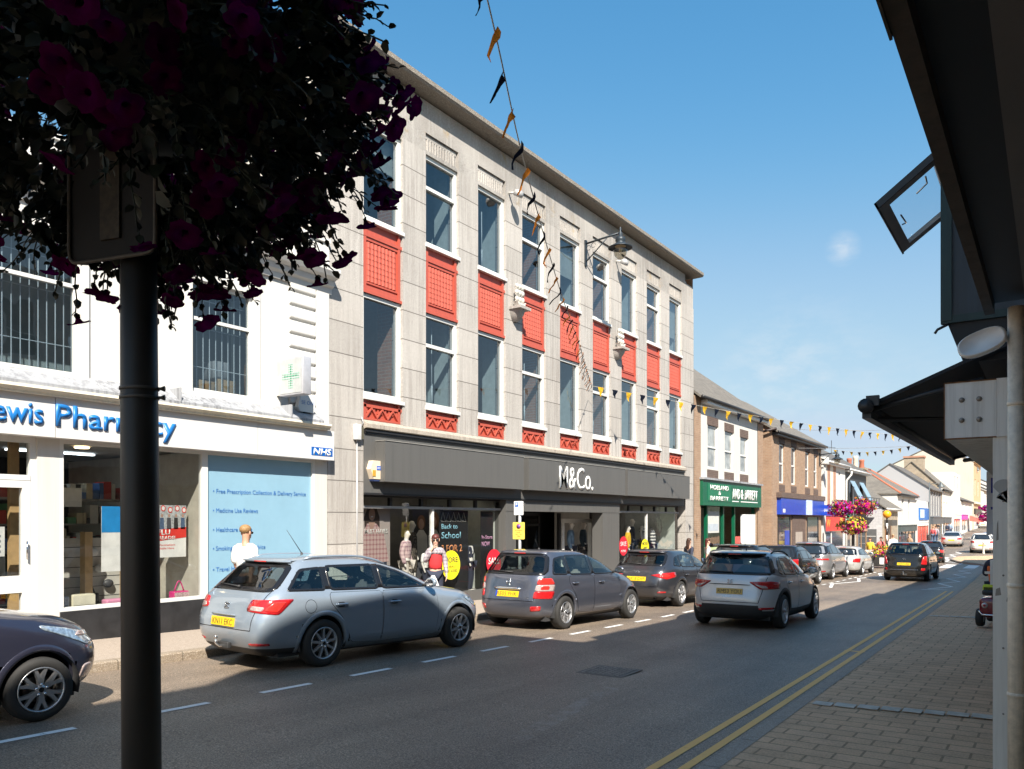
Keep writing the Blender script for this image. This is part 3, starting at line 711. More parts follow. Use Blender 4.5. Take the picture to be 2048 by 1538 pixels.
    # interior
    if see:
        li=MB(); fl=sz(.42)
        lv=[v for r in rows for v in r]; lv2=[Vector((v.x*.955,lerp(sy(.9),v.y,.975),v.z-.02)) for v in lv]
        li.add(lv2,[f[::-1] for f in keep if lv[f[0]].z>fl],interior_dark,True)
        li.box(-Wm*.85,Wm*.85,sy(-.55),sy(2.3),fl-.02,fl,interior_dark)
        li.build('cabin_lining',root,True)
        for (x,y,tp) in ((-.36,sy(1.05),0),(.36,sy(1.05),0),(-.36,sy(.08),1),(.36,sy(.08),1)):
            m=MB(); b0=sz(.55)
            m.bbox(x-.24,x+.24,y-.05,y+.48,b0-.08,b0+.06,S.seat,.05,3)
            bk=MB()
            for (z0,z1,hw,yy0,yy1) in ((b0,b0+.54,.24,-.02,-.16),):
                M_=Matrix.Translation((x,y-.02,b0))@Matrix.Rotation(R(14),4,'X')
                bm=bmesh.new(); bmesh.ops.create_cube(bm,size=1)
                for v in bm.verts: v.co=Vector((v.co.x*(.48 if v.co.z<0 else .42),v.co.y*.13,(v.co.z+.5)*.56))
                bmesh.ops.bevel(bm,geom=bm.edges[:],offset=.045,segments=3,affect='EDGES'); m.bm(bm,S.seat,True,M_)
                bm=bmesh.new(); bmesh.ops.create_cube(bm,size=1)
                for v in bm.verts: v.co=Vector((v.co.x*.27,v.co.y*.10,.70+v.co.z*.19))
                bmesh.ops.bevel(bm,geom=bm.edges[:],offset=.04,segments=3,affect='EDGES'); m.bm(bm,S.seat,True,M_)
                for q in (-.06,.06): m.tube([M_@Vector((q,0,.5)),M_@Vector((q,0,.64))],.008,chrome,6)
            m.build('seat',root,True)
        m=MB(); m.bbox(-Wm*.8,Wm*.8,sy(1.72),sy(2.3),sz(.68),sz(.93),interior_dark,.05,3); dsh=m.build('dashboard',root,True)
        m=MB(); c=Vector((.36,sy(1.66),sz(.90))); q=Matrix.Translation(c)@Matrix.Rotation(R(-66),4,'X')
        m.tube([q@Vector((.18*math.cos(2*math.pi*i/24),.18*math.sin(2*math.pi*i/24),0)) for i in range(25)],.015,black_plastic,8,False)
        m.tube([q@Vector((-.17,0,0)),q@Vector((.17,0,0))],.02,black_plastic,6); m.tube([q@Vector((0,0,0)),q@Vector((0,.02,.25))],.03,black_plastic,6)
        m.build('steering_wheel',dsh,True)
    if S.aerial:
        ay=sy(S.aerial[0]); z=Hh.z1-S.aerial[2] if len(S.aerial)>2 else Hh.z1-.02; m=MB(); L_=S.aerial[1]
        m.tube([(0,ay,z-.02),(0,ay-.02,z+.045)],[.032,.012],black_plastic,8); m.tube([(0,ay-.02,z+.04),(0,ay-.02-L_*.62,z+.04+L_*.78)],[.006,.0025],black_plastic,6); m.build('aerial',root,True)
    if S.rails:
        for sg in (1,-1):
            m=MB(); y0,y1,z=S.rails; pts=[]
            for i in range(11):
                y=lerp(y0,y1,i/10); q=None; lo,hi=sz(1.0),Hh.z1
                zz=z; yr,yf,w=Hh.prof(zz); x=w*.93
                # follow the roof: highest slice that still reaches this x,y
                for k in range(60):
                    zt=lerp(Hh.z1,sz(1.2),k/59); a,b,w2=Hh.prof(zt)
                    if w2>x*1.0 and a<y<b and Hh.side(y,zt,1).x>x: zz=zt; break
                pts.append(Vector((sg*x,y,zz+.012+.03*math.sin(math.pi*i/10)**.4)))
            m.tube(pts,[.012]+[.017]*9+[.012],S.rail_mat,8); m.build('roof_rail',root,True)
    if S.tow:
        m=MB(); y=tab[3][1]; m.tube([(0,y+.2,.30),(0,y-.05,.29),(0,y-.10,.33),(0,y-.10,.38)],[.02,.018,.016,.014],chrome,8); m.ball((0,y-.10,.41),.027,chrome,10); m.bbox(-.12,.12,y-.01,y+.05,.26,.34,black_plastic,.01); m.build('tow_bar',root,True)
    if S.exhaust:
        m=MB(); y=tab[1][1]; x=S.exhaust; m.lathe([(.034,-.02),(.036,.1),(.026,.1),(.024,-.02)],chrome,16,Matrix.Translation((x,y-.045,.24))@Matrix.Rotation(R(90),4,'X')@Matrix.Rotation(R(180),4,'X')); m.build('exhaust_pipe',root,True)
    if S.extra: S.extra(S,Hh,root,body,sy,sz)
    return root
def spec(**k):
    S=Spec(); D=dict(detail=1,name='parked_car',rz=0,group=None,kind='hatch',H=1.45,W=1.72,ro=.8,wb=2.6,fo=.83,wr=.315,rim=.21,spokes=5,wstyle='twin',clad=None,lip=None,lipw=.055,
      windows=[[(-.47,.995),(.05,.985),(.05,1.30),(-.24,1.275)],[(.12,.985),(.95,.972),(.95,1.325),(.12,1.315)],[(1.02,.97),(1.98,.965),(1.42,1.215),(1.02,1.322)]],
      glass=[car_glass_dark,car_glass,car_glass],rglass=car_glass_dark,rearwin=(.985,1.335,.88,.92),windscreen=(1.0,1.35),
      doors=[[(.46,.28),(.985,.24),(.985,.955),(.09,.965),(.09,.83),(.30,.6)],[(.995,.24),(2.06,.26),(2.10,.55),(2.06,.948),(.995,.955)]],handles=[(.26,.80),(1.2,.79)],rub=None,
      tail=[([(.45,.70),(.92,.68),(1.0,.88),(.47,.86)],lamp_red,.006)],head=[(.42,.60),(.8,.60),(1.02,.78),(.75,.76)],reflector=[(.50,.335),(.78,.345),(.78,.385),(.50,.375)],show_front=False,
      gate=[(.66,1.0),(.655,.9),(.60,.72),(.58,.52)],gate_low=True,strip=None,plate_z=.62,plate_x=0,plate_recess=None,plate='',plate_eu=False,plate_mat=None,badge=None,badge_z=None,model_text=None,
      spoiler=None,mirror=(1.88,.99),wiper=True,seat=seat_cloth,aerial=None,rails=None,rail_mat=black_plastic,tow=False,exhaust=None,extra=None,pillars=True)
    D.update(k)
    for a,b in D.items(): setattr(S,a,b)
    return S
# ------------------------------------------------------------------ ground, road, pavements
T0=-11.6
def strip(fa,fb,za,zb,s0,s1,step,mat,name,kind='structure',extra=None):
    m=MB(); n=max(2,int((s1-s0)/step)); 
    for i in range(n):
        a,b=lerp(s0,s1,i/n),lerp(s0,s1,(i+1)/n)
        m.quad((fa(a),a,gz(a)+za),(fb(a),a,gz(a)+zb),(fb(b),b,gz(b)+zb),(fa(b),b,gz(b)+za),mat)
    return m
m=MB(); ss=[-60,-40,-20,-10]+list(range(0,262,4))+[280,320,420]
for a,b in zip(ss,ss[1:]):
    m.quad((-260,a,gz(a)-.06),(260,a,gz(a)-.06),(260,b,gz(b)-.06),(-260,b,gz(b)-.06),M('far_ground',(.12,.13,.08),.9,scale=.2,var=.4))
tag(m.build('ground'),kind='structure')
m=strip(kl,kr,0,0,-30,300,.75,asph,'road'); tag(m.build('road'),kind='structure')
PH=.12
def pavement(name,edge,inner,mat,kerb,sg):
    """kerb stones and the paving behind them"""
    m=strip(lambda s:edge(s)+sg*.14,inner,PH,PH+.03,-30,300,.75,mat,name)
    if sg<0: m.f=[f[::-1] for f in m.f]
    o=m.build(name); tag(o,kind='structure')
    k=MB(); s=-30.
    while s<160:
        L=.91
        a,b=s+.004,s+L-.004; ea,eb=edge(a),edge(b); za,zb=gz(a),gz(b)
        v=[(ea,a,za-.02),(eb,b,zb-.02),(ea,a,za+PH-.02),(eb,b,zb+PH-.02),(ea+sg*.018,a,za+PH),(eb+sg*.018,b,zb+PH),(ea+sg*.15,a,za+PH+.003),(eb+sg*.15,b,zb+PH+.003)]
        k.add(v,[(0,1,3,2),(2,3,5,4),(4,5,7,6)] if sg<0 else [(0,2,3,1),(2,4,5,3),(4,6,7,5)],kerb)
        s+=L
    tag(k.build('kerb'),kind='structure')
pavement('far_pavement',kl,lambda s:-11.9 if s<50 else -16,beige_pave,kerb_stone,-1)
pavement('near_pavement',kr,lambda s:1.6 if s<60 else 12,paver,kerb_grey,1)
m=MB()       # two bands of pale setts across the near pavement
for s0,n in ((8.15,1),(19.5,1)):
    x=kr(s0)+.2
    while x<1.2:
        w_=.18+random.random()*.04; z=gz(s0)+PH+.006+.03*(x-kr(s0))/(1.6-kr(s0)); m.box(x,x+w_-.02,s0+.18*(x+2)+random.uniform(-.008,.008),s0+.18*(x+2)+.15,z,z+.006,sett); x+=w_
tag(m.build('paving_band'),kind='structure')
# painted lines
def lane_quad(m,a,b,wd,mat,z=.004):
    a=Vector((a[0],a[1])); b=Vector((b[0],b[1])); d=(b-a).normalized(); nrm=Vector((-d.y,d.x))*wd/2; n=max(1,int((b-a).length/1.0))
    for i in range(n):
        p=a.lerp(b,i/n); q=a.lerp(b,(i+1)/n)
        m.quad((p.x+nrm.x,p.y+nrm.y,gz(p.y)+z),(p.x-nrm.x,p.y-nrm.y,gz(p.y)+z),(q.x-nrm.x,q.y-nrm.y,gz(q.y)+z),(q.x+nrm.x,q.y+nrm.y,gz(q.y)+z),mat)
m=MB()
for off in (.20,.40):
    for i in range(40):
        a,b=-6+i*.95,-6+(i+1)*.95; lane_quad(m,(kr(a)-off,a),(kr(b)-off,b),.075,yellow_line)
lane_quad(m,(kr(13.4)-.45,13.4),(kr(13.4)-.15,13.4),.09,yellow_line,.005)
tag(m.build('double_yellow_lines'),kind='structure')
m=MB(); s=-1.1
while s<45:
    t_=interp([(-5,-7.1),(16,-7.12),(24,-7.3),(50,-7.75)],s); lane_quad(m,(t_,s),(interp([(-5,-7.1),(16,-7.12),(24,-7.3),(50,-7.75)],s+.7),s+.7),.09,white_line); s+=1.345
tag(m.build('bay_line'),kind='structure')
def zig(m,t0,s0,s1,amp,n,sg,w0):
    pts=[]
    for i in range(n+1):
        s=lerp(s0,s1,i/n); pts+= [(t0(s)+(amp if i%2 else -amp)*sg,s)]
    for a,b in zip(pts,pts[1:]): lane_quad(m,a,b,w0,white_line)
m=MB()
zig(m,lambda s:kr(s)-.75,33,52,.32,9,1,.12); lane_quad(m,(kr(33)-.45,32.9),(kr(33)-1.2,32.3),.12,white_line)
zig(m,lambda s:-7.05 if s<48 else -7.4,31,52,.26,8,-1,.12)
zig(m,lambda s:kr(s)-.9 if s>69 else lerp(-4.6,-6.6,min(1,(s-58)/6)),58,68,.3,6,1,.14)
zig(m,lambda s:-6.4,62,76,.3,6,1,.14)
tag(m.build('zigzag_lines'),kind='structure')
m=MB(); x=-9.0
while x<-3.4:
    for s in (53.2,54.6,56.0): lane_quad(m,(x,s),(x,s+1.4),.62,white_line)
    x+=1.24
tag(m.build('zebra_stripes'),kind='structure')
m=MB(); lane_quad(m,(-9.4,104),(-4.9,104),.35,white_line); tag(m.build('far_road_line'),kind='structure')
# iron cover in the carriageway
t=thing('drain_cover','square iron drain cover set in the open asphalt before the silver crossover','drain cover',(-4.75,9.25,gz(9.25)))
m=MB(); z=.005; iron=M('cast_iron',(.20,.18,.16),.6,.1,var=.4,scale=30,local=True)
m.box(-.32,.32,-.32,.32,z,z+.006,M('drain_frame',(.13,.118,.105),.7,.1,local=True)); m.build('frame',t,True)
m=MB()
for i in range(8):
    for j in range(8): m.box(-.27+i*.068,-.27+i*.068+.05,-.27+j*.068,-.27+j*.068+.05,z+.006,z+.011,iron)
m.build('lid',t,True)
# ------------------------------------------------------------------ walls with openings
def facade(mb,t,s0,s1,z0,z1,holes,mat,depth=.18,rev=None):
    S_=sorted({s0,s1,*[h[0] for h in holes],*[h[1] for h in holes]}); Z_=sorted({z0,z1,*[h[2] for h in holes],*[h[3] for h in holes]})
    S_=[x for x in S_ if s0<=x<=s1]; Z_=[x for x in Z_ if z0<=x<=z1]
    for a,b in zip(S_,S_[1:]):
        for c,d in zip(Z_,Z_[1:]):
            if any(h[0]<=(a+b)/2<=h[1] and h[2]<=(c+d)/2<=h[3] for h in holes): continue
            mb.quad((t,a,c),(t,b,c),(t,b,d),(t,a,d),mat)
    for a,b,c,d in holes:
        r=rev or mat; e=t-depth
        mb.quad((t,a,c),(t,a,d),(e,a,d),(e,a,c),r); mb.quad((t,b,c),(e,b,c),(e,b,d),(t,b,d),r)
        mb.quad((t,a,d),(t,b,d),(e,b,d),(e,a,d),r); mb.quad((t,a,c),(e,a,c),(e,b,c),(t,b,c),r)
def frame(mb,t,a,b,c,d,fw,th,mat,bars=(),vbars=()):
    x0,x1=t-th,t
    mb.box(x0,x1,a,a+fw,c,d,mat); mb.box(x0,x1,b-fw,b,c,d,mat); mb.box(x0,x1,a+fw,b-fw,c,c+fw,mat); mb.box(x0,x1,a+fw,b-fw,d-fw,d,mat)
    for z in bars: mb.box(x0-.004,x1+.01,a+fw,b-fw,z-fw*.45,z+fw*.45,mat)
    for s in vbars: mb.box(x0-.004,x1+.006,s-fw*.4,s+fw*.4,c+fw,d-fw,mat)
def window(parent,t,a,b,c,d,fw=.06,th=.07,mat=None,bars=(),vbars=(),g=None,name='window'):
    m=MB(); frame(m,t,a,b,c,d,fw,th,mat or upvc,bars,vbars); o=m.build(name,parent)
    m=MB(); m.quad((t-th*.5,a+fw*.5,c+fw*.5),(t-th*.5,b-fw*.5,c+fw*.5),(t-th*.5,b-fw*.5,d-fw*.5),(t-th*.5,a+fw*.5,d-fw*.5),g or win_glass); m.build('pane',o)
    return o
# ------------------------------------------------------------------ the stone-faced store with red panels
B=thing('department_store','three storey granite fronted store with red panels between its windows and a charcoal shop fascia','building',(T0,20,gz(20)))
PIT=1.955; W0=11.71; WW=1.19; wins=[(W0+PIT*k,W0+PIT*k+WW) for k in range(9)]
Z_TOP=10.5
m=MB(); edges=[10.733]+[x for w_ in wins for x in w_]+[29.72]
for k in range(10):
    a,b=edges[2*k],edges[2*k+1]; m.box(T0-.32,T0,a,b,3.72,9.98 if k else 10.0,granite)
m.box(T0-.32,T0-.0,10.745,11.71,-.6,3.72,granite); m.box(T0-.32,T0,28.9,29.715,-.8,3.72,granite)
m.build('pilaster_front',B)
m=MB()
m.box(T0-.32,T0-.012,10.745,29.0,10.42,10.86,granite2); m.box(T0-.32,T0-.05,10.745,29.0,10.86,11.16,granite2)
m.box(T0-.32,T0-.012,29.0,29.7,9.98,10.8,granite2)
for a,b in zip(edges[0::2],edges[1::2]): m.box(T0-.32,T0-.004,a+.003,min(b,29.0)-.003,9.98,10.42,granite2)
for a,b in wins:      # fluted lintels
    m.box(T0-.32,T0-.075,a,b,9.95,10.42,granite2)
    m.box(T0-.075,T0-.02,a+.02,b-.02,9.95,10.04,granite2)
    n=11
    for i in range(n):
        c=a+.08+(b-a-.16)*(i+.5)/n; m.lathe([(.04,10.04),(.04,10.31)],granite2,8,Matrix.Translation((T0-.075,c,0)))
    m.box(T0-.075,T0-.055,a+.04,b-.04,10.31,10.40,granite2)
m.build('frieze',B)
m=MB(); m.prism([(T0-.5,10.70,11.17),(T0+.33,10.70,11.20),(T0+.37,10.70,11.25),(T0+.37,10.70,11.35),(T0-.5,10.70,11.40)],(0,19.15,0),concrete)
m.build('cornice',B)
m=MB()      # body of the building behind the facade
m.quad((T0-.02,10.74,-.6),(T0-.02,10.74,11.16),(-22,10.74,11.16),(-22,10.74,-.6),cream_render)
m.quad((T0-.02,29.70,-.9),(-22,29.70,-.9),(-22,29.70,11.16),(T0-.02,29.70,11.16),brick_house)
m.quad((-22,10.74,-.6),(-22,10.74,11.16),(-22,29.7,11.16),(-22,29.7,-.6),brick_house)
m.quad((T0-.3,10.74,11.16),(T0-.3,29.7,11.16),(-22,29.7,11.16),(-22,10.74,11.16),lead)
m.build('wall',B)
m=MB()      # floors, ceilings and rooms seen through the glass
for z in (3.35,6.95): m.box(-17,T0-.33,10.8,29.6,z,z+.28,interior_mid)
m.box(-17,T0-.33,10.8,29.6,10.55,10.6,plaster)
m.quad((-16.5,10.8,3.6),(-16.5,29.6,3.6),(-16.5,29.6,10.6),(-16.5,10.8,10.6),interior_mid)
for s in (15.1,21.2,25.1): m.box(-16.5,T0-.36,s,s+.12,3.63,10.55,plaster)
for a,b in wins:
    for c,d in ((7.23,10.5),(3.63,6.95)): m.box(T0-.75,T0-.36,b+.0,b+.34,c,d,plaster if (int(a*7)%3) else brick_red)
m.build('interior',B)
for k,(a,b) in enumerate(wins):
    for c,d in ((7.93,9.95),(4.30,6.40)):
        bars=(d-.72,) if k%2 else ()
        window(B,T0-.075,a,b,c,d,.085,.12,upvc,bars)
    for z in (7.86,4.21): m=MB(); m.box(T0-.30,T0+.03,a-.02 if k else a,b+.03,z,z+.075,upvc); m.build('window_sill',B)
    # tall red panel of ribbed tiles
    m=MB(); x=T0-.075; c,d=6.40,7.86
    m.box(x-.1,x,a,b,c,d,red_paint)
    for s in (a+.045,b-.115): m.box(x,x+.045,s,s+.07,c,d-.02,red_paint)
    m.box(x,x+.03,a+.115,b-.115,c,c+.16,red_paint); m.box(x,x+.052,a,b,c+.0,c+.06,red_paint); m.box(x,x+.03,a+.115,b-.115,c+.20,c+.235,red_paint)
    m.box(x,x+.05,a,b,d-.30,d-.235,red_paint); m.box(x,x+.028,a+.115,b-.115,d-.37,d-.30,red_paint)
    n=8; r0,r1=c+.25,d-.40; hh=(r1-r0)/7
    for i in range(n):
        s=a+.16+(b-a-.32)*(i+.5)/n
        for j in range(7):
            z0=r0+j*hh; vs=[]; rr=.052
            for q in range(6):
                an=math.pi*q/5; vs+= [(x+rr*.75*math.sin(an)*1.08,s-rr*math.cos(an),z0+.004),(x+rr*.75*math.sin(an)*.86,s-rr*math.cos(an)*.93,z0+hh+.004)]
            m.add(vs,[(2*q,2*q+2,2*q+3,2*q+1) for q in range(5)]+[(0,2,4,6,8,10)[::-1]],red_paint)
    m.build('spandrel_panel',B)
    # short red panel with zigzag
    m=MB(); c,d=3.80,4.21
    m.box(x-.1,x,a,b,c,d,red_paint)
    for s in (a+.045,b-.115): m.box(x,x+.045,s,s+.07,c,d,red_paint)
    m.box(x,x+.04,a+.115,b-.115,c,c+.045,red_paint); m.box(x,x+.045,a,b,d-.15,d-.09,red_paint)
    z0,z1=c+.06,d-.16; L=b-a-.23; pts=[(a+.115+L*i/6,z1 if i%2 else z0) for i in range(7)]
    for (p0,q0),(p1,q1) in zip(pts,pts[1:]):
        e=.022; m.prism([(x,p0,q0-e),(x,p1,q1-e),(x,p1,q1+e),(x,p0,q0+e)],(.05,0,0),red_paint)
    for i in range(9):
        s=a+.15+(L-.07)*i/8; m.box(x,x+.024,s-.02,s+.02,z1-.10,z1+.02,red_paint)
    m.build('spandrel_panel',B)
for k,z0,z1 in ((1,4.4,6.2),(3,4.4,6.0),(5,4.4,5.7),(2,8.1,9.5),(6,4.5,6.1)):      # blind cords hanging inside
    m=MB(); s=wins[k][0]+.55; m.tube([(T0-.30,s,z1),(T0-.30,s+.01,z0)],.012,upvc,6); m.tube([(T0-.30,s+.01,z0+.45),(T0-.30,s+.01,z0)],.022,upvc,6); m.build('blind_cord',B)
bl_=M('roller_blind',(.46,.45,.40),.8)
for k,z0,z1 in ((0,9.2,9.9),(4,8.9,9.9),(7,5.6,6.35),(8,8.6,9.9)): m=MB(); m.box(T0-.30,T0-.29,wins[k][0]+.1,wins[k][1]-.02,z0,z1,bl_); m.build('roller_blind',B)
# shopfront
m=MB(); m.prism([(T0-.02,11.69,3.58),(T0+.12,11.69,3.62),(T0+.12,11.69,3.70),(T0-.02,11.69,3.79)],(0,17.05,0),ledge); m.build('stone_ledge',B)
FX=T0+.02
m=MB()
m.box(FX-.2,FX,11.71,28.70,2.30,3.54,dark_fascia); m.box(FX-.1,FX+.06,11.71,28.70,3.54,3.585,dark_trim); m.box(FX-.1,FX+.03,11.71,28.70,3.50,3.54,dark_trim)
for a,b in ((12.05,17.23),(17.47,23.15),(23.33,28.62)):
    m.box(FX,FX+.26,a,b,2.53,3.37,dark_fascia); m.box(FX-.01,FX+.275,a-.012,b+.012,3.37,3.382,M('fascia_flashing',(.30,.29,.27),.6))
m.box(FX-.2,FX+.03,11.71,28.70,2.26,2.30,dark_trim)
fo=m.build('fascia',B)
text('M&Co.',M('sign_white',(.82,.82,.80),.5,var=.03),fo,(FX+.26,19.02,2.62),(0,1,0),.66,width=1.95,ext=.02,bold=.004)
m=MB()      # entrance header and piers
m.box(FX-.25,FX-.02,16.82,23.30,1.97,2.26,dark_fascia)
m.box(FX-.4,FX-.03,16.82,17.30,-.7,1.97,dark_fascia); m.box(FX-.4,FX-.03,22.15,23.30,-.8,1.97,dark_fascia)
m.box(-13.3,FX-.4,17.12,17.22,-.7,2.2,dark_fascia); m.box(-12.6,FX-.4,23.1,23.2,-.8,2.2,dark_fascia)
m.build('entrance_surround',B)
m=MB(); m.box(-16.5,FX-.25,11.75,28.75,2.62,2.66,M('shop_ceiling',(.42,.41,.39),.8)); m.box(-16.5,FX-.1,11.75,28.8,-.75,-.42,M('shop_floor',(.30,.29,.28),.5))
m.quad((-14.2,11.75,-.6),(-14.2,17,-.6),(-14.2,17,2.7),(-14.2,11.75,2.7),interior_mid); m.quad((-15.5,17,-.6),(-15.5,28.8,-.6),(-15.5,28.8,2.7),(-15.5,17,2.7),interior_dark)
m.quad((-14.0,23.2,-.6),(-14.0,28.8,-.6),(-14.0,28.8,2.7),(-14.0,23.2,2.7),interior_mid)
m.box(-14.2,-11.95,16.78,16.84,-.6,2.6,plaster); m.box(-14.1,-11.95,28.62,28.7,-.6,2.6,plaster)
m.build('shop_interior',B)
def shopwin(a,b,mull,tr):
    m=MB(); x=T0-.20; gm=dark_fascia
    m.box(x-.06,x+.02,a,b,2.22,2.26,dark_trim); m.box(x-.07,x+.05,a,b,1.985,2.04,M('grey_metal',(.33,.33,.33),.45,.4)); m.box(x-.06,x+.03,a,b,-.55,.02,gm)
    for s in tr: m.box(x-.06,x+.02,s-.035,s+.035,2.04,2.22,dark_trim)
    for s in mull: m.box(x-.05,x+.03,s-.03,s+.03,.02,1.985,M('mullion_white',(.62,.62,.61),.4))
    o=m.build('shop_window',B); m=MB()
    m.quad((x-.02,a,.02),(x-.02,b,.02),(x-.02,b,1.985),(x-.02,a,1.985),shop_glass); m.quad((x-.02,a,2.04),(x-.02,b,2.04),(x-.02,b,2.22),(x-.02,a,2.22),shop_glass); m.build('pane',o)
    m=MB(); m.box(-13.6,x-.06,a,b,-.45,-.05,interior_mid); m.build('window_bed',o)
shopwin(11.71,16.80,(14.12,),(12.73,13.75,14.77,15.79))
shopwin(23.32,28.62,(25.8,),(24.4,25.45,26.5,27.55))
m=MB(); x=-13.2    # glazed entrance doors at the back of the recess
for s in (17.25,18.9,19.0,20.9): m.box(x-.05,x+.02,s,s+.08,-.45,1.95,dark_trim)
m.box(x-.05,x+.02,17.25,21,1.55,1.63,dark_trim); m.box(x-.05,x+.02,17.25,21,1.87,1.95,dark_trim)
o=m.build('entrance_door',B); m=MB(); m.quad((x,17.3,-.45),(x,20.95,-.45),(x,20.95,1.9),(x,17.3,1.9),shop_glass); m.build('pane',o)
m=MB(); m.tube([(x+.06,18.75,.3),(x+.06,18.75,1.1)],.015,chrome,8); m.tube([(x+.06,19.2,.3),(x+.06,19.2,1.1)],.015,chrome,8); m.build('door_handle',o)
m=MB(); x=-12.45; frame(m,x,21.1,23.1,-.45,1.78,.13,.14,upvc); m.box(x-.14,x-.04,21.0,21.09,-.5,1.95,dark_trim)
o=m.build('display_frame',B)
spot_em=emit('spot_lamp',(1,.88,.68),9.0)
# spotlights on the ceiling track
for s in (12.2,13.2,14.2,15.2,16.1,24.2,25.4,26.6,27.8):
    m=MB(); Mx=Matrix.Translation((-12.25,s,2.42))@Matrix.Rotation(R(35),4,'Y')
    m.lathe([(.03,.10),(.05,.06),(.075,-.06),(.07,-.065)],upvc,14,Mx); m.lathe([(.066,-.055),(.0,-.05)],spot_em,12,Mx); m.tube([(-12.25,s,2.62),(-12.25,s,2.48)],.015,upvc,6)
    tag(m.build('spotlight',None,origin=(-12.25,s,2.6)),'white cone spotlight under the ceiling behind the top lights of the grey shopfront','spotlight','track spotlights in the clothes shop')
# ------------------------------------------------------------------ the pharmacy
P=thing('pharmacy','white two storey pharmacy with blue lettering, quoins and barred upper windows','building',(T0,5,gz(5)))
hol=[(7.80,9.02,3.85,5.68),(3.2,6.0,3.80,5.72),(-.8,1.6,3.80,5.72)]
m=MB(); facade(m,T0,-4,10.735,2.9,7.0,hol,white_render,.14)
m.quad((T0,10.735,2.9),(-20,10.735,2.9),(-20,10.735,7.0),(T0,10.735,7.0),white_render); m.quad((T0,-4,7.0),(T0,10.735,7.0),(-20,10.735,7.0),(-20,-4,7.0),lead)
m.quad((T0,-4,-1),(T0,-4,7),(-20,-4,7),(-20,-4,-1),white_render)
m.box(T0+.0,T0+.05,10.42,10.735,2.9,6.15,white_render)
m.build('wall',P)
m=MB()
z=3.62
while z<6.05:
    m.prism([(T0,9.80,z),(T0+.045,9.80,z+.015),(T0+.05,9.80,z+.03),(T0+.05,9.80,z+.205),(T0+.045,9.80,z+.22),(T0,9.80,z+.235)],(0,.60,0),white_render); z+=.262
m.build('quoin_stones',P)
m=MB(); pr=[(T0-.05,6.10),(T0+.05,6.10),(T0+.06,6.20),(T0+.13,6.24),(T0+.15,6.34),(T0+.26,6.38),(T0+.31,6.46),(T0+.31,6.53),(T0-.05,6.60)]
m.prism([(x,-4,z) for x,z in pr],(0,14.80,0),white_render); m.prism([(T0-.02,-4,6.62),(T0+.06,-4,6.62),(T0+.06,-4,7.06),(T0-.02,-4,7.06)],(0,14.735,0),white_render)
m.prism([(T0-.02,-4,7.06),(T0+.10,-4,7.06),(T0+.10,-4,7.14),(T0-.02,-4,7.16)],(0,14.74,0),white_render)
m.build('cornice',P)
m=MB()
for a,b,c,d in hol:
    w_=.12; m.box(T0,T0+.035,a-w_,a,c-.02,d+w_,white_render); m.box(T0,T0+.035,b,b+w_,c-.02,d+w_,white_render); m.box(T0,T0+.035,a,b,d,d+w_,white_render); m.box(T0-.13,T0+.07,a-.16,b+.16,c-.10,c-.02,white_render)
m.build('window_surround',P)
barm=M('white_bars',(.72,.72,.72),.45)
for (a,b,c,d),vb in zip(hol,((),(4.6,),(.4,))):
    o=window(P,T0-.05,a,b,c,d,.06,.08,upvc,(d-.62,),vb)
    m=MB(); n=int((b-a)/.115)
    for i in range(1,n): 
        s=a+(b-a)*i/n; m.tube([(T0-.22,s,c+.02),(T0-.22,s,d-.02)],.009,barm,6,False)
    for z in (c+.45,d-.72,d-.25): m.tube([(T0-.22,a,z),(T0-.22,b,z)],.008,barm,6,False)
    m.build('window_bars',o)
m=MB()       # upper room
m.quad((-12.75,-4,3.5),(-12.75,7,3.5),(-12.75,7,6.5),(-12.75,-4,6.5),plaster); m.quad((-14.5,7,3.5),(-14.5,10.7,3.5),(-14.5,10.7,6.5),(-14.5,7,6.5),plaster); m.box(-14.5,-12.75,6.95,7.0,3.5,6.5,plaster); m.box(-14.5,T0-.15,-4,10.7,3.45,3.55,interior_mid); m.box(-14.5,T0-.15,-4,10.7,6.4,6.45,interior_mid)
m.build('interior',P)
cardb=M('cardboard',(.40,.25,.13),.8,local=True)
for i,(s,w_,h_) in enumerate(((8.15,.3,.55),(8.5,.38,.62),(8.45,.3,.95))):
    m=MB(); z=3.56 if i<2 else 4.18; h_=h_ if i<2 else .3
    m.bbox(T0-.65,T0-.3,s,s+w_,z,z+h_,cardb if i<2 else M('grey_box',(.35,.33,.32),.8,local=True),.01,1); m.box(T0-.66,T0-.29,s+w_*.45,s+w_*.55,z+h_,z+h_+.002,M('tape',(.5,.42,.3),.4,local=True))
    tag(m.build('box',None,origin=(T0-.45,s+w_/2,z)),('low brown cardboard box behind the barred upper window','taller brown cardboard box behind the barred upper window','grey box on top of the brown boxes behind the barred window')[i],'box')
m=MB()      # lead ledge and cornice over the fascia
m.prism([(T0,-4,3.80),(T0+.02,-4,3.80),(T0+.30,-4,3.60),(T0+.30,-4,3.55),(T0,-4,3.55)],(0,14.38,0),lead)
m.prism([(T0,-4,3.55),(T0+.32,-4,3.55),(T0+.33,-4,3.51),(T0+.28,-4,3.47),(T0+.27,-4,3.44),(T0,-4,3.44)],(0,14.55,0),cream_trim)
for s in (-2,1.4,4.6,7.4,9.6): m.box(T0+.02,T0+.31,s,s+.02,3.59,3.815,lead)
m.build('lead_ledge',P)
FP=T0+.20
m=MB(); sign_w=stained('sign_panel_white',(.62,.61,.60),(.6,.57,.52),rough=.4,streak=.12,bump=.03)
for a,b in ((-4,-.4),(-.39,2.5),(2.51,5.56),(5.57,8.95),(8.96,10.73)): m.box(T0-.1,FP,a,b,2.88,3.44,sign_w)
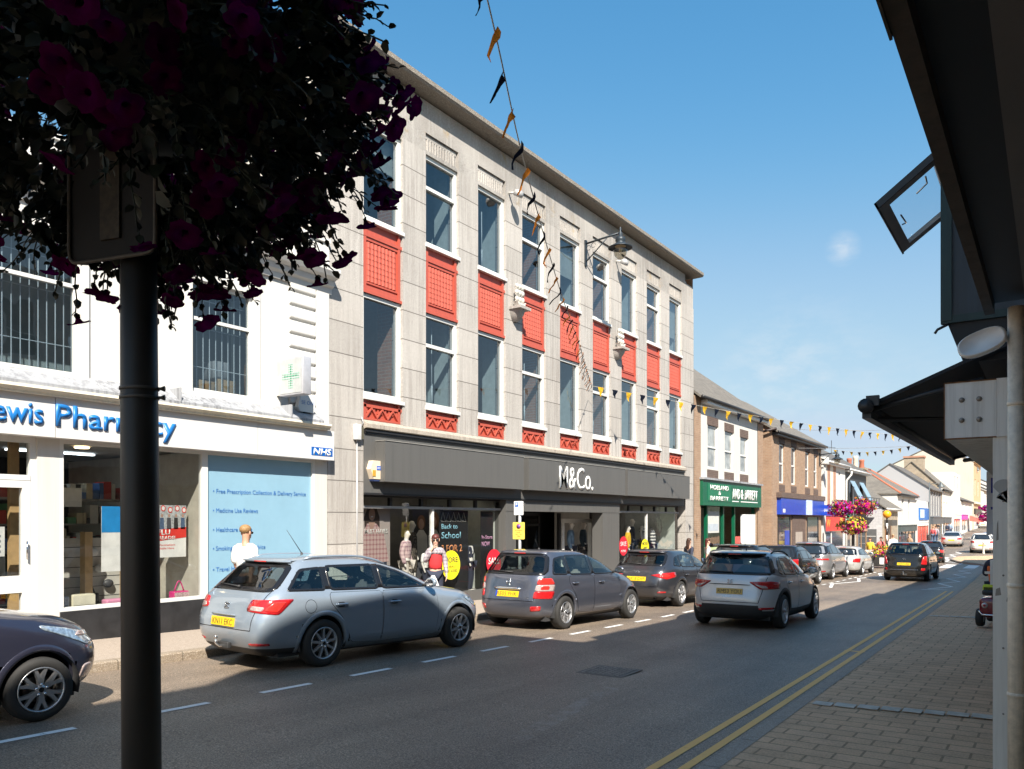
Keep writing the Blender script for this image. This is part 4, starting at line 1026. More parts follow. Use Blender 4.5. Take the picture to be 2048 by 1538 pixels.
fo=m.build('fascia',P); bl=M('sign_blue',(.015,.17,.50),.4,var=.05)
pa,pb,ea=at_t(111,840,FP).y,at_t(351,840,FP).y,at_t(-14,840,FP).y
text('Pharmacy',bl,fo,(FP,pa,3.045),(0,1,0),.315,width=pb-pa,ext=.022,bold=.012)
text('ewis',bl,fo,(FP,ea,3.045),(0,1,0),.305,width=at_t(86,840,FP).y-ea,ext=.022,bold=.012)
m=MB(); m.box(FP,FP+.006,10.16,10.68,2.95,3.105,M('health_blue',(.0,.10,.42),.4)); bo=m.build('health_badge',P)
text('NHS',M('sign_white',(.8,.8,.8)),bo,(FP+.006,10.20,2.968),(0,1,0),.118,width=.44,ext=.003,bold=.03,shear=.18)
m=MB()      # shopfront joinery, plinth, piers
m.box(T0-.15,T0,5.42,5.72,-.3,2.88,white_render2); m.box(T0-.15,T0,10.42,10.73,-.4,2.88,white_render2)
m.box(T0-.12,T0+.03,5.72,10.42,-.4,.44,black_gloss and M('black_plinth',(.022,.022,.024),.45,scale=3,var=.4,bump=.1))
m.build('shopfront_pier',P)
o=window(P,T0,5.72,8.05,.44,2.88,.055,.09,upvc,g=shop_glass,name='shop_window')
o=window(P,T0,8.05,10.42,.44,2.88,.055,.09,upvc,g=M('pale_blue_vinyl',(.24,.41,.53),.25,var=.05,scale=2,coat=.5),name='vinyl_window')
ink=M('vinyl_ink_blue',(.035,.15,.42),.4); x=T0-.04
for z,s_ in ((2.19,'Free Prescription Collection & Delivery Service'),(1.865,'Medicine Use Reviews'),(1.54,'Healthcare Advice'),(1.225,'Smoking Cessation Advice'),(.87,'Travel Health')):
    me=text('\u2022 '+s_,ink,o,(x,8.23,z),(0,1,0),.078,width=len(s_)*.0405+.10,ext=.002)
m=MB()      # door and its side lights
frame(m,T0-.03,3.9,5.42,-.3,2.88,.08,.1,upvc,(2.32,)); m.box(T0-.12,T0-.03,4.05,5.34,.75,.98,upvc); m.box(T0-.12,T0-.03,4.05,5.34,-.25,-.1,upvc); m.box(T0-.12,T0-.025,5.24,5.34,-.25,2.28,upvc); m.box(T0-.12,T0-.025,3.98,4.08,-.25,2.28,upvc); m.box(T0-.12,T0-.025,4.08,5.24,2.18,2.28,upvc)
o=m.build('door',P); m=MB(); m.quad((T0-.08,3.98,-.25),(T0-.08,5.36,-.25),(T0-.08,5.36,2.8),(T0-.08,3.98,2.8),shop_glass); m.build('pane',o)
m=MB(); m.tube([(T0+.02,5.28,1.2),(T0+.02,5.28,1.45)],.012,chrome,6); m.build('door_handle',o)
o=window(P,T0,1.2,3.9,.44,2.88,.055,.09,upvc,g=shop_glass,name='shop_window')
m=MB()      # inside of the shop
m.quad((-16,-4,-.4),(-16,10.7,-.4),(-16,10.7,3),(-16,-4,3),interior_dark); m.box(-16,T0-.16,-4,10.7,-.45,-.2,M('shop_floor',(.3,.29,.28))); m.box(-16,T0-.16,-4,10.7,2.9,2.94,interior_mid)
m.box(-16,T0-.13,8.06,8.12,-.3,2.88,M('side_board',(.45,.42,.36),.7)); m.box(-12.6,T0-.12,5.72,8.06,.30,.40,upvc)
wood=M('pine_wood',(.50,.33,.16),.6,scale=12,local=True)
m.box(-12.2,-12.12,5.3,5.42,-.2,2.9,wood); m.box(-12.75,-12.65,7.25,7.42,.4,1.3,wood); m.box(-12.75,-12.6,6.6,6.72,.38,1.55,wood)
m.box(-12.95,-12.9,5.8,8.05,.4,1.45,M('slatwall',(.50,.48,.44),.7,local=True))
for i in range(6): m.box(-12.9,-12.895,5.8,8.05,.50+i*.16,.508+i*.16,dark_trim)
for i in range(5): m.box(-15.6,-15.2,5.0,7.6,.3+i*.42,.33+i*.42,M('shelf_board',(.25,.24,.23),.7))
m.build('shop_interior',P)
rn_=random.Random(5); m=MB(); cols=[M('stock_%s'%n,c,.5) for n,c in (('white',(.55,.55,.53)),('blue',(.08,.16,.36)),('green',(.10,.26,.14)),('red',(.42,.06,.05)),('cream',(.5,.44,.32)),('dark',(.05,.05,.055)))]
for k in range(5):
    z=.42+k*.42; s=5.55; m.box(-14.0,-13.6,5.5,7.9,z-.03,z,M('shelf_board',(.25,.24,.23)))
    while s<7.8:
        w_=rn_.uniform(.05,.16); h_=rn_.uniform(.10,.34)
        if rn_.random()<.85: m.box(-13.95,-13.65,s,s+w_*.92,z,z+h_,rn_.choice(cols))
        s+=w_
for s,z,w_,h_,q in ((7.50,1.55,.16,.24,2),(7.68,1.55,.14,.22,0),(7.84,1.53,.14,.26,4),(6.05,2.0,.25,.35,5),(6.4,1.95,.3,.3,0),(5.95,1.3,.22,.2,4)): m.box(-12.9,-12.89,s,s+w_,z,z+h_,cols[q])
for i,(s,z) in enumerate(((6.75,.72),(6.95,.95),(7.1,.70),(7.3,1.1),(6.85,1.22))): m.ball((-12.83,s,z),(.05,.09,.07),cols[(5,0,5,4,0)[i]],8)
tag(m.build('shelf_stock',P),kind='stuff')
m=MB(); Mx=Matrix.Translation((-12.6,6.55,2.885)); m.lathe([(.11,0),(.10,-.02),(.0,-.025)],emit('warm_lamp',(1,.75,.4),3.0),18,Mx); tag(m.build('ceiling_lamp',None,origin=(-12.6,6.55,2.89)),'round warm ceiling lamp glowing inside the pharmacy window','lamp')
m=MB(); m.box(-13.9,-13.8,6.0,7.4,2.86,2.885,emit('strip_lamp',(.8,.92,1),2.2)); tag(m.build('strip_light',None,origin=(-13.85,6.7,2.89)),'long white strip light on the pharmacy ceiling','lamp')
# ------------------------------------------------------------------ the street beyond
def roof_mb(m,t,d,s0,s1,ze,zr,mat,hip0=0,hip1=0,ov=.28,og=.12):
    """roof with its ridge along the street; t: facade, d: depth"""
    f=t+ov; b=t-d-ov; r=t-d/2; k=ze-ov*(zr-ze)/(d/2); th=.10
    A=[(f,s0-og,k),(f,s1+og,k),(r,s1+og-hip1,zr),(r,s0-og+hip0,zr)]; Bq=[(b,s0-og,k),(r,s0-og+hip0,zr),(r,s1+og-hip1,zr),(b,s1+og,k)]
    for q in (A,Bq): m.prism([(x,y,z) for x,y,z in q],(0,0,th),mat)
    if hip0: m.prism([(b,s0-og,k),(f,s0-og,k),(r,s0-og+hip0,zr)],(0,0,th),mat)
    if hip1: m.prism([(f,s1+og,k),(b,s1+og,k),(r,s1+og-hip1,zr)],(0,0,th),mat)
def house(name,label,t,s0,s1,ze,zr,wall,roofm=None,d=8,holes=(),side=None,hip=(0,0),trim=None,gut=None,group=None,cat='building',winkw=None,parapet=0,ridge=None):
    zb=min(gz(s0),gz(s1))-.4
    B=thing(name,label,cat,(t,(s0+s1)/2,gz((s0+s1)/2)),0,group)
    m=MB(); facade(m,t,s0,s1,zb,ze,[h[:4] for h in holes],wall,.16)
    sm=side or wall; r=t-d/2; top0=[(r,s0,zr)] if (zr>ze and not hip[0]) else []; top1=[(r,s1,zr)] if (zr>ze and not hip[1]) else []
    a=[(t,s0,zb),(t,s0,ze)]+top0+[(t-d,s0,ze),(t-d,s0,zb)]; m.add(a,[tuple(range(len(a)))],sm)
    a=[(t,s1,zb),(t,s1,ze)]+top1+[(t-d,s1,ze),(t-d,s1,zb)]; m.add(a,[tuple(range(len(a)))[::-1]],sm)
    m.quad((t-d,s0,zb),(t-d,s0,ze),(t-d,s1,ze),(t-d,s1,zb),sm)
    if zr<=ze: m.quad((t,s0,ze-parapet),(t,s1,ze-parapet),(t-d,s1,ze-parapet),(t-d,s0,ze-parapet),lead)
    m.build('wall',B)
    if roofm:
        m=MB(); roof_mb(m,t,d,s0,s1,ze,zr,roofm,*hip); ro=m.build('roof',B)
        if ridge:
            m=MB(); m.tube([(t-d/2,s0+hip[0],zr+.12),(t-d/2,s1-hip[1],zr+.12)],.10,ridge,6)
            for hp,ss,e in ((hip[0],s0,1),(hip[1],s1,-1)):
                if hp: m.tube([(t+.25,ss-.1*e,ze-.08),(t-d/2,ss+hp*e,zr+.12)],.09,ridge,6)
            m.build('ridge_tile',ro)
        if gut:
            m=MB(); x=t+.28+.05; k=ze-.28*(zr-ze)/(d/2)+.02; m.tube([(x,s0-.05,k),(x,s1+.05,k)],.065,gut,8); m.box(t-.02,t+.27,s0,s1,k-.14,k-.02,gut); m.build('gutter',B)
    for h in holes:
        kw=dict(fw=.06,th=.06,bars=((h[2]+h[3])/2,),g=far_glass)
        if len(h)>4: kw.update(h[4])
        window(B,t-.08,*h[:4],**kw)
    return B
def shop(B,t,s0,s1,z0,zf0,zf1,fascia_mat,frame_mat,proj=.12,mull=(),glassm=None,door=None,riser=.5):
    """glazed shopfront with a fascia board over it"""
    m=MB(); m.box(t,t+proj,s0,s1,zf0,zf1,fascia_mat); m.box(t,t+proj+.06,s0-.03,s1+.03,zf1,zf1+.07,fascia_mat); fo=m.build('fascia',B)
    m=MB(); m.box(t+.003,t+.06,s0,s0+.12,z0,zf0,frame_mat); m.box(t+.003,t+.06,s1-.12,s1,z0,zf0,frame_mat); m.box(t+.003,t+.05,s0+.12,s1-.12,z0,z0+riser,frame_mat)
    for s in mull: m.box(t+.003,t+.055,s-.04,s+.04,z0+riser,zf0,frame_mat)
    so=m.build('shop_window',B)
    m=MB(); m.quad((t+.02,s0+.12,z0+riser),(t+.02,s1-.12,z0+riser),(t+.02,s1-.12,zf0),(t+.02,s0+.12,zf0),glassm or far_glass); m.build('pane',so)
    if door:
        m=MB(); m.box(t+.004,t+.07,door[0],door[1],z0,zf0-.1,door[2]); m.box(t+.07,t+.075,door[0]+.15,door[1]-.15,z0+.3,zf0-.35,far_glass); m.build('door',B)
    return fo
B=house('cream_reflector_house','cream rendered house added out of view beyond the pharmacy to bounce sunlight',T0,-19.5,-4.1,7.2,9.4,white_render2,slate,8,[(s,s+1.2,3.8,5.6) for s in (-18,-14.5,-11,-7.5)],gut=dark_trim); shop(B,T0,-19,-4.6,.1,2.9,3.5,cream_trim,upvc,.2,(-15,-11,-8))  # unseen house, added to reflect sunlight onto the near pavement and column
B=house('white_reflector_house','second white rendered house added out of view to throw warm light across the road',T0,-38,-19.6,7.0,9.2,white_render,slate,8,[(s,s+1.2,3.8,5.6) for s in (-36,-32,-28,-24)],gut=dark_trim); shop(B,T0,-37,-20.2,.3,3.0,3.6,white_render,upvc,.2,(-33,-28,-24))  # unseen as well, another sunlit front added for warm bounce
green=M('sign_green',(.004,.10,.05),.4,var=.1); sw=M('sign_white',(.82,.82,.80),.5,var=.03)
# brick shop with white upper wall
t=T0; g=gz(34)
B=thing('health_shop','brick shop with white upper wall, three sash windows and a deep green fascia','building',(t,34,g))
hs=[(31.25,32.42,3.86,5.62),(33.3,34.4,3.86,5.55),(35.35,36.4,3.86,5.47)]
m=MB(); zb=-1.4
facade(m,t+.0,30.45,37.85,2.35,6.62,hs,white_render2,.10)
facade(m,t+.02,29.72,30.45,zb,6.62,[],brick_brown); facade(m,t+.02,37.85,38.7,zb,6.62,[],brick_brown)
a=[(t+.02,38.7,zb),(t+.02,38.7,6.62),(-15.6,38.7,9.6),(-19.5,38.7,6.62),(-19.5,38.7,zb)]; m.add(a,[(4,3,2,1,0)],brick_brown); m.add([(x,29.75,z) for x,y,z in a],[(0,1,2,3,4)],brick_brown)
m.quad((t,30.45,zb),(t-2.5,30.45,zb),(t-2.5,30.45,2.4),(t,30.45,2.4),brick_brown); m.quad((t-2.5,37.85,zb),(t,37.85,zb),(t,37.85,2.4),(t-2.5,37.85,2.4),brick_brown)
m.build('wall',B)
m=MB(); roof_mb(m,t,8,29.9,38.62,6.72,9.7,slate2); m.build('roof',B)
m=MB(); m.tube([(t+.36,29.75,6.55),(t+.36,38.8,6.55)],.07,dark_trim,8); m.box(t+.03,t+.30,30.46,38.6,6.38,6.52,upvc); m.build('gutter',B)
for a,b,c,d in hs:
    m=MB(); m.box(t-.05,t+.012,a-.06,b+.06,d,d+.36,brick_dark); m.build('brick_lintel',B); m=MB(); m.box(t-.05,t+.012,a-.06,b+.06,c-.40,c-.06,brick_dark); m.build('brick_sill',B)
    window(B,t-.05,a,b,c,d,.075,.07,upvc,((c+d)/2,),g=M('pale_window_glass',(.30,.31,.30),.08,var=.5,scale=2,spec=.9))
m=MB(); m.box(t-.1,t+.14,30.35,38.0,2.33,3.36,green); m.box(t-.1,t+.22,30.3,38.05,3.36,3.44,lead); m.box(t+.14,t+.155,30.9,33.6,2.52,3.22,M('sign_green_light',(.01,.15,.075),.4)); fo=m.build('fascia',B)
text('HOLLAND',sw,fo,(t+.155,31.15,2.98),(0,1,0),.19,width=2.2,ext=.01,bold=.03); text('&',sw,fo,(t+.155,32.1,2.77),(0,1,0),.16,width=.3,ext=.01,bold=.02); text('BARRETT',sw,fo,(t+.155,31.15,2.55),(0,1,0),.17,width=2.2,ext=.01,bold=.03)
text('AND & BARRETT',sw,fo,(t+.14,33.85,2.66),(0,1,0),.44,width=3.55,ext=.015,bold=.03)
m=MB(); m.box(t+.14,t+.15,33.85,34.7,2.53,2.57,sw); m.box(t+.14,t+.15,35.0,37.4,2.53,2.57,sw); m.build('underline',fo)
m=MB(); gz_=gz(34)
for s in (30.45,31.5,33.45,34.9,37.72): m.box(t-.25,t-.12,s,s+.12,zb,2.33,green)
m.box(t-.25,t-.12,31.6,33.45,zb,-.35,green); m.box(t-2.4,t-2.3,34.9,37.8,zb,2.33,upvc); m.box(t-2.6,t-2.5,30.5,37.8,zb,2.4,interior_dark); m.box(t-.2,t-.05,36.0,37.7,zb,2.0,M('white_board',(.70,.72,.72),.5)); m.build('shop_window',B)
m=MB(); m.quad((t-.2,31.6,-.35),(t-.2,33.45,-.35),(t-.2,33.45,2.3),(t-.2,31.6,2.3),shop_glass); m.build('pane',B)
for (s0,s1,z0,z1,mt,lab) in ((31.7,33.1,1.2,2.1,M('poster_pale',(.55,.56,.53),.6),'pale printed poster high in the green framed shop window'),(31.9,33.0,-.1,.6,M('poster_lime',(.45,.55,.30),.6),'pale lime poster low in the green framed shop window'),(35.0,35.9,-.2,1.0,M('poster_red',(.62,.10,.08),.6),'red and white offer poster beside the green shop doorway')):
    m=MB(); m.box(t-.19,t-.18,s0,s1,z0,z1,mt); m.box(t-.181,t-.176,s0+.1,s1-.1,z0+.08,lerp(z0,z1,.42),M('poster_inset',(.42,.47,.52),.6)); tag(m.build('poster',None,origin=(t-.18,(s0+s1)/2,z0)),lab,'poster')
# brown brick bank with blue fascia
t=T0; hs=[(40.6,41.55,3.6,5.6),(42.85,43.8,3.6,5.6),(45.7,46.65,3.6,5.55),(47.6,48.55,3.6,5.5)]
B=house('bank_building','brown brick bank with blue fascia and four slim white windows upstairs',t+.25,39.4,49.4,6.2,9.0,brick_brown,slate2,9,[(a,b,c,d,dict(fw=.09)) for a,b,c,d in hs],gut=dark_trim)
m=MB(); zb=-1.5
m.quad((t-.7,38.7,zb),(t-.7,39.4,zb),(t-.7,39.4,6.2),(t-.7,38.7,6.2),brick_house); m.build('link_wall',B)
for a,b,c,d in hs:
    m=MB(); x=t+.25; m.box(x-.05,x+.012,a-.06,b+.06,d,d+.36,brick_dark); m.build('brick_lintel',B); m=MB(); m.box(x-.05,x+.012,a-.06,b+.06,c-.42,c-.08,brick_dark); m.build('brick_sill',B)
m=MB(); m.tube([(t-.5,39.15,zb),(t-.5,39.15,6.0)],.07,M('brown_downpipe',(.045,.03,.028),.5),8); m.tube([(t-.5,39.15,6.0),(t+.5,39.25,6.2)],.06,M('brown_downpipe',(.045,.03,.028),.5),8); m.build('downpipe',B)
bb=M('bank_blue',(.02,.06,.40),.35); x=t+.25
m=MB(); m.box(x,x+.22,40.2,49.2,2.02,2.86,bb); m.box(x,x+.26,40.1,49.3,2.86,3.12,brick_dark); m.box(x+.22,x+.24,45.0,46.3,2.02,2.86,M('pale_blue_cross',(.50,.60,.85),.4)); m.box(x+.24,x+.245,45.2,46.1,2.28,2.55,sw); m.box(x+.22,x+.225,40.5,40.9,2.12,2.3,sw); m.build('fascia',B)
m=MB(); 
for s0,s1 in ((40.3,42.6),(46.0,48.6)): m.box(x+.003,x+.012,s0,s1,-.6,1.9,far_glass); m.box(x+.012,x+.04,s0,s0+.1,-.6,1.9,dark_trim); m.box(x+.012,x+.04,s1-.1,s1,-.6,1.9,dark_trim)
m.box(x+.003,x+.05,42.9,45.6,zb,1.95,brick_dark); m.box(x+.05,x+.055,43.5,44.9,zb,1.1,M('lobby_beige',(.36,.31,.27),.7)); m.box(x+.013,x+.03,41.6,42.4,zb,1.2,bb); m.build('shop_window',B)
m=MB(); m.box(x+.1,x+.95,49.05,49.25,2.0,2.62,bb); hs_=tag(m.build('hanging_sign',None,origin=(x+.5,49.15,2.0)),'small blue projecting sign with white lettering at the edge of the brick bank','sign'); text('HALIFAX',sw,hs_,(x+.16,49.045,2.22),(1,0,0),.2,width=.72,ext=.006)
# white shop with brick window strips and red fascia
t=T0; 
B=house('white_shop','white fronted shop with brick strips upstairs and a red fascia below',t,49.5,57.2,5.45,7.6,white_render,slate,8,[(57.2-2.0,57.2-1.5,3.2,4.9)],gut=upvc,ridge=M('red_ridge_tile',(.42,.13,.07),.8))
m=MB()
for a,b in ((50.2,51.0),(52.0,52.7),(53.6,54.3)): m.box(t,t+.03,a,b,2.2,5.2,brick_red)
for a,b in ((51.0,52.0),(52.7,53.6)): m.box(t,t+.015,a,b,2.2,5.2,M('cream_panel',(.72,.66,.55),.6))
m.box(t,t+.35,49.5,50.1,-1.5,5.45,white_render); m.bbox(t,t+.5,49.45,50.3,5.05,5.5,white_render,.05); m.build('front_panel',B)
rs=M('sign_red',(.62,.03,.02),.4); fo=shop(B,t,50.3,56.6,gz(53)-.1,1.05,2.0,rs,upvc,.14,(53,))
text('W',M('sign_orange',(.75,.35,.05),.5),fo,(t+.14,51.2,1.3),(0,1,0),.5,width=1.0,ext=.01); m=MB(); m.box(t+.14,t+.15,55,55.8,1.2,1.9,M('sign_orange',(.75,.35,.05))); m.build('emblem',fo)
# dark clad shop with tilted windows and green fascia
B=house('dark_clad_shop','black boarded shop with two tilted open windows, white gutter and green fascia',t,57.2,64.6,5.3,7.6,M('black_boards',(.03,.032,.036),.6,scale=3),slate,8,[(58.6,60.0,2.9,4.5,dict(bars=(),mat=M('brown_frame',(.16,.07,.03),.5))),(61.8,63.2,2.9,4.5,dict(bars=(),mat=M('brown_frame',(.16,.07,.03),.5)))],side=white_render,gut=upvc,ridge=M('red_ridge_tile',(.42,.13,.07)))
for s in (58.6,61.8): m=MB(); m.prism([(t+.03,s,4.45),(t+.75,s,3.0),(t+.79,s,3.02),(t+.07,s,4.47)],(0,1.4,0),M('pale_blue_glass',(.25,.36,.46),.05,spec=.9)); m.build('open_sash',B)
m=MB(); m.tube([(t+.4,57.3,5.0),(t+.4,57.2,4.8),(t+.1,57.15,4.4),(t+.08,57.15,-1)],.06,upvc,8); m.build('downpipe',B)
m=MB(); m.box(t+.05,t+1.0,57.4,64.5,2.55,2.6,dark_trim)
for s in range(58,65): m.box(t+.97,t+1.0,s,s+.04,2.6,3.3,dark_trim)
m.box(t+.96,t+1.01,57.4,64.5,3.3,3.34,dark_trim); m.build('balcony_rail',B)
fo=shop(B,t,57.5,60.6,gz(59)-.1,.9,2.1,M('sign_teal',(.01,.20,.12),.4),M('pale_door_frame',(.55,.5,.42),.5),.2,(58.9,)); m=MB(); m.box(t+.2,t+.21,58.4,59.4,1.3,1.9,sw); m.build('emblem',fo)
fo=shop(B,t,61.0,64.4,gz(63)-.1,.9,1.6,brick_red,M('timber_frame',(.30,.18,.10),.6),.12,(62.5,))
# low painted brick building with slate roof, its side wall facing us
B=house('low_stone_house','low house with pale painted gable wall, brown stone front and slate roof',-10.55,65.0,72.1,2.75,4.55,stone_wall,slate2,5.2,[(68.2,69.4,.2,1.5,dict(mat=M('brown_frame',(.16,.07,.03)),bars=()))],side=white_brick,gut=upvc)
m=MB(); m.box(-10.55,-10.45,66.0,67.2,gz(66)-.1,1.2,M('brown_door',(.20,.10,.05),.5)); m.box(-10.55,-10.0,65.8,68.2,1.3,1.75,M('dark_hood',(.07,.065,.06),.7)); m.build('door',B)
m=MB(); m.box(-11.9,-10.95,64.93,64.99,-.55,1.05,M('notice_dark',(.10,.105,.11),.5)); m.box(-11.85,-11.0,64.92,64.93,.5,.53,sw); m.box(-11.85,-11.0,64.92,64.93,-.05,-.03,sw); tag(m.build('notice_board',None,origin=(-11.4,64.96,-.55)),'dark notice board on the pale painted gable wall','notice board')
CH=thing('chimney_stack','rubble stone chimney stack with three clay pots rising behind the low house','chimney',(-12.6,66,4))
m=MB(); m.box(-13.3,-11.95,65.6,66.7,2.5,5.6,stone_wall); m.box(-13.4,-11.85,65.5,66.8,5.6,5.75,stone_wall); m.build('stack',CH)
for x,mt,h in ((-13.1,M('red_pot',(.36,.12,.07),.8),.8),(-12.65,M('buff_pot',(.62,.52,.40),.8),.95),(-12.2,M('red_pot',(.36,.12,.07)),.65)):
    m=MB(); m.lathe([(.2,0),(.17,h*.7),(.2,h*.8),(.19,h),(.14,h)],mt,12,Matrix.Translation((x,66.1,5.75))); m.build('pot',CH)
m=MB(); m.tube([(-14.4,66,5.2),(-14.4,66,8.0)],.025,dark_trim,5); m.tube([(-14.4,66,7.0),(-13.8,66,6.9)],.02,dark_trim,5); m.tube([(-14.7,66,7.5),(-14.1,66,7.4)],.02,dark_trim,5); tag(m.build('television_aerial',None,origin=(-14.4,66,5.2)),'thin television aerial beside the clay chimney pots','aerial')
# white house with hipped slate roof
B=house('white_house','white house with hipped slate roof, red ridge tiles and a dark green shopfront',-10.6,72.3,82.6,4.05,6.3,white_render,slate2,7,[(74.6,75.8,1.5,3.6),(78.2,79.4,1.5,3.6)],hip=(3.3,2.2),gut=dark_trim,ridge=M('red_ridge_tile',(.42,.13,.07)))
fo=shop(B,-10.6,72.6,82.3,gz(77)-.1,.75,1.25,M('slate_green',(.05,.07,.07),.5),M('slate_green',(.05,.07,.07)),.2,(74.5,76.5,78.5,80.5))
# white shop, blue sign, red front
B=house('red_front_shop','white shop with a blue sign and bright red shopfront beside the lamp post',-10.5,82.7,91.4,3.6,3.6,white_render,None,7,[],parapet=.1)
fo=shop(B,-10.5,83.4,90.5,gz(87)-.1,1.2,1.5,sw,M('shop_red',(.62,.08,.05),.5),.12,(85,86.8,88.6),M('red_glass',(.45,.10,.08),.2))
m=MB(); m.box(-10.5,-10.38,84.0,90.6,1.75,2.9,M('blue_board',(.03,.14,.42),.5)); m.box(-10.38,-10.37,84.3,87.2,1.95,2.75,M('pale_print',(.5,.58,.7),.6)); tag(m.build('shop_sign',None,origin=(-10.45,87,1.75)),'square blue sign board with pale print above the red shopfront','sign')
# slate hung house with mansard and four tall windows
B=house('slate_hung_house','grey slate hung gable house with four tall white windows over a dark shop',-10.4,91.4,101.4,5.0,7.6,M('slate_grey_front',(.20,.20,.21),.7),slate,7.4,[(92.4,93.6,2.2,4.7),(94.6,95.8,2.2,4.7),(96.8,98.0,2.2,4.7),(99.0,100.2,2.2,4.7)],side=grey_render)
fo=shop(B,-10.4,91.6,101.2,gz(96)-.1,1.3,2.0,M('charcoal_board',(.07,.08,.09),.5),M('charcoal_board',(.07,.08,.09)),.3,(94,97),door=(97.3,99.3,M('black_door',(.03,.03,.03),.5)))
# stone gabled house
B=house('stone_gable_house','rubble stone gabled house with chimney beside the slate hung one',-10.3,101.5,110,5.4,8.4,white_render2,slate2,6.2,[(103,104.2,2,3.8),(106,107.2,2,3.8)],side=stone_wall,gut=dark_trim)
m=MB(); m.box(-14.2,-12.2,101.6,103,7.2,8.9,stone_wall); m.box(-14.3,-12.1,101.5,103.1,8.9,9.1,brick_red); m.build('chimney',B)
fo=shop(B,-10.3,101.8,109.7,gz(105)-.1,1.4,2.0,M('charcoal_board',(.07,.08,.09)),upvc,.2,(104,107))
# tall white house, low white row, cream hall, hillside terrace
B=house('tall_white_house','tall narrow white house with purple framed upper windows up the hill',-10.0,110.2,119,7.6,7.6,white_render,None,7,[(112,113.2,5.4,7.2,dict(mat=M('purple_frame',(.2,.12,.2),.5))),(115.5,116.7,5.4,7.2,dict(mat=M('purple_frame',(.2,.12,.2)))),(112,113.2,2.6,4.2),(115.5,116.7,2.6,4.2)],parapet=.1)
fo=shop(B,-10.0,110.6,118.7,gz(115)-.1,1.9,2.4,upvc,upvc,.2,(113,116))
B=house('low_white_row','low white row of shops with dark slate roof below the cream hall',-9.9,119.2,136,4.4,6.0,white_render,slate,7,[(121,122.4,2.6,3.9),(126,127.4,2.6,3.9),(131,132.4,2.6,3.9)],side=white_render,gut=dark_trim)
fo=shop(B,-9.9,119.5,127,gz(123)-.1,1.8,2.4,M('magenta_board',(.5,.05,.35),.5),upvc,.2,(122,125))
B=house('cream_hall','large cream gabled hall with an ochre front rising above the street',-9.8,138,152,10.6,13.2,ochre_render,slate2,11,[(140,142,5.5,8),(146,148,5.5,8)],side=cream_render)
m=MB(); m.box(-9.8,-9.4,137.9,152.1,10.5,10.9,cream_trim); m.box(-9.8,-9.5,137.9,152,4.2,4.5,cream_trim); m.build('cornice',B)
fo=shop(B,-9.8,138.5,151.5,gz(145)-.1,2.6,3.4,dark_trim,upvc,.2,(142,147))
for i,(s0,ze,t_,wm) in enumerate(((153,6.6,-9.4,white_render),(162,7.0,-9.3,white_render2),(172,7.6,-9.2,white_render),(183,8.4,-9.0,white_render2))):
    lab=('white terraced house just past the cream hall','off white terraced house second past the cream hall','white terraced house third past the cream hall','highest off white terraced house at the end of the street')[i]
    house('terraced_house',lab,t_,s0,s0+9,ze,ze+2,wm,slate,8,[(s0+1.5,s0+2.8,ze-2.6,ze-.8),(s0+5.5,s0+6.8,ze-2.6,ze-.8),(s0+3.4,s0+4.8,ze-5.2,ze-3)],group='terraced houses on the hill')
m=MB(); m.prism([(-9.6,128,2.3),(-8.2,128,1.7),(-8.2,131,1.7),(-9.6,131,2.3)],(0,0,.08),M('red_canvas',(.70,.16,.12),.7)); m.prism([(-8.2,128,1.7),(-8.2,131,1.7),(-8.2,131,1.4),(-8.2,128,1.4)],(.04,0,0),M('red_canvas',(.7,.16,.12)))
m.prism([(-9.6,128,2.3),(-8.2,128,1.7),(-8.2,128,1.4),(-9.6,128,1.6)],(0,.04,0),M('red_canvas',(.7,.16,.12))); tag(m.build('awning',None,origin=(-9,129.5,1.4)),'small red canvas awning over the white shops up the hill','awning')
# ------------------------------------------------------------------ things on the facades
# ship carvings on corbels
def ship(s,z,lab):
    t=thing('ship_carving',lab,'carving',(T0,s,z),0,'stone ship carvings on the store front'); st=M('pale_carved_stone',(.55,.53,.48),.85,scale=20,var=.25,bump=.3,bscale=40)
    m=MB(); x=T0
    m.prism([(x,s-.25,z),(x+.36,s-.25,z),(x+.36,s+.25,z),(x,s+.25,z)],(0,0,.07),granite2)
    vs=[];N=8
    for j,(w_,d_,zz) in enumerate(((.23,.32,z),(.20,.27,z-.12),(.13,.17,z-.24),(.05,.07,z-.30))):
        for i in range(N+1): a=math.pi*i/N; vs.append((x+d_*math.sin(a),s-w_*math.cos(a),zz))
    m.add(vs,[(j*(N+1)+i,j*(N+1)+i+1,(j+1)*(N+1)+i+1,(j+1)*(N+1)+i) for j in range(3) for i in range(N)],granite2,True); m.build('corbel',t)
    m=MB()
    m.prism([(x+.10,s-.20,z+.20),(x+.10,s-.13,z+.08),(x+.10,s+.13,z+.08),(x+.10,s+.20,z+.22),(x+.10,s+.1,z+.17),(x+.10,s-.1,z+.17)],(.14,0,0),st)
    for dz,w_ in ((.20,.20),(.37,.21),(.53,.19)):
        for dy in (-.13,0,.13):
            m.ball((x+.17,s+dy,z+dz+.07),(.055,w_*.30,.075),st,8); m.tube([(x+.17,s+dy-.01,z+.15),(x+.17,s+dy-.01,z+.68)],.012,st,5)
        m.tube([(x+.17,s-w_,z+dz),(x+.17,s+w_,z+dz+.01)],.016,st,5)
    m.build('ship',t)
ship(17.2,7.18,'carved stone sailing ship on a corbel at the fourth window bay of the granite store'); ship(23.05,7.18,'carved stone sailing ship on a corbel at the seventh window bay, beyond the lamp')
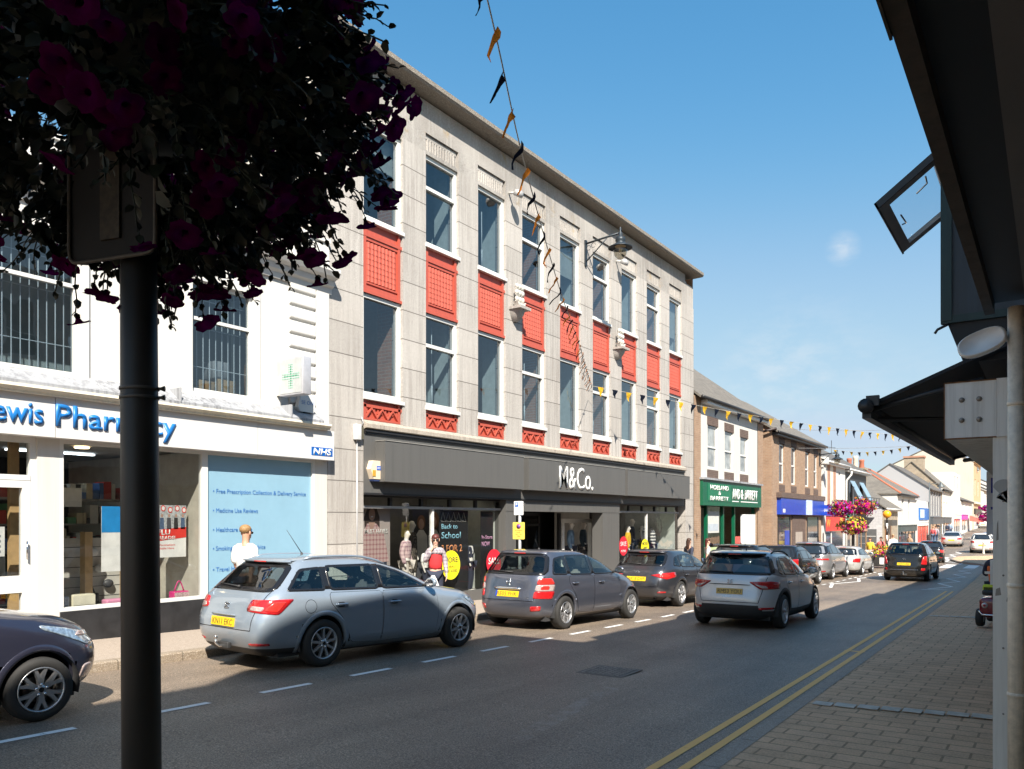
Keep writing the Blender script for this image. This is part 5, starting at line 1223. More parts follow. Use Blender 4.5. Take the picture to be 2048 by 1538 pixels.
for s,z,lab in ((16.95,10.17,'small floodlight on the pilaster above the first ship carving'),(23.05,10.05,'small floodlight on the pilaster behind the glass street lamp')):
    t=thing('floodlight',lab,'floodlight',(T0,s,z)); m=MB(); m.tube([(T0,s,z),(T0+.25,s,z-.05)],.03,upvc,8); m.build('bracket',t)
    m=MB(); m.lathe([(.03,.1),(.12,.06),(.14,-.06),(.10,-.08)],M('grey_casting',(.45,.45,.45),.5,.3,local=True),14,Matrix.Translation((T0+.3,s,z-.08))@Matrix.Rotation(R(30),4,'Y'),cap=True); m.build('lamp_head',t)
def wall_lamp(t0,s,z,arm,lab,sc=1.0):
    t=thing('wall_lamp',lab,'street lamp',(t0,s,z)); ir=M('lamp_iron',(.03,.04,.05),.45,.3,local=True); m=MB()
    m.box(t0,t0+.05,s-.05,s+.05,z-.55,z+.22,ir); m.tube([(t0+.03,s,z+.12),(t0+arm,s,z+.22)],.03,ir,8); m.tube([(t0+.04,s,z-.42),(t0+arm*.35,s,z-.12),(t0+arm*.62,s,z+.15)],.018,ir,6)
    for k in range(2): m.tube([(t0+.12+.16*k+.07*math.cos(a*.5),s,z-.02+.05*k+.07*math.sin(a*.5)) for a in range(12)],.009,ir,5)
    m.build('bracket',t)
    c=(t0+arm,s,z+.22); T_=Matrix.Translation(c)@Matrix.Scale(sc,4)
    m=MB(); m.lathe([(.02,.16),(.035,.10),(.02,.04),(.06,.0),(.055,-.10),(.13,-.14),(.15,-.24),(.11,-.28),(.22,-.36),(.355,-.43),(.36,-.45),(.34,-.45)],ir,24,T_); m.build('lamp_shade',t)
    m=MB(); m.lathe([(.19,-.42),(.21,-.52),(.17,-.66),(.08,-.76),(.01,-.78)],glass('lamp_glass',(.85,.82,.74),.8,boost=1.5) if 'lamp_glass' not in MC else MC['lamp_glass'],18,T_); m.build('lamp_bowl',t)
    m=MB(); m.lathe([(.16,-.40),(.05,-.45),(.04,-.55),(.0,-.57)],M('lamp_inner',(.62,.52,.36),.5,local=True),12,T_); m.build('bulb',t)
wall_lamp(T0,21.0,9.9,1.17,'black iron street lamp with glass bowl on a scrolled bracket high on the granite store')
wall_lamp(T0+.25,48.9,5.45,1.0,'black iron street lamp on a bracket at the corner of the brown brick bank',.9)
# alarm boxes, junction box, cross sign
t=thing('alarm_box','hexagonal cream and yellow alarm box on the charcoal fascia beside the granite pier','alarm box',(FX,11.98,2.75))
def alarm(t,x,s,z,r,dp):
    for mt,f0,nm in ((M('alarm_cream',(.72,.60,.46),.4),0,'case'),):
        m=MB(); p=[(x,s-r*.62,z+r),(x,s+r*.62,z+r),(x,s+r,z),(x,s+r*.55,z-r*1.15),(x,s-r*.55,z-r*1.15),(x,s-r,z)]; m.prism(p,(dp,0,0),mt); m.build(nm,t)
    m=MB()
    for i in range(6): m.box(x+dp,x+dp+.012,s-r*.75,s-r*.25,z-r*.2-i*.022,z-r*.2-i*.022+.013,M('alarm_yellow',(.75,.45,.06),.4))
    m.prism([(x+.0,s-r*.55,z-r*1.15),(x,s+r*.55,z-r*1.15),(x,s+r*.45,z-r*1.4),(x,s-r*.45,z-r*1.4)],(dp*.9,0,0),M('alarm_blue',(.03,.05,.14),.3)); m.build('strobe',t)
    m=MB(); m.box(x+dp,x+dp+.006,s-r*.05,s+r*.62,z-r*.1,z+r*.4,M('alarm_badge',(.05,.12,.45),.4)); b=m.build('badge',t); text('ADT',sw,b,(x+dp+.006,s+r*.02,z+r*.05),(0,1,0),r*.22,width=r*.5,ext=.002)
alarm(t,FX+.0,11.95,2.78,.175,.13)
t=thing('junction_box','grey cable box with conduit running down the granite pier','cable box',(T0,11.4,3.5)); m=MB(); m.bbox(T0,T0+.10,11.42,11.56,3.35,3.66,M('grey_pvc',(.62,.62,.62),.5),.01); m.box(T0+.0,T0+.09,11.57,11.63,3.37,3.62,M('terminal_strip',(.10,.09,.06),.6)); m.build('case',t)
m=MB(); m.tube([(T0+.03,11.5,3.35),(T0+.03,11.5,-.2)],.016,M('conduit',(.45,.45,.46),.45,.3),6); m.tube([(T0+.03,11.6,3.62),(T0+.05,11.66,3.72),(T0+.03,11.62,3.83)],.012,M('conduit',(.45,.45,.46)),6); m.build('conduit',t)
t=thing('cross_sign','square white box sign with a green dotted cross projecting from the pharmacy wall','sign',(T0,9.6,4.0))
m=MB(); m.bbox(-11.5,-10.88,9.50,9.69,3.96,4.63,M('sign_casing',(.52,.52,.55),.4,.3),.012,2); c=m.build('case',t)
m=MB(); m.box(-11.465,-10.915,9.492,9.499,3.995,4.595,M('sign_face',(.46,.48,.48),.3)); f=m.build('face',t)
m=MB(); gd=M('led_green',(.01,.26,.13),.4); gp=M('led_pale',(.25,.46,.36),.4)
for i in range(-5,6):
    for j in range(-5,6):
        if abs(i)<=1 or abs(j)<=1: 
            q=gd if ((i==0)!=(j==0) and max(abs(i),abs(j))<=4) or (i==0 and j==0) else gp
            m.lathe([(.0165,0),(.014,.004),(.0,.004)],q,8,Matrix.Translation((-11.19+i*.041,9.492,4.295+j*.041))@Matrix.Rotation(R(90),4,'X'))
m.build('led_cross',f)
m=MB(); m.box(T0,-11.5,9.52,9.60,3.98,4.6,M('sign_bracket',(.55,.52,.5),.5,.3)); m.box(T0+.04,-11.5,9.56,9.64,4.2,4.4,M('sign_bracket',(.55,.52,.5))); m.build('bracket',t)
t=thing('alarm_box','white alarm box below the green cross sign on the pharmacy wall','alarm box',(T0,10.1,3.7))
m=MB(); m.prism([(T0+.06,9.88,3.82),(T0+.06,9.95,4.06),(T0+.06,10.22,4.06),(T0+.06,10.30,3.82),(T0+.06,10.25,3.74),(T0+.06,9.93,3.74)],(.10,0,0),upvc); c=m.build('case',t); text('SE ON',M('vinyl_ink_blue',(.035,.15,.42)),c,(T0+.16,9.96,3.88),(0,1,0),.07,width=.28,ext=.002)
m=MB(); m.tube([(T0+.13,10.02,3.735),(T0+.13,10.18,3.735)],.022,dark_trim,8); m.build('strobe',t)
# ------------------------------------------------------------------ the near side of the street
def near_house(name,label,s0,s1,ze,zr,wall,roofm,t=.15,d=8,wins=()):
    B=thing(name,label,'building',(t,(s0+s1)/2,gz((s0+s1)/2))); m=MB(); r=t+d/2
    for s,fl in ((s0,1),(s1,-1)):
        a=[(t,s,2.95),(t,s,ze),(r,s,zr),(t+d,s,ze),(t+d,s,-1.6),(t+1.2,s,-1.6),(t+1.2,s,2.95)]; m.add(a,[tuple(range(7))[::-1] if fl>0 else tuple(range(7))],wall)
    m.quad((t,s0,2.95),(t,s0,ze),(t,s1,ze),(t,s1,2.95),wall); m.quad((t+d,s0,-1.6),(t+d,s1,-1.6),(t+d,s1,ze),(t+d,s0,ze),wall)
    m.quad((t,s0,2.95),(t,s1,2.95),(t+1.2,s1,2.95),(t+1.2,s0,2.95),wall)
    m.build('wall',B)
    if zr>ze:
        m=MB()
        for q in ([(t-.05,s0,ze),(t-.05,s1,ze),(r,s1,zr),(r,s0,zr)],[(t+d,s0,ze),(r,s0,zr),(r,s1,zr),(t+d,s1,ze)]): m.prism(q,(0,0,.08),roofm)
        m.build('roof',B)
    else:
        m=MB(); m.quad((t,s0,ze-.25),(t+d,s0,ze-.25),(t+d,s1,ze-.25),(t,s1,ze-.25),lead); m.build('roof',B)
    for a,b,c,dd in wins:
        m=MB(); m.box(t-.04,t-.005,a,b,c,dd,upvc); o=m.build('window',B); m=MB(); m.box(t-.045,t-.041,a+.07,b-.07,c+.07,(c+dd)/2-.03,far_glass); m.box(t-.045,t-.041,a+.07,b-.07,(c+dd)/2+.03,dd-.07,far_glass); m.build('pane',o)
    m=MB(); m.box(t+1.2,t+1.25,s0,s1,.6,2.6,far_glass); m.box(t+1.15,t+1.3,s0,s1,-1.6,.6,dark_trim); m.box(t+1.15,t+1.3,s0,s1,2.6,2.95,dark_trim)
    for k in range(int((s1-s0)/2)+1): m.box(t+1.14,t+1.27,s0+k*2,s0+k*2+.1,.6,2.6,dark_trim)
    m.build('shop_window',B)
    return B
A=near_house('corner_building','tall rendered building whose dark overhead canopy shades the near pavement',-5,3.35,10.55,10.55,cream_render,lead,wins=[(s,s+1.1,z,z+1.7) for s in (-4.2,-1.8,0.5) for z in (4,7.2)])
m=MB(); m.prism([(.152,-2.6,10.5),(.152,-2.2,11.18),(.152,1.0,11.18),(.152,1.9,10.5)],(.45,0,0),cream_render); m.build('parapet',A)
# canopy of the corner building
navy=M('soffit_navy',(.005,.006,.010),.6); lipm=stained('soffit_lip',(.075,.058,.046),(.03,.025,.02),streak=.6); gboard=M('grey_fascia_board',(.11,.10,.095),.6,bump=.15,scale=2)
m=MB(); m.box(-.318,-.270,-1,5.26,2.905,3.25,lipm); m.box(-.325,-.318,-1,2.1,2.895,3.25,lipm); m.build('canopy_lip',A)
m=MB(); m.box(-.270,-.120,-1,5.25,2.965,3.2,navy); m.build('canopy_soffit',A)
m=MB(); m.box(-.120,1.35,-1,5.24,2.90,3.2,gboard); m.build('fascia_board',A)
m=MB(); m.box(-.30,1.35,-1,5.22,3.2,3.26,lead); m.build('canopy_roof',A)
Bq=near_house('awning_shop','shop with a dark green projecting bay, open window and black awning over the near pavement',5.4,12,8.75,8.75,white_render2,lead,t=.2,wins=[(7.2,8.2,6.2,7.8),(10,11,6.2,7.8)])
m=MB(); bayg=stained('bay_green',(.010,.035,.035),(.006,.012,.014),rough=.5,streak=.4); bayb=stained('bay_blue_panel',(.028,.04,.055),(.012,.016,.02),rough=.45,streak=.6)
m.box(-.72,.2,7.42,10.6,3.39,5.6,bayb); m.box(-.76,-.68,7.38,7.46,3.37,5.65,bayg); m.box(-.76,.2,7.39,7.45,3.35,3.41,bayg); m.prism([(-.72,7.42,3.37),(-.60,7.42,3.02),(.2,7.42,3.02),(.2,7.42,3.37)],(0,3.1,0),M('bay_black',(.008,.009,.011),.6)); m.build('bay_window',Bq)
m=MB(); m.tube([(-.70,7.38,3.34),(-.78,7.36,3.30),(-.80,7.36,3.27)],.012,dark_trim,6); m.build('cable_end',Bq)
# tilted sash, hinged at its upper edge
def sash_pt(u,v,k=0):   # u along the street, v from hinge outwards
    return Vector((-.77-.49*v-.6*k*.7,7.6+1.4*u,4.84-.36*v+k*.8))
m=MB(); fr=M('sash_grey',(.34,.32,.30),.45,.2)
def fbar(u0,u1,v0,v1,k0,k1,mt): 
    p=[sash_pt(u,v,k) for k in (k0,k1) for u,v in ((u0,v0),(u1,v0),(u1,v1),(u0,v1))]; m.add(p,[(3,2,1,0),(4,5,6,7),(0,1,5,4),(1,2,6,5),(2,3,7,6),(3,0,4,7)],mt)
fbar(0,1,0,.14,0,.05,fr); fbar(0,1,.86,1,0,.05,fr); fbar(0,.08,.14,.86,0,.05,fr); fbar(.92,1,.14,.86,0,.05,fr)
fbar(-.01,1.01,-.02,1.03,.05,.065,dark_trim) if False else None
fbar(-.015,0,-.02,1.03,-.005,.06,dark_trim); fbar(-.015,1.015,1.0,1.03,-.005,.06,dark_trim)
o=m.build('open_sash',Bq)
m=MB(); m.quad(*[sash_pt(u,v,.02) for u,v in ((.08,.14),(.92,.14),(.92,.86),(.08,.86))],glass('sash_glass',(.90,.93,.95),.95,boost=.3)); m.build('pane',o)
m=MB(); m.tube([sash_pt(.1,.3,-.01),sash_pt(.16,.32,-.04),sash_pt(.16,.5,-.05)],.008,chrome,6); m.tube([sash_pt(.5,.83,-.01),sash_pt(.45,.78,-.05),sash_pt(.25,.80,-.06)],.008,chrome,6); m.build('window_stay',o)
# awning
aw=M('awning_black',(.010,.011,.015),.7,bump=.1); ab=M('awning_bar',(.035,.036,.04),.4,.3)
AW=thing('awning','black shop awning with rolled front bar reaching over the near pavement','awning',(-.6,10.5,3.0))
m=MB(); m.prism([(-1.30,7.28,2.72),(-.574,7.28,3.02),(.18,7.28,3.30),(.18,7.28,3.27),(-.574,7.28,2.99),(-1.30,7.28,2.69)],(0,6.9,0),aw); m.build('canvas',AW)
m=MB(); m.tube([(-1.30,7.22,2.70),(-1.30,14.2,2.70)],.05,ab,14); m.box(-1.335,-1.265,7.25,14.2,2.60,2.66,ab); m.tube([(-1.30,7.20,2.70),(-1.30,7.26,2.70)],.062,dark_trim,14); m.box(-1.30,-1.20,7.22,7.27,2.70,2.785,dark_trim); m.build('front_bar',AW)
for pts,r_ in (([(-1.27,7.34,2.68),(-.85,7.34,2.78),(-.45,7.34,2.86)],.022),([(-1.27,13.9,2.68),(-.85,13.9,2.78),(-.45,13.9,2.86)],.022),([(-1.28,7.6,2.62),(-.7,8.6,2.70),(-.5,7.7,2.75)],.02),([(-1.1,13.8,2.64),(-.6,13.1,2.66)],.03)): m=MB(); m.tube(pts,r_,ab,8); m.build('folding_arm',AW)
# fascia box, column, downpipe
rusty=stained('chipped_white_metal',(.80,.78,.74),(.26,.22,.18),rough=.5,streak=.35,patch=None,bump=.1); rust=M('rust',(.20,.09,.035),.9,scale=25,var=.5)
m=MB(); m.box(-.535,.25,5.405,14,2.225,2.555,rusty); m.box(-.535,-.27,5.395,5.405,2.225,2.555,rusty)
for q in ((-.538,-.268,2.219,2.2265),(-.538,-.268,2.553,2.559)): m.box(q[0],q[1],5.39,5.41,q[2],q[3],rust)
m.box(-.538,-.533,5.39,5.41,2.222,2.556,rust); fb=m.build('fascia_box',Bq)
m=MB()
for x in (-.445,-.355):
    for z in (2.33,2.45): m.lathe([(.016,0),(.015,.006),(.008,.012),(.0,.013)],M('bolt_steel',(.28,.25,.22),.5,.6,local=True),10,Matrix.Translation((x,5.395,z))@Matrix.Rotation(R(90),4,'X'))
m.build('bolt',fb)
postm=stained('column_paint',(.80,.775,.72),(.25,.22,.19),rough=.5,streak=.3,bump=.1)
m=MB(); m.box(-.287,-.10,5.398,5.52,-.1,2.222,postm); m.box(-.268,-.10,5.385,5.397,2.222,2.56,rusty); m.box(-.10,.3,5.42,5.52,-.1,2.56,postm); co_=m.build('column',Bq)
m=MB()
for z in (.25,.62,1.0,1.42,1.85): m.lathe([(.006,0),(.004,.004),(.0,.005)],M('bolt_steel',(.28,.25,.22)),8,Matrix.Translation((-.235,5.398,z))@Matrix.Rotation(R(90),4,'X'))
m.build('screw',co_)
m=MB(); m.prism([(-.283+.05+.052*math.cos(a*math.pi/10),5.392,1.93+.045*math.sin(a*math.pi/10)) for a in range(11)]+[(-.20,5.392,1.83),(-.215,5.392,1.845),(-.24,5.392,1.90),(-.27,5.392,1.87)],(0,.005,0),M('flap_grey',(.42,.41,.39),.5)); m.build('flap',co_)
for x,z,w_,h_ in ((-.275,1.30,.03,.05),(-.22,1.27,.05,.03),(-.27,1.62,.012,.12)): m=MB(); m.prism([(x,5.3975,z),(x+w_,5.3975,z+.006),(x+w_*.8,5.3975,z+h_),(x+.004,5.3975,z+h_*.8)],(0,.0006,0),M('tape_residue',(.30,.27,.24),.8)); m.build('tape_residue',co_)
DP=thing('downpipe','thick off white drainpipe with collars fixed in front of the grey column','drainpipe',(-.16,5.18,0)); pw=stained('pipe_white',(.86,.76,.62),(.25,.21,.16),rough=.45,streak=.5,speck=.06,bump=.05)
PX,PY=-.163,5.18
m=MB(); m.lathe([(.043,-.1),(.043,2.91)],pw,24,Matrix.Translation((PX,PY,0)),cap=True); pi_=m.build('pipe',DP)
for z in (.34,.78,1.38,2.38):
    m=MB()
    m.lathe([(.043,-.022),(.048,-.02),(.048,-.002),(.0455,0),(.048,.003),(.048,.02),(.043,.022)] if z<.5 else [(.043,-.012),(.047,-.011),(.047,.011),(.043,.012)],pw,24,Matrix.Translation((PX,PY,z))); m.box(PX+.02,PX+.09,PY-.012,PY+.2,z-.012,z+.012,pw); m.build('collar',DP)
t=thing('floodlight','white oval floodlight on an arm beside the top of the drainpipe','floodlight',(-.33,5.3,2.7))
m=MB(); Mx=Matrix.Translation((-.325,5.16,2.73))@Matrix.Rotation(R(-20),4,'Y')@Matrix.Rotation(R(78),4,'X')
vs=[]; fs=[]; N=28; prof=[(.0,-.03),(.80,-.03),(.93,-.022),(1.0,0),(.98,.02),(.90,.03),(.86,.022),(.0,.02)]
for r_,z_ in prof:
    for i in range(N):
        a=2*math.pi*i/N; vs.append(Mx@Vector((.125*r_*math.copysign(abs(math.cos(a))**.8,math.cos(a)),.07*r_*math.copysign(abs(math.sin(a))**.8,math.sin(a)),z_)))
for j in range(len(prof)-1):
    for i in range(N): fs.append((j*N+i,j*N+(i+1)%N,(j+1)*N+(i+1)%N,(j+1)*N+i))
m.add(vs,fs,M('flood_white',(.80,.79,.77),.4,local=True),True); m.build('lamp_head',t)
m=MB(); m.tube([(-.25,5.2,2.75),(-.19,5.24,2.76),(-.163,5.19,2.74)],.022,M('flood_white',(.80,.79,.77)),8); m.build('bracket',t)
t=thing('hanging_sign','white sign with blue lettering hanging under the shop awning behind the column','sign',(-.45,12.2,1.9)); m=MB(); m.box(-.72,.1,12.2,12.24,1.55,2.38,M('sign_panel_pale',(.62,.63,.68),.5)); p=m.build('board',t)
bl2=M('sign_deep_blue',(.03,.04,.28),.4); text('DRY',bl2,p,(-.67,12.198,2.10),(1,0,0),.20,ext=.004,bold=.02); text('TAN',bl2,p,(-.67,12.198,1.72),(1,0,0),.20,ext=.004,bold=.02)
near_house('middle_shop','lower rendered shop on the near side past the awning, shading the road',12,23.8,5.95,5.95,white_render,lead,wins=[(14,15.1,3.6,5),(18,19.1,3.6,5),(21,22.1,3.6,5)])
near_house('link_shop','short slate roofed shop between the middle shops of the near side',3.36,5.38,8.4,8.4,brick_red,lead,t=.16)
near_house('slate_shop','slate roofed shop with plain front on the near side before the zebra crossing',24.2,40,5.5,7.6,cream_render,slate,wins=[(26,27.1,3.5,4.9),(31,32.1,3.5,4.9),(36,37.1,3.5,4.9)])
near_house('end_shop','brick shop furthest along the near side by the zebra crossing',40.2,57,5.6,7.4,brick_red,slate,wins=[(43,44.1,3.4,4.8),(49,50.1,3.4,4.8)])
# ------------------------------------------------------------------ flowers
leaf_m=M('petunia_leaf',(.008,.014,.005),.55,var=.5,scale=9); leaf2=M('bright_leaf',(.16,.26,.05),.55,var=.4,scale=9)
def petal_mat(name,col,tr=.35):
    m,t,N,L=nt(name); v=obj_coord(t); c=ramp(t,noise(t,v,14,3),[(.3,tuple(x*.6 for x in col)),(.7,tuple(min(1,x*1.25) for x in col))])
    a=N.new('ShaderNodeBsdfDiffuse'); b=N.new('ShaderNodeBsdfTranslucent'); L.new(c,a.inputs[0]); L.new(c,b.inputs[0]); mx=N.new('ShaderNodeMixShader'); mx.inputs[0].default_value=tr; L.new(a.outputs[0],mx.inputs[1]); L.new(b.outputs[0],mx.inputs[2]); out(t,mx.outputs[0]); MC[name]=m; return m
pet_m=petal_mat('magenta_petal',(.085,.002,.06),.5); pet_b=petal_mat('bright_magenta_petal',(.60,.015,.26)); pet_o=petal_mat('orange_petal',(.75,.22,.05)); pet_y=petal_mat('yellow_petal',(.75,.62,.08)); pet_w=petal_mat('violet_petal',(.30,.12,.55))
def leaf(m,p,d,up,L,mat):
    d=d.normalized(); s=d.cross(up); 
    if s.length<1e-3: s=Vector((1,0,0))
    s.normalize(); u=s.cross(d); w=L*.36
    v=[p,p+d*L*.35+s*w+u*L*.08,p+d*L*.75+s*w*.75+u*L*.05,p+d*L-u*L*.12,p+d*L*.75-s*w*.75+u*L*.05,p+d*L*.35-s*w+u*L*.08,p+d*L*.5-u*L*.03]
    m.add(v,[(0,1,6),(1,2,6),(2,3,6),(3,4,6),(4,5,6),(5,0,6)],mat,True)
def bloom(m,p,d,r,mat,rnd,nl=5):
    d=d.normalized(); a=d.cross(Vector((.3,.2,1))).normalized(); b=d.cross(a); N=nl*4; vs=[p-d*r*.9]
    for k,(rr,h) in enumerate(((.16,-.45),(.34,-.1),(.75,.06),(1.0,-.04))):
        for i in range(N):
            t=2*math.pi*i/N; lob=1-.20*(abs(math.cos(nl*t/2))**6 if k>1 else 0); wv=.10*math.sin(3*t+rnd.random()*2) if k==3 else 0
            vs.append(p+(a*math.cos(t)+b*math.sin(t))*r*rr*lob*(1+rnd.uniform(-.06,.06) if k==3 else 1)+d*r*(h+wv))
    fs=[(0,1+i,1+(i+1)%N) for i in range(N)]
    for k in range(3):
        for i in range(N): fs.append((1+k*N+i,1+k*N+(i+1)%N,1+(k+1)*N+(i+1)%N,1+(k+1)*N+i))
    m.add(vs,fs,mat,True)
rnd=random.Random(3)
# black post with a tiered planter of petunias close by
C0=at_z(275,1040,2.12); PT,PS=C0.x,C0.y
t=thing('sign_post','black steel sign post with cable ties and the back of a traffic plate','sign post',(PT,PS,gz(PS)+PH))
blk=stained('post_black',(.014,.0135,.013),(.04,.038,.036),rough=.5,streak=.25,bump=.05)
m=MB(); m.tube([(PT+.015,PS+.01,.0),(PT+.006,PS+.004,1.7),(PT,PS,3.0)],[.0515,.048,.043],blk,28); m.build('pole',t)
for py in (775,793):
    z=CAMZ+(1040-py)/1593*2.1; m=MB(); m.lathe([(.0475,-.004),(.0495,-.004),(.0495,.004),(.0475,.004)],M('cable_tie',(.07,.07,.07),.5),24,Matrix.Translation((PT+.004,PS+.003,z))@Matrix.Rotation(R(2),4,'X'))
    c=Vector((math.cos(PHI),math.sin(PHI),0)); q=Vector((PT,PS,z))+c*.048; m.tube([q,q+c*.014,q+c*.024],[.004,.004,.008],M('cable_tie',(.07,.07,.07)),8); m.build('cable_tie',t)
m=MB(); ang=R(-24); Mx=Matrix.Translation((PT,PS-.06,2.62))@Matrix.Rotation(PHI*.42,4,'Z')
pl=rounded([(-.155,-.20),(.135,-.20),(.135,.26),(-.155,.26)],.035,5)
m.prism([Mx@Vector((a,0,b)) for a,b in pl],Mx.to_3x3()@Vector((0,.006,0)),M('sign_back_grey',(.006,.006,.007),.8,scale=14,var=.3)); 
n_=len(pl); rim=[Mx@Vector((a,-.004,b)) for a,b in pl]; m.tube(rim+[rim[0]],.0055,M('sign_rim',(.06,.05,.04),.6,var=.4,scale=30),6,False); pb=m.build('sign_plate',t)
m=MB(); m.prism([Mx@Vector((a,-.008,b)) for a,b in ((-.045,-.15),(.02,-.15),(.02,.2),(-.045,.2))],Mx.to_3x3()@Vector((0,.007,0)),M('bare_metal',(.035,.026,.015),.6,.2,var=.5,scale=60)); m.build('clamp_channel',pb)
BC=Vector((PT-.01,PS+.02,2.96)); RX,RZ=.66,.60
t=thing('flower_basket','huge basket of magenta petunias spilling round the top of the black sign post','flower basket',(BC.x,BC.y,BC.z))
m=MB(); m.lathe([(.30,.10),(.31,.06),(.27,-.08),(.16,-.17),(.05,-.20)],M('basket_plastic',(.02,.025,.02),.6),24,Matrix.Translation(BC),cap=True); m.build('basket',t)
mf,mb_=MB(),MB()
def clear(p):      # nothing grows in front of the lower half of the traffic plate
    q=Mx.inverted()@p
    return -.21<q.x<.19 and q.z<.10 and q.y<.03
def rdir(): 
    while True:
        v=Vector((rnd.uniform(-1,1),rnd.uniform(-1,1),rnd.uniform(-1,1)))
        if .05<v.length<1: return v.normalized()
for i in range(6500):
    d=rdir(); rr=.38+.50*rnd.random()**.6; p=BC+Vector((d.x*RX*rr,d.y*RX*rr,d.z*RZ*rr))
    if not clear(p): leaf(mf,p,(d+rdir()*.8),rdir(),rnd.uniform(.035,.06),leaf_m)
for i in range(640):
    d=rdir(); d.z=d.z*.9-.08
    p=BC+Vector((d.x*RX*.72,d.y*RX*.72,d.z*RZ*.72))
    if clear(p+d*.12-Vector((0,0,.06))): continue
    v=(d+rdir()*.35).normalized(); L=rnd.uniform(.12,.27); pts=[p]; n=7
    for k in range(n):
        v=(v+Vector((0,0,-.10))+rdir()*.22).normalized(); pts.append(pts[-1]+v*L/n)
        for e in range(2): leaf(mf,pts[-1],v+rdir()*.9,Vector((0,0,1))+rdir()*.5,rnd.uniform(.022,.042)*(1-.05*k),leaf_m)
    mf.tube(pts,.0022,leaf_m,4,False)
    if rnd.random()<.42: 
        bd=(v+Vector((0,0,-.25))+rdir()*.5).normalized(); bloom(mb_,pts[-1]+bd*.03,bd,rnd.uniform(.030,.044),pet_m,rnd)
for i in range(150):
    d=rdir(); p=BC+Vector((d.x*RX*.9,d.y*RX*.9,d.z*RZ*.9))
    if not clear(p): bloom(mb_,p,(d+rdir()*.5).normalized(),rnd.uniform(.034,.046),pet_m,rnd)
tag(mf.build('foliage',t),kind='stuff'); mb_.build('blossom',t)
def basket(parent,c,rx,rz,n,mix,seed,r=.045):
    rn=random.Random(seed); mf,mb_=MB(),MB()
    def rd():
        while True:
            v=Vector((rn.uniform(-1,1),rn.uniform(-1,1),rn.uniform(-1,1)))
            if .05<v.length<1: return v.normalized()
    ph=[rn.uniform(0,6.3) for _ in range(4)]
    for i in range(n):
        d=rd(); lump=1+.16*math.sin(3*d.x+ph[0])*math.sin(4*d.z+ph[1])+.14*math.sin(6*d.x+5*d.y+ph[2])+.10*math.sin(9*d.z+4*d.x+ph[3]); d=d*lump; rr=.55+.45*rn.random(); p=c+Vector((d.x*rx*rr,d.y*rx*rr,d.z*rz*rr))
        leaf(mf,p,d+rd()*.7,rd(),rn.uniform(.07,.12),leaf2 if rn.random()<.6 else leaf_m)
        if rn.random()<.75:
            q=c+Vector((d.x*rx,d.y*rx,d.z*rz))*rn.uniform(.72,1.14)+Vector((0,0,-.12*rn.random()**3)); k=rn.random(); up=(d.z+.25)*.6
            mt=pet_b
            for lim,mm in mix:
                if k<lim*(1+up): mt=mm; break
            bloom(mb_,q,d+rd()*.5,rn.uniform(r*.8,r*1.3),mt,rn,4)
    tag(mf.build('foliage',parent),kind='stuff'); mb_.build('blossom',parent)
FB=at_z(1706,1012,44.5)
t=thing('flower_post','slim post carrying three baskets of pink and yellow flowers on the far pavement','flower post',(FB.x,FB.y,gz(FB.y)+.12))
m=MB(); m.tube([(FB.x,FB.y,gz(FB.y)),(FB.x,FB.y,3.6)],.07,dark_trim,10); m.tube([(FB.x-.65,FB.y-.4,2.45),(FB.x+.65,FB.y+.4,2.45)],.03,dark_trim,6); m.tube([(FB.x-.3,FB.y,1.25),(FB.x+.3,FB.y,1.25)],.03,dark_trim,6); m.build('pole',t)
basket(t,at_z(1684,1016,44),.66,.42,600,((.16,pet_o),(.24,pet_w)),11,.055); basket(t,at_z(1727,1013,45),.68,.44,600,((.22,pet_o),(.3,pet_w)),12,.055); basket(t,at_z(1705,1051,44.3),.72,.40,600,((.34,pet_y),(.48,pet_o)),13,.06)
F2=at_z(1976,1022,88)
t=thing('flower_post','distant post with two pink flower baskets on the near side up the hill','flower post',(F2.x,F2.y,gz(F2.y)))
m=MB(); m.tube([(F2.x,F2.y,gz(F2.y)),(F2.x,F2.y,3.5)],.07,dark_trim,8); m.build('pole',t)
basket(t,at_z(1975,1016,88),.75,.3,260,((.05,pet_w),),21,.10); basket(t,at_z(1974,1033,88),.9,.5,330,((.05,pet_w),),22,.10)
t=thing('flower_planter','dark square planter box of red and yellow flowers beside the parked pale hatch','planter',(*at_z(1765,1122,47).xy,gz(47)))
c=at_z(1766,1112,46.5); c.z=gz(c.y)+.12; m=MB(); m.bbox(c.x-.62,c.x+.62,c.y-.5,c.y+.5,c.z,c.z+.62,M('planter_black',(.035,.035,.035),.5),.03); m.box(c.x-.1,c.x+.3,c.y-.515,c.y-.505,c.z+.12,c.z+.5,sw); m.build('box',t)
basket(t,c+Vector((0,0,.85)),.75,.36,330,((.35,pet_y),(.7,pet_o)),31,.05)
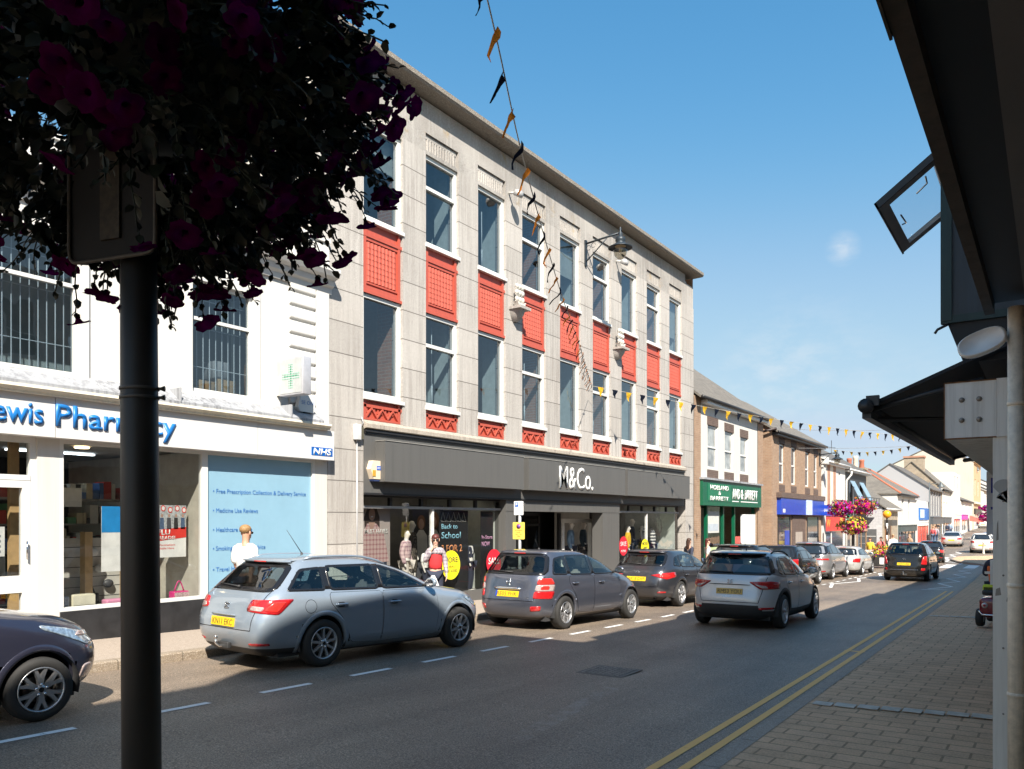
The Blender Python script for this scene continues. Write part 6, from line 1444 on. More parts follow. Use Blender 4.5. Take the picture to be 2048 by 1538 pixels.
# ------------------------------------------------------------------ bunting
fl_y=petal_mat('bunting_yellow',(.72,.43,.04),.3); fl_o=petal_mat('bunting_orange',(.75,.24,.03),.35); fl_k=petal_mat('bunting_navy',(.012,.016,.028),.12); cordm=M('bunting_cord',(.45,.43,.38),.8)
def bunting(label,pts,gap,w,h,seed,start=0,org=None,lean=(0,0,0),twist=1.0,fade=False):
    """pts: points of the cord; flags hang every gap metres, alternating in colour"""
    rn=random.Random(seed); P=[Vector(p) for p in pts]
    fine=[]
    for i in range(len(P)-1):
        p0=P[max(0,i-1)]; p1,p2=P[i],P[i+1]; p3=P[min(len(P)-1,i+2)]
        for k in range(16):
            u=k/16; fine.append(.5*((2*p1)+(p2-p0)*u+(2*p0-5*p1+4*p2-p3)*u*u+(3*p1-p0-3*p2+p3)*u**3))
    fine.append(P[-1]); t=thing('bunting',label,'bunting',P[0]); m=MB(); m.tube(fine,.006,cordm,4,False); m.build('cord',t)
    D=[0]
    for a,b in zip(fine,fine[1:]): D.append(D[-1]+(b-a).length)
    x=start; i=0
    while x+w<D[-1]:
        def at(d):
            for j in range(len(D)-1):
                if D[j]<=d<=D[j+1]: return fine[j].lerp(fine[j+1],(d-D[j])/(D[j+1]-D[j]))
            return fine[-1]
        a,b=at(x),at(x+w); dr=(b-a).normalized(); nrm=dr.cross(Vector((0,0,1))).normalized(); calm=fade and i<6; tw=rn.uniform(-.5,.5)*(.12 if calm else .5)
        kf=(1.0 if i<6 else .5) if fade else 1.0; a,b=(a+b)/2+(a-b)/2*kf,(a+b)/2+(b-a)/2*kf; hh=kf*h*rn.uniform(1.05-.15*twist,1.05); vs=[]; n=4; ln=Vector(lean)
        for k in range(n+1):
            f=k/n; wv=nrm*(tw*hh*f*f+(.008 if calm else .03)*math.sin(5*f+rn.random()*3))
            c=(a+b)/2+Vector((0,0,-hh*f))+ln*hh*f*f; hw=(1-f)*w*kf/2
            vs+= [c-dr*hw+wv,c+nrm*.02*math.sin(f*4+tw*9)+wv,c+dr*hw+wv]
        fs=[(3*k+q,3*k+q+1,3*k+4+q,3*k+3+q) for k in range(n) for q in range(2)]
        mm=MB(); mm.add(vs,fs,(fl_k if i%2 else (fl_y if h<.3 else fl_o)),True); mm.build('flag',t); i+=1; x+=gap
    return t
E0=(-11.32,20.9,5.72)
bunting('bunting dropping from overhead to the granite store, its flags twisting in the wind',[(.1,-3.2,6.1),(-1.6,1.0,5.75),(-3.3,4.55,5.42),(-4.2,6.4,5.17),(-5.7,9.6,4.95),(-7.3,12.95,5.06),(-9.3,16.9,5.35),E0],.47,.25,.46,5,0.25,lean=(-.35,-.12,0),twist=1.2,fade=True)
bunting('bunting running from the granite store out over the road towards the awning',[E0,(-10.2,23.2,5.55),(-8.2,27.6,5.27),(-6.5,31.6,5.14),(-5.1,35.2,5.16),(-2.5,41.6,5.5),(.15,48,6.0)],.53,.22,.28,6,.2)
bunting('short bunting far down the street beside the second iron lamp',[(-11.4,51.6,6.1),(-9.6,51.2,5.8),(-7.8,50.5,5.8),(-6.3,50,6.0),(-3,49.5,6.6),(.15,49,7.4)],.5,.20,.27,7,.3)
for (a,b,s_,lab) in (((-11.3,40,6.3),(.15,44,6.9),.5,'slack thin cable crossing the street high beyond the brick bank'),((-11.3,44,5.6),(.15,47,6.0),.25,'second thin cable crossing the street lower beyond the brick bank')):
    m=MB(); m.tube([Vector(a).lerp(Vector(b),i/12)-Vector((0,0,s_*4*(i/12)*(1-i/12))) for i in range(13)],.010,M('thin_cable',(.25,.25,.26),.6),4,False); tag(m.build('overhead_cable',None,origin=a),lab,'cable')
# ------------------------------------------------------------------ street furniture
SP=(-10.1,15.2); g=gz(15.2)+.12
t=thing('parking_sign','grey post with a white parking plate above a yellow no stopping plate','sign post',(SP[0],SP[1],g))
m=MB(); m.tube([(SP[0],SP[1],g),(SP[0],SP[1],2.15)],.038,M('galvanised',(.42,.42,.43),.45,.4),14); m.build('pole',t)
def plate(z0,z1,w,mat,nm):
    Mx=Matrix.Translation((SP[0],SP[1]-.045,0))@Matrix.Rotation(R(8),4,'Z'); m=MB()
    m.prism([Mx@Vector((a,0,b)) for a,b in rounded([(-w,z0),(w,z0),(w,z1),(-w,z1)],.02)],Mx.to_3x3()@Vector((0,.006,0)),mat); return m.build(nm,t),Mx
o,Mx=plate(1.855,2.17,.118,M('plate_white',(.80,.80,.80),.4),'parking_plate')
u=Mx.to_3x3()@Vector((1,0,0)); m=MB(); m.prism([Mx@Vector((a,-.002,b)) for a,b in ((-.10,2.04),(-.01,2.04),(-.01,2.145),(-.10,2.145))],Mx.to_3x3()@Vector((0,.002,0)),M('parking_blue',(.02,.12,.45),.4)); m.build('blue_square',o)
text('P',sw,o,Mx@Vector((-.078,-.003,2.055)),u,.075,ext=.001,bold=.02)
gi=M('sign_grey_ink',(.30,.30,.36),.5); ri=M('sign_red_ink',(.5,.12,.12),.5)
for z,s_,x,h,mt in ((2.11,'Mon - Sat',.0,.026,gi),(2.07,'8 am - 6 pm',.0,.022,gi),(2.03,'30 mins',.02,.022,gi),(1.945,'No return',-.08,.024,ri),(1.895,'within 1 hour',-.09,.022,gi)): text(s_,mt,o,Mx@Vector((x,-.003,z)),u,h,ext=.001)
o,Mx=plate(1.30,1.69,.15,M('plate_sign_yellow',(.72,.58,.10),.4),'no_stopping_plate')
m=MB(); c=Mx@Vector((0,-.003,1.595)); nn=Mx.to_3x3()@Vector((0,-1,0))
for r_,mt,k in ((.058,M('sign_red_ink2',(.5,.04,.06),.4),0),(.044,M('sign_violet',(.16,.08,.30),.4),.001)):
    m.lathe([(r_,0),(r_,.001),(.0,.0012)],mt,24,Matrix.Translation(c+nn*k)@nn.to_track_quat('Z','Y').to_matrix().to_4x4())
m.build('roundel',o)
for z,s_ in ((1.495,'No stopping'),(1.45,'Sunday'),(1.405,'10am - 4pm'),(1.36,'8 Sept')): text(s_,M('sign_brown_ink',(.25,.17,.05),.5),o,Mx@Vector((0,-.003,z)),u,.028,ext=.001,align='C')
bp=at_z(1774,1040,48); bx,by=bp.x,bp.y; g=gz(by)+.1
t=thing('crossing_beacon','black and white banded pole with an orange globe at the zebra crossing','crossing beacon',(bx,by,g))
m=MB()
for i in range(8): m.tube([(bx,by,g+i*.36),(bx,by,g+(i+1)*.36)],.055,(sw if i%2==0 else dark_trim),12)
m.build('pole',t); m=MB(); m.ball((bx,by,g+8*.36+.18),.24,M('beacon_orange',(.85,.36,.02),.25,local=True),14); m.build('globe',t)
m=MB(); m.lathe([(.0,.26),(.05,.24)],dark_trim,10,Matrix.Translation((bx,by,g+8*.36+.18))); m.build('cap',t)
def lamp_post(px,py0,Z,h,lab,arm=.9):
    p=at_z(px,py0,Z); g=gz(p.y)+.1; t=thing('lamp_post',lab,'street lamp',(p.x,p.y,g)); gm=M('lamp_post_grey',(.10,.115,.12),.5,.2)
    m=MB(); m.tube([(p.x,p.y,g),(p.x,p.y,g+1.2),(p.x,p.y,g+h)],[.10,.07,.05],gm,10); m.build('pole',t)
    m=MB(); m.tube([(p.x,p.y,g+h-.2),(p.x+arm,p.y+.2,g+h-.1)],.03,gm,6); c=Vector((p.x+arm,p.y+.2,g+h-.1)); m.lathe([(.03,.1),(.12,-.1),(.34,-.38),(.34,-.42)],gm,14,Matrix.Translation(c)); m.lathe([(.22,-.42),(.2,-.6),(.05,-.75)],M('lamp_pale_glass',(.55,.58,.58),.2),12,Matrix.Translation(c)); m.build('lamp_head',t)
lamp_post(1859,1070,80,6.2,'tall grey lamp post in front of the slate hung house',1.0)
lamp_post(1940,1042,125,9.5,'thin lamp post before the cream hall far up the hill',1.0)
lamp_post(1899,1060,100,4.0,'short lamp standard by the tall white house',.0)
k=0
for px,py,Z,h,mt,lab in ((1784,1112,46,1.05,dark_trim,'black bollard beside the flower planter'),(1967,1108,62,1.0,M('bollard_stone',(.62,.54,.44),.7),'pale square bollard on the kerb build-out'),(1855,1072,79,1.0,dark_trim,'black bollard before the red shopfront'),(1913,1058,104,1.1,dark_trim,'dark bollard on the upper pavement by the white row'),(1925,1058,108,1.3,M('bollard_brown',(.16,.09,.07),.6),'brown bollard furthest up the pavement')):
    p=at_z(px,py,Z); g=gz(p.y)+.10; m=MB(); m.lathe([(.085,0),(.085,.12),(.07,.14),(.065,h*.82),(.085,h*.84),(.085,h*.90),(.06,h*.97),(.0,h)],mt,12,Matrix.Translation((p.x,p.y,g))); tag(m.build('bollard',None,origin=(p.x,p.y,g)),lab,'bollard','street bollards')
# ------------------------------------------------------------------ people and shop dummies
def skin(name,nodes,edges,mat,parent,rootn=0,levels=1,scale=1.0):
    """nodes: list of (pos, rx, ry); grows one smooth surface along the edges"""
    me=bpy.data.meshes.new(name); me.from_pydata([tuple(Vector(n[0])*scale) for n in nodes],edges,[]); me.materials.append(mat)
    o=bpy.data.objects.new(name,me); COL.objects.link(o); o.parent=parent
    md=o.modifiers.new('skin','SKIN'); md.use_smooth_shade=True; md.branch_smoothing=.4
    L=me.skin_vertices[0].data
    for i,n in enumerate(nodes): L[i].radius=(n[1]*scale,n[2]*scale); L[i].use_root=(i==rootn)
    s=o.modifiers.new('smooth','SUBSURF'); s.levels=levels; s.render_levels=levels
    return o
BASE=dict(pelvis=(0,0,.95),waist=(0,.005,1.10),chest=(0,.0,1.30),nb=(0,-.015,1.445),neck=(0,-.005,1.50),h1=(0,.022,1.575),h2=(0,.005,1.655),crown=(0,-.005,1.71),nose=(0,.105,1.615),
  sR=(.165,-.015,1.405),eR=(.215,-.04,1.12),wR=(.225,.05,.87),pR=(.222,.075,.80),sL=(-.165,-.015,1.405),eL=(-.215,-.04,1.12),wL=(-.225,.05,.87),pL=(-.222,.075,.80),
  hR=(.085,0,.89),kR=(.095,.02,.49),aR=(.10,-.03,.09),tR=(.115,.12,.035),hL=(-.085,0,.89),kL=(-.095,.02,.49),aL=(-.10,-.03,.09),tL=(-.115,.12,.035))
RAD=dict(pelvis=(.15,.105),waist=(.125,.09),chest=(.15,.105),nb=(.07,.06),neck=(.05,.052),h1=(.066,.078),h2=(.078,.094),crown=(.05,.06),nose=(.014,.018),sR=(.06,.06),eR=(.042,.042),wR=(.028,.026),pR=(.036,.018),sL=(.06,.06),eL=(.042,.042),wL=(.028,.026),pL=(.036,.018),
  hR=(.092,.092),kR=(.058,.06),aR=(.038,.04),tR=(.034,.024),hL=(.092,.092),kL=(.058,.06),aL=(.038,.04),tL=(.034,.024))
LINK=[('pelvis','waist'),('waist','chest'),('chest','nb'),('nb','neck'),('neck','h1'),('h1','h2'),('h2','crown'),('h1','nose'),('chest','sR'),('sR','eR'),('eR','wR'),('wR','pR'),('chest','sL'),('sL','eL'),('eL','wL'),('wL','pL'),('pelvis','hR'),('hR','kR'),('kR','aR'),('aR','tR'),('pelvis','hL'),('hL','kL'),('kL','aL'),('aL','tL')]
def figure(name,label,cat,loc,yaw,h,pose,skinm,garments,hair=None,group=None,fingers=True,nohead=False,face=True,shades=False,low=False,rx=0):
    """garments: list of (name, material, joints, swell)"""
    t=thing(name,label,cat,loc,R(yaw),group); J=dict(BASE); J.update(pose or {}); sc=h/1.765
    def grow(nm,names,mat,sw,extra=()):
        idx={n:i for i,n in enumerate(names)}; nodes=[(J[n],RAD[n][0]*(1 if n not in ('pelvis','chest','waist') else 1)+sw,RAD[n][1]+sw) for n in names]
        ed=[(idx[a],idx[b]) for a,b in LINK if a in idx and b in idx]
        for (par,pts) in extra:
            prev=idx[par]
            for p,r in pts: nodes.append((p,r,r)); ed.append((prev,len(nodes)-1)); prev=len(nodes)-1
        return skin(nm,nodes,ed,mat,t,0,1,sc)
    names=[n for n in BASE if not (nohead and n in ('h1','h2','crown','nose','neck'))]
    ex=[]
    if fingers:
        for s in 'RL':
            p=Vector(J['p'+s]); w=Vector(J['w'+s]); d=(p-w).normalized(); sd=d.cross(Vector((1,0,0))) 
            if sd.length<.1: sd=Vector((0,1,0))
            sd.normalize(); inn=Vector((-1 if s=='R' else 1,0,0))
            for k,(o_,L) in enumerate(((-.028,.062),(-.010,.075),(.010,.072),(.027,.055))):
                b=p+sd*o_; ex.append(('p'+s,[(tuple(b+d*.03),.0095),(tuple(b+d*(.03+L*.55)+inn*.008),.0085),(tuple(b+d*(.03+L*.95)+inn*.028),.0075)]))
            ex.append(('w'+s,[(tuple(w+d*.03-sd*.034),.011),(tuple(w+d*.07-sd*.052+inn*.01),.009)]))
    body=grow('body',names,skinm,0,ex)
    for nm,mat,js,sw in garments: grow(nm,js,mat,sw)
    if hair:
        m=MB(); hm,ln,wd=hair; c=Vector(J['h2'])
        m.ball((c+Vector((0,-.016,.040)))*sc,(.088*sc,.101*sc,.078*sc),hm,12)
        if ln>0:
            n=6; vs=[]; K=12
            for i in range(n+1):
                f=i/n; z=c.z+.02-ln*f; w_=wd*(1-.35*f*f); y=c.y-.055-.03*math.sin(f*2.2); 
                for k in range(K):
                    a=2*math.pi*k/K; vs.append(Vector((c.x+w_*math.cos(a)*(1+.05*math.sin(k*3+i)),y+.055*(1-.4*f)*math.sin(a),z))*sc)
            m.add(vs,[(i*K+k,i*K+(k+1)%K,(i+1)*K+(k+1)%K,(i+1)*K+k)[::-1] for i in range(n) for k in range(K)]+[tuple(range(n*K,(n+1)*K))[::-1]],hm,True)
        m.build('hair',t,True)
    if face and not nohead:
        c=Vector(J['h1']); m=MB()
        for s in (-1,1): m.ball((c+Vector((s*.032,.077,.062)))*sc,(.012*sc,.006*sc,.006*sc),M('eye_dark',(.03,.02,.015),.2),8)
        m.build('eye',body,True)
        m=MB(); m.ball((c+Vector((0,.085,-.012)))*sc,(.022*sc,.007*sc,.006*sc),M('lips',(.42,.16,.13),.5),8); m.build('mouth',body,True)
        m=MB()
        for s in (-1,1): m.ball((Vector(J['h2'])+Vector((s*.082,-.002,-.02)))*sc,(.012*sc,.024*sc,.034*sc),skinm,8)
        m.build('ear',body,True)
    if shades:
        c=Vector(J['h1']); m=MB()
        for s in (-1,1): m.ball((c+Vector((s*.034,.083,.064)))*sc,(.030*sc,.012*sc,.024*sc),black_gloss,8); m.tube([(c+Vector((s*.06,.075,.07)))*sc,(Vector(J['h2'])+Vector((s*.088,-.01,0)))*sc],.004*sc,black_gloss,5)
        m.build('sunglasses',t,True)
    return t
TOP=['pelvis','waist','chest','nb','sR','eR','sL','eL']; TOPL=TOP+['wR','wL']; LEGS=['pelvis','hR','kR','aR','hL','kL','aL']; SHOE=None; SHORT=['pelvis','hR','kR','hL','kL']
sk1=M('skin_tan',(.50,.27,.18),.55,var=.06); sk2=M('skin_fair',(.62,.38,.28),.55,var=.06)
c_white=M('white_cotton',(.80,.79,.77),.9); c_red=M('red_cotton',(.58,.03,.035),.9); c_navy=M('navy_cloth',(.03,.035,.06),.9); c_denim=M('denim',(.07,.11,.19),.9,var=.3,scale=30); c_yel=M('yellow_cotton',(.75,.55,.05),.9); c_pink=M('coral_cotton',(.65,.16,.15),.9); c_tan=M('tan_cloth',(.42,.28,.18),.9)
h_bl=M('hair_blond',(.30,.17,.07),.6,var=.35,scale=60); h_br=M('hair_brown',(.06,.03,.02),.5,var=.4,scale=60); h_rb=M('hair_auburn',(.10,.025,.02),.5,var=.4,scale=60); h_gr=M('hair_fawn',(.35,.22,.12),.6,var=.3,scale=60)
def check(name,a,b,sc):
    m,t,N,L=nt(name); v=tex_coord(t,(sc,sc,sc)); sx=N.new('ShaderNodeSeparateXYZ'); L.new(v,sx.inputs[0])
    f=math_(t,'LESS_THAN',math_(t,'FRACT',math_(t,'ADD',sx.outputs[0],sx.outputs[1])),.35); g=math_(t,'LESS_THAN',math_(t,'FRACT',sx.outputs[2]),.35)
    out(t,bsdf(t,mixc(t,math_(t,'MULTIPLY',math_(t,'ADD',f,g),.5),a,b),.9)); MC[name]=m; return m
def stripe(name,a,b,sc,w_=.5):
    m,t,N,L=nt(name); v=tex_coord(t,(sc,sc,sc)); sx=N.new('ShaderNodeSeparateXYZ'); L.new(v,sx.inputs[0]); out(t,bsdf(t,mixc(t,math_(t,'LESS_THAN',math_(t,'FRACT',sx.outputs[2]),w_),a,b),.9)); MC[name]=m; return m
def dots(name,a,b,sc):
    m,t,N,L=nt(name); v=tex_coord(t,(sc,sc,sc)); vo=N.new('ShaderNodeTexVoronoi'); L.new(v,vo.inputs['Vector']); vo.inputs['Randomness'].default_value=.2; out(t,bsdf(t,mixc(t,math_(t,'LESS_THAN',vo.outputs['Distance'],.27),a,b),.9)); MC[name]=m; return m
plaid=check('grey_plaid',(.42,.38,.40),(.16,.12,.16),14); pplaid=check('pink_plaid',(.62,.46,.46),(.30,.18,.22),11); strp=stripe('narrow_stripe',(.78,.77,.76),(.40,.38,.40),22); bstr=stripe('bold_stripe',(.72,.71,.69),(.025,.03,.05),9); dot=dots('dark_dots',(.03,.025,.025),(.62,.52,.38),22)
walk=dict(kR=(.095,.12,.50),aR=(.10,.16,.10),tR=(.115,.31,.06),kL=(-.095,-.03,.49),aL=(-.10,-.22,.13),tL=(-.115,-.12,.04),eR=(.22,-.12,1.13),wR=(.22,-.16,.88),pR=(.22,-.15,.81),wL=(-.22,.16,.92),pL=(-.215,.20,.86),eL=(-.22,.02,1.12))
def on_pave(t,s): return (t,s,gz(s)+PH+.02)
figure('person','man in a white t-shirt and sunglasses with fair hair walking past the blue shop window','person',on_pave(-10.4,7.94),12,1.72,walk,sk1,[('t_shirt',c_white,TOP,.045),('trousers',c_navy,LEGS,.018)],(h_bl,0,.09),shades=True)
w_=figure('person','woman in a red top and checked shirt with dark bobbed hair, hand at her face','person',on_pave(-10.4,12.55),-140,1.62,dict(walk,eR=(.23,.06,1.14),wR=(.10,.17,1.40),pR=(.055,.16,1.47),eL=(-.22,-.04,1.13),wL=(-.24,.06,.88),pL=(-.24,.08,.81)),sk2,[('red_top',c_red,['pelvis','waist','chest','nb'],.034),('checked_shirt',plaid,['chest','sR','eR','wR','sL','eL','wL'],.020),('trousers',c_navy,LEGS,.016)],(h_rb,.16,.095),shades=True)
wl=w_.matrix_basis
q=Vector(w_.location)+Vector((.12,-.22,.50)); m=MB()
vs=[]; K=14
for i,(r_,z) in enumerate(((.03,.30),(.07,.24),(.13,.10),(.15,-.05),(.12,-.14),(.02,-.16))):
    for k in range(K): a=2*math.pi*k/K; vs.append((q.x+r_*1.1*math.cos(a)*(1+.12*math.sin(k*2.3+i)),q.y+r_*.6*math.sin(a),q.z+z))
m.add(vs,[(i*K+k,(i+1)*K+k,(i+1)*K+(k+1)%K,i*K+(k+1)%K) for i in range(5) for k in range(K)],M('plastic_bag',(.72,.70,.68),.35),True)
tag(m.build('carrier_bag',None,origin=q),'crumpled white carrier bag held by the woman in red','bag')
figure('person','woman with long brown hair and dark top walking away beside the granite pier','person',on_pave(-10.9,27.5),-20,1.62,walk,sk2,[('dark_top',c_navy,TOPL,.02),('jeans',c_denim,LEGS,.016)],(h_br,.34,.10))
figure('person','woman with auburn hair in a pale striped top outside the green fronted shop','person',on_pave(-10.5,28.3),-45,1.62,walk,sk2,[('striped_top',strp,TOP,.02),('jeans',c_denim,LEGS,.016)],(h_rb,.22,.10))
def far_person(px,py,Z,yaw,h,lab,g,hair,sk=sk1,pose=walk):
    p=at_z(px,py,Z); figure('person',lab,'person',on_pave(p.x,p.y),yaw,h,pose,sk,g,hair,face=True,fingers=False)
far_person(1740,1069,46.5,170,1.66,'person in a yellow top and pale skirt walking by the notice board',[('yellow_top',c_yel,TOP,.03),('skirt',M('pale_cloth',(.55,.5,.42),.9),SHORT,.04)],(h_br,.1,.1))
far_person(1762,1072,48.5,190,1.66,'person in a coral top behind the flower planter',[('coral_top',c_pink,TOPL,.035),('trousers',c_pink,LEGS,.02)],(h_br,.0,.1))
far_person(1786,1066,50,20,1.80,'broad man in a white shirt walking away past the brown stone front',[('white_shirt',c_white,TOPL,.06),('trousers',c_tan,LEGS,.02)],(h_gr,.0,.1))
far_person(1819,1066,57,150,1.68,'person with tan top and long fair hair outside the white hipped house',[('tan_top',c_tan,TOP,.03),('trousers',c_navy,LEGS,.02)],(h_gr,.3,.1),sk2)
far_person(1866,1052,80,10,1.72,'person in a red checked top and jeans walking uphill in a pair',[('red_top',check('red_check',(.55,.10,.10),(.25,.05,.08),9),TOPL,.04),('jeans',c_denim,LEGS,.02)],(h_gr,.0,.1))
far_person(1872,1051,80.5,10,1.76,'person in a grey plaid shirt and jeans walking uphill in a pair',[('plaid_shirt',plaid,TOPL,.04),('jeans',c_denim,LEGS,.02)],(h_br,.0,.1))
far_person(1894,1054,92,190,1.72,'dark clothed person standing by the dark shop up the hill',[('dark_top',c_navy,TOPL,.04),('trousers',c_navy,LEGS,.02)],(h_br,.0,.1))
far_person(1901,1053,96,10,1.75,'person in a pale blue shirt further up by the tall white house',[('blue_shirt',M('pale_blue_cotton',(.3,.4,.55),.9),TOPL,.04),('jeans',c_denim,LEGS,.02)],(h_br,.0,.1))
# mobility scooter and its rider, mostly behind the column
sx,sy_,sz_=-.83,17.9,gz(17.9)+PH+.035
t=thing('mobility_scooter','dark red mobility scooter with grey tail lamps on the near pavement, half behind the column','mobility scooter',(sx,sy_,sz_),R(-6))
mar=M('maroon_paint',(.20,.012,.018),.25,coat=.8,local=True)
m=MB(); m.bbox(-.27,.27,-.55,-.05,.22,.56,mar,.09,4); m.bbox(-.24,.24,-.1,.62,.14,.24,mar,.04,3); m.bbox(-.17,.17,.5,.72,.22,.75,mar,.06,3); m.build('body',t,True)
for s in (-1,1):
    m=MB(); m.lathe([(.055,-.02),(.05,.012),(.0,.02)],M('lamp_ring',(.7,.62,.58),.15,.3,local=True),16,Matrix.Translation((s*.17,-.555,.42))@Matrix.Rotation(R(90),4,'X')); m.lathe([(.03,.014),(.0,.026)],lamp_red,12,Matrix.Translation((s*.17,-.555,.42))@Matrix.Rotation(R(90),4,'X')); m.build('tail_lamp',t,True)
for x,y in ((.27,-.36),(-.27,-.36),(.25,.62),(-.25,.62)):
    m=MB(); MX=Matrix.Translation((x,y,.17))@Matrix.Rotation(R(90),4,'Y'); m.lathe([(.09,-.06),(.15,-.062),(.17,-.035),(.17,.035),(.15,.062),(.09,.06)],black_rubber,24,MX); m.lathe([(.09,.055),(.03,.06),(.0,.06)],alloy,16,MX); m.lathe([(.09,-.055),(.03,-.06),(.0,-.06)],alloy,16,MX); m.build('wheel',t,True)
m=MB(); m.bbox(-.24,.24,-.42,.06,.60,.70,black_plastic,.04,3); m.bbox(-.23,.23,-.36,-.28,.66,.78,black_plastic,.03,3); m.build('seat',t,True)
m=MB(); m.tube([(0,.60,.7),(0,.42,1.02)],.03,black_plastic,8); m.tube([(-.24,.36,1.03),(0,.44,1.04),(.24,.36,1.03)],.018,black_plastic,8); m.build('tiller',t,True)
m=MB(); m.tube([(-.27,-.5,.3),(-.2,-.62,.25),(.2,-.62,.25),(.27,-.5,.3)],.015,chrome,8); m.build('bumper_bar',t,True)
hv=M('hi_vis_orange',(.85,.16,.03),.7,local=True); 
sit=dict(pelvis=(0,-.2,.76),waist=(0,-.2,.92),chest=(0,-.18,1.12),nb=(0,-.17,1.265),neck=(0,-.15,1.32),h1=(0,-.11,1.395),h2=(0,-.125,1.475),crown=(0,-.13,1.53),nose=(0,-.025,1.435),sR=(.17,-.18,1.225),sL=(-.17,-.18,1.225),eR=(.25,-.05,.97),eL=(-.25,-.05,.97),wR=(.2,.22,1.0),wL=(-.2,.22,1.0),pR=(.2,.30,1.03),pL=(-.2,.30,1.03),hR=(.1,-.15,.74),hL=(-.1,-.15,.74),kR=(.13,.28,.72),kL=(-.13,.28,.72),aR=(.13,.34,.30),aL=(-.13,.34,.30),tR=(.13,.48,.26),tL=(-.13,.48,.26))
f_=figure('person','seated scooter rider in an orange hi-vis vest and cap seen from behind','person',(sx,sy_,sz_),-6,1.765,sit,sk1,[('hi_vis_vest',hv,['pelvis','waist','chest','nb','sR','sL'],.045),('trousers',c_navy,LEGS,.02),('sleeve',c_navy,['chest','sR','eR','wR','sL','eL','wL'],.012)],(h_br,0,.1))
m=MB()
for x in (-.085,.085): m.box(x-.025,x+.025,-.365,-.34,.80,1.27,M('reflective_tape',(.55,.56,.57),.3,.5))
m.box(-.2,.2,-.37,-.34,1.0,1.05,M('reflective_tape',(.55,.56,.57))); m.build('reflective_tape',f_,True)
m=MB(); m.bbox(-.24,.24,-.36,-.12,.62,.80,M('hi_vis_yellow',(.62,.72,.05),.7,local=True),.04,3); m.build('vest_hem',f_,True)
m=MB(); m.ball((0,-.14,1.50),(.105,.118,.085),M('cap_orange',(.75,.18,.05),.8),10); m.bbox(-.07,.07,-.06,.06,1.475,1.49,dark_trim,.006); m.build('cap',f_,True)
# dummies in the windows
wm=M('dummy_white',(.74,.70,.66),.35,var=.04)
def dummy(px,pt,yaw,g,lab,nohead=False,h=1.8,sk=wm,floor=-.06):
    s=at_t(px,1040,pt).y; figure('mannequin',lab,'mannequin',(pt,s,floor),yaw,h,dict(aR=(.10,-.03,.05),aL=(-.10,-.03,.05)),sk,g,None,'mannequins in the shop windows',False,nohead,False)
F=-70
dummy(813,-12.15,F,[('plaid_shirt',pplaid,TOPL,.03),('skirt',M('cream_cloth',(.62,.56,.5),.9),SHORT,.02)],'white dummy in a pink plaid shirt at the front of the big shop window',h=1.62)
dummy(823,-12.55,F,[('dotted_dress',dot,TOP+['hR','kR','hL','kL'],.03)],'taller white dummy in a dark polka dot dress behind the plaid one',h=1.84)
dummy(851,-12.2,F,[('white_top',c_white,TOP,.02),('dark_skirt',c_navy,SHORT,.02)],'small headless child dummy in white behind the woman in red',True,1.25)
dummy(941,-12.1,F,[('white_shirt',c_white,['waist','chest','nb'],.012),('school_blazer',c_navy,['pelvis','waist','sR','eR','wR','sL','eL','wL','chest'],.004),('school_trousers',c_navy,LEGS,.02)],'headless child dummy in a navy school uniform by the yellow disc',True,1.42)
dummy(1142,-12.65,F,[('denim_jacket',M('light_denim',(.18,.28,.40),.9,var=.2),TOPL,.03),('trousers',c_navy,LEGS,.016)],'dummy in a pale denim jacket at the edge of the entrance display')
dummy(1167,-12.95,F,[('denim_jacket',M('dark_denim',(.035,.06,.085),.9,var=.3),TOPL,.035),('patterned_skirt',dots('pattern_skirt',(.03,.03,.04),(.5,.48,.45),12),SHORT,.03)],'dummy in a dark denim jacket inside the white display frame')
dummy(1256,-12.15,F,[('yellow_coat',M('mustard_coat',(.72,.44,.03),.85),TOPL,.04),('trousers',c_navy,LEGS,.016)],'dummy in a mustard yellow coat in the window past the entrance',h=1.66)
dummy(1264,-12.9,F,[('dark_top',c_navy,TOPL,.03),('trousers',c_denim,LEGS,.016)],'dummy in dark clothes behind the mustard coat',h=1.9)
dummy(1285,-12.7,F,[('striped_scarf',bstr,['waist','chest','nb'],.02),('grey_coat',M('grey_coat',(.12,.12,.13),.9),['pelvis','sR','eR','sL','eL','chest'],.02),('trousers',c_navy,LEGS,.02)],'headless dummy with a striped scarf and grey coat',True,1.95)
dummy(1306,-12.15,F,[('striped_jumper',bstr,TOPL,.03),('jeans',c_denim,LEGS,.016)],'headless dummy in a bold black and white striped jumper',True,1.7)
dummy(1303,-12.75,F,[('striped_top',strp,TOPL,.03),('jeans',c_denim,LEGS,.016)],'headless dummy in a narrow striped top behind the bold striped jumper',True,1.8)
# posters and stickers in the windows
pk=M('poster_black',(.018,.018,.02),.6); pw_=M('poster_white',(.74,.73,.71),.6); redd=M('sale_red',(.62,.02,.04),.45); yeld=M('disc_yellow',(.80,.70,.02),.45); cyan_=M('chalk_blue',(.30,.60,.75),.6); orng=M('chalk_orange',(.75,.30,.12),.6); pnk=M('chalk_pink',(.75,.40,.62),.6); skp=M('print_skin',(.42,.26,.20),.7); hrp=M('print_hair',(.04,.025,.02),.7)
def disc(px,py,r,mat,lines,lab,t=-11.77,floor=0):
    c=at_t(px,py,t); o=thing('sale_disc',lab,'sticker',c); m=MB(); m.prism([(t,c.y+r*math.cos(k*math.pi/20),c.z+r*math.sin(k*math.pi/20)) for k in range(40)],(.004,0,0),mat); d=m.build('disc',o)
    for s_,dz,h,w_,mt in lines: text(s_,mt,d,(t+.004,c.y-w_/2,c.z+dz),(0,1,0),h,width=w_,ext=.001,bold=.015)
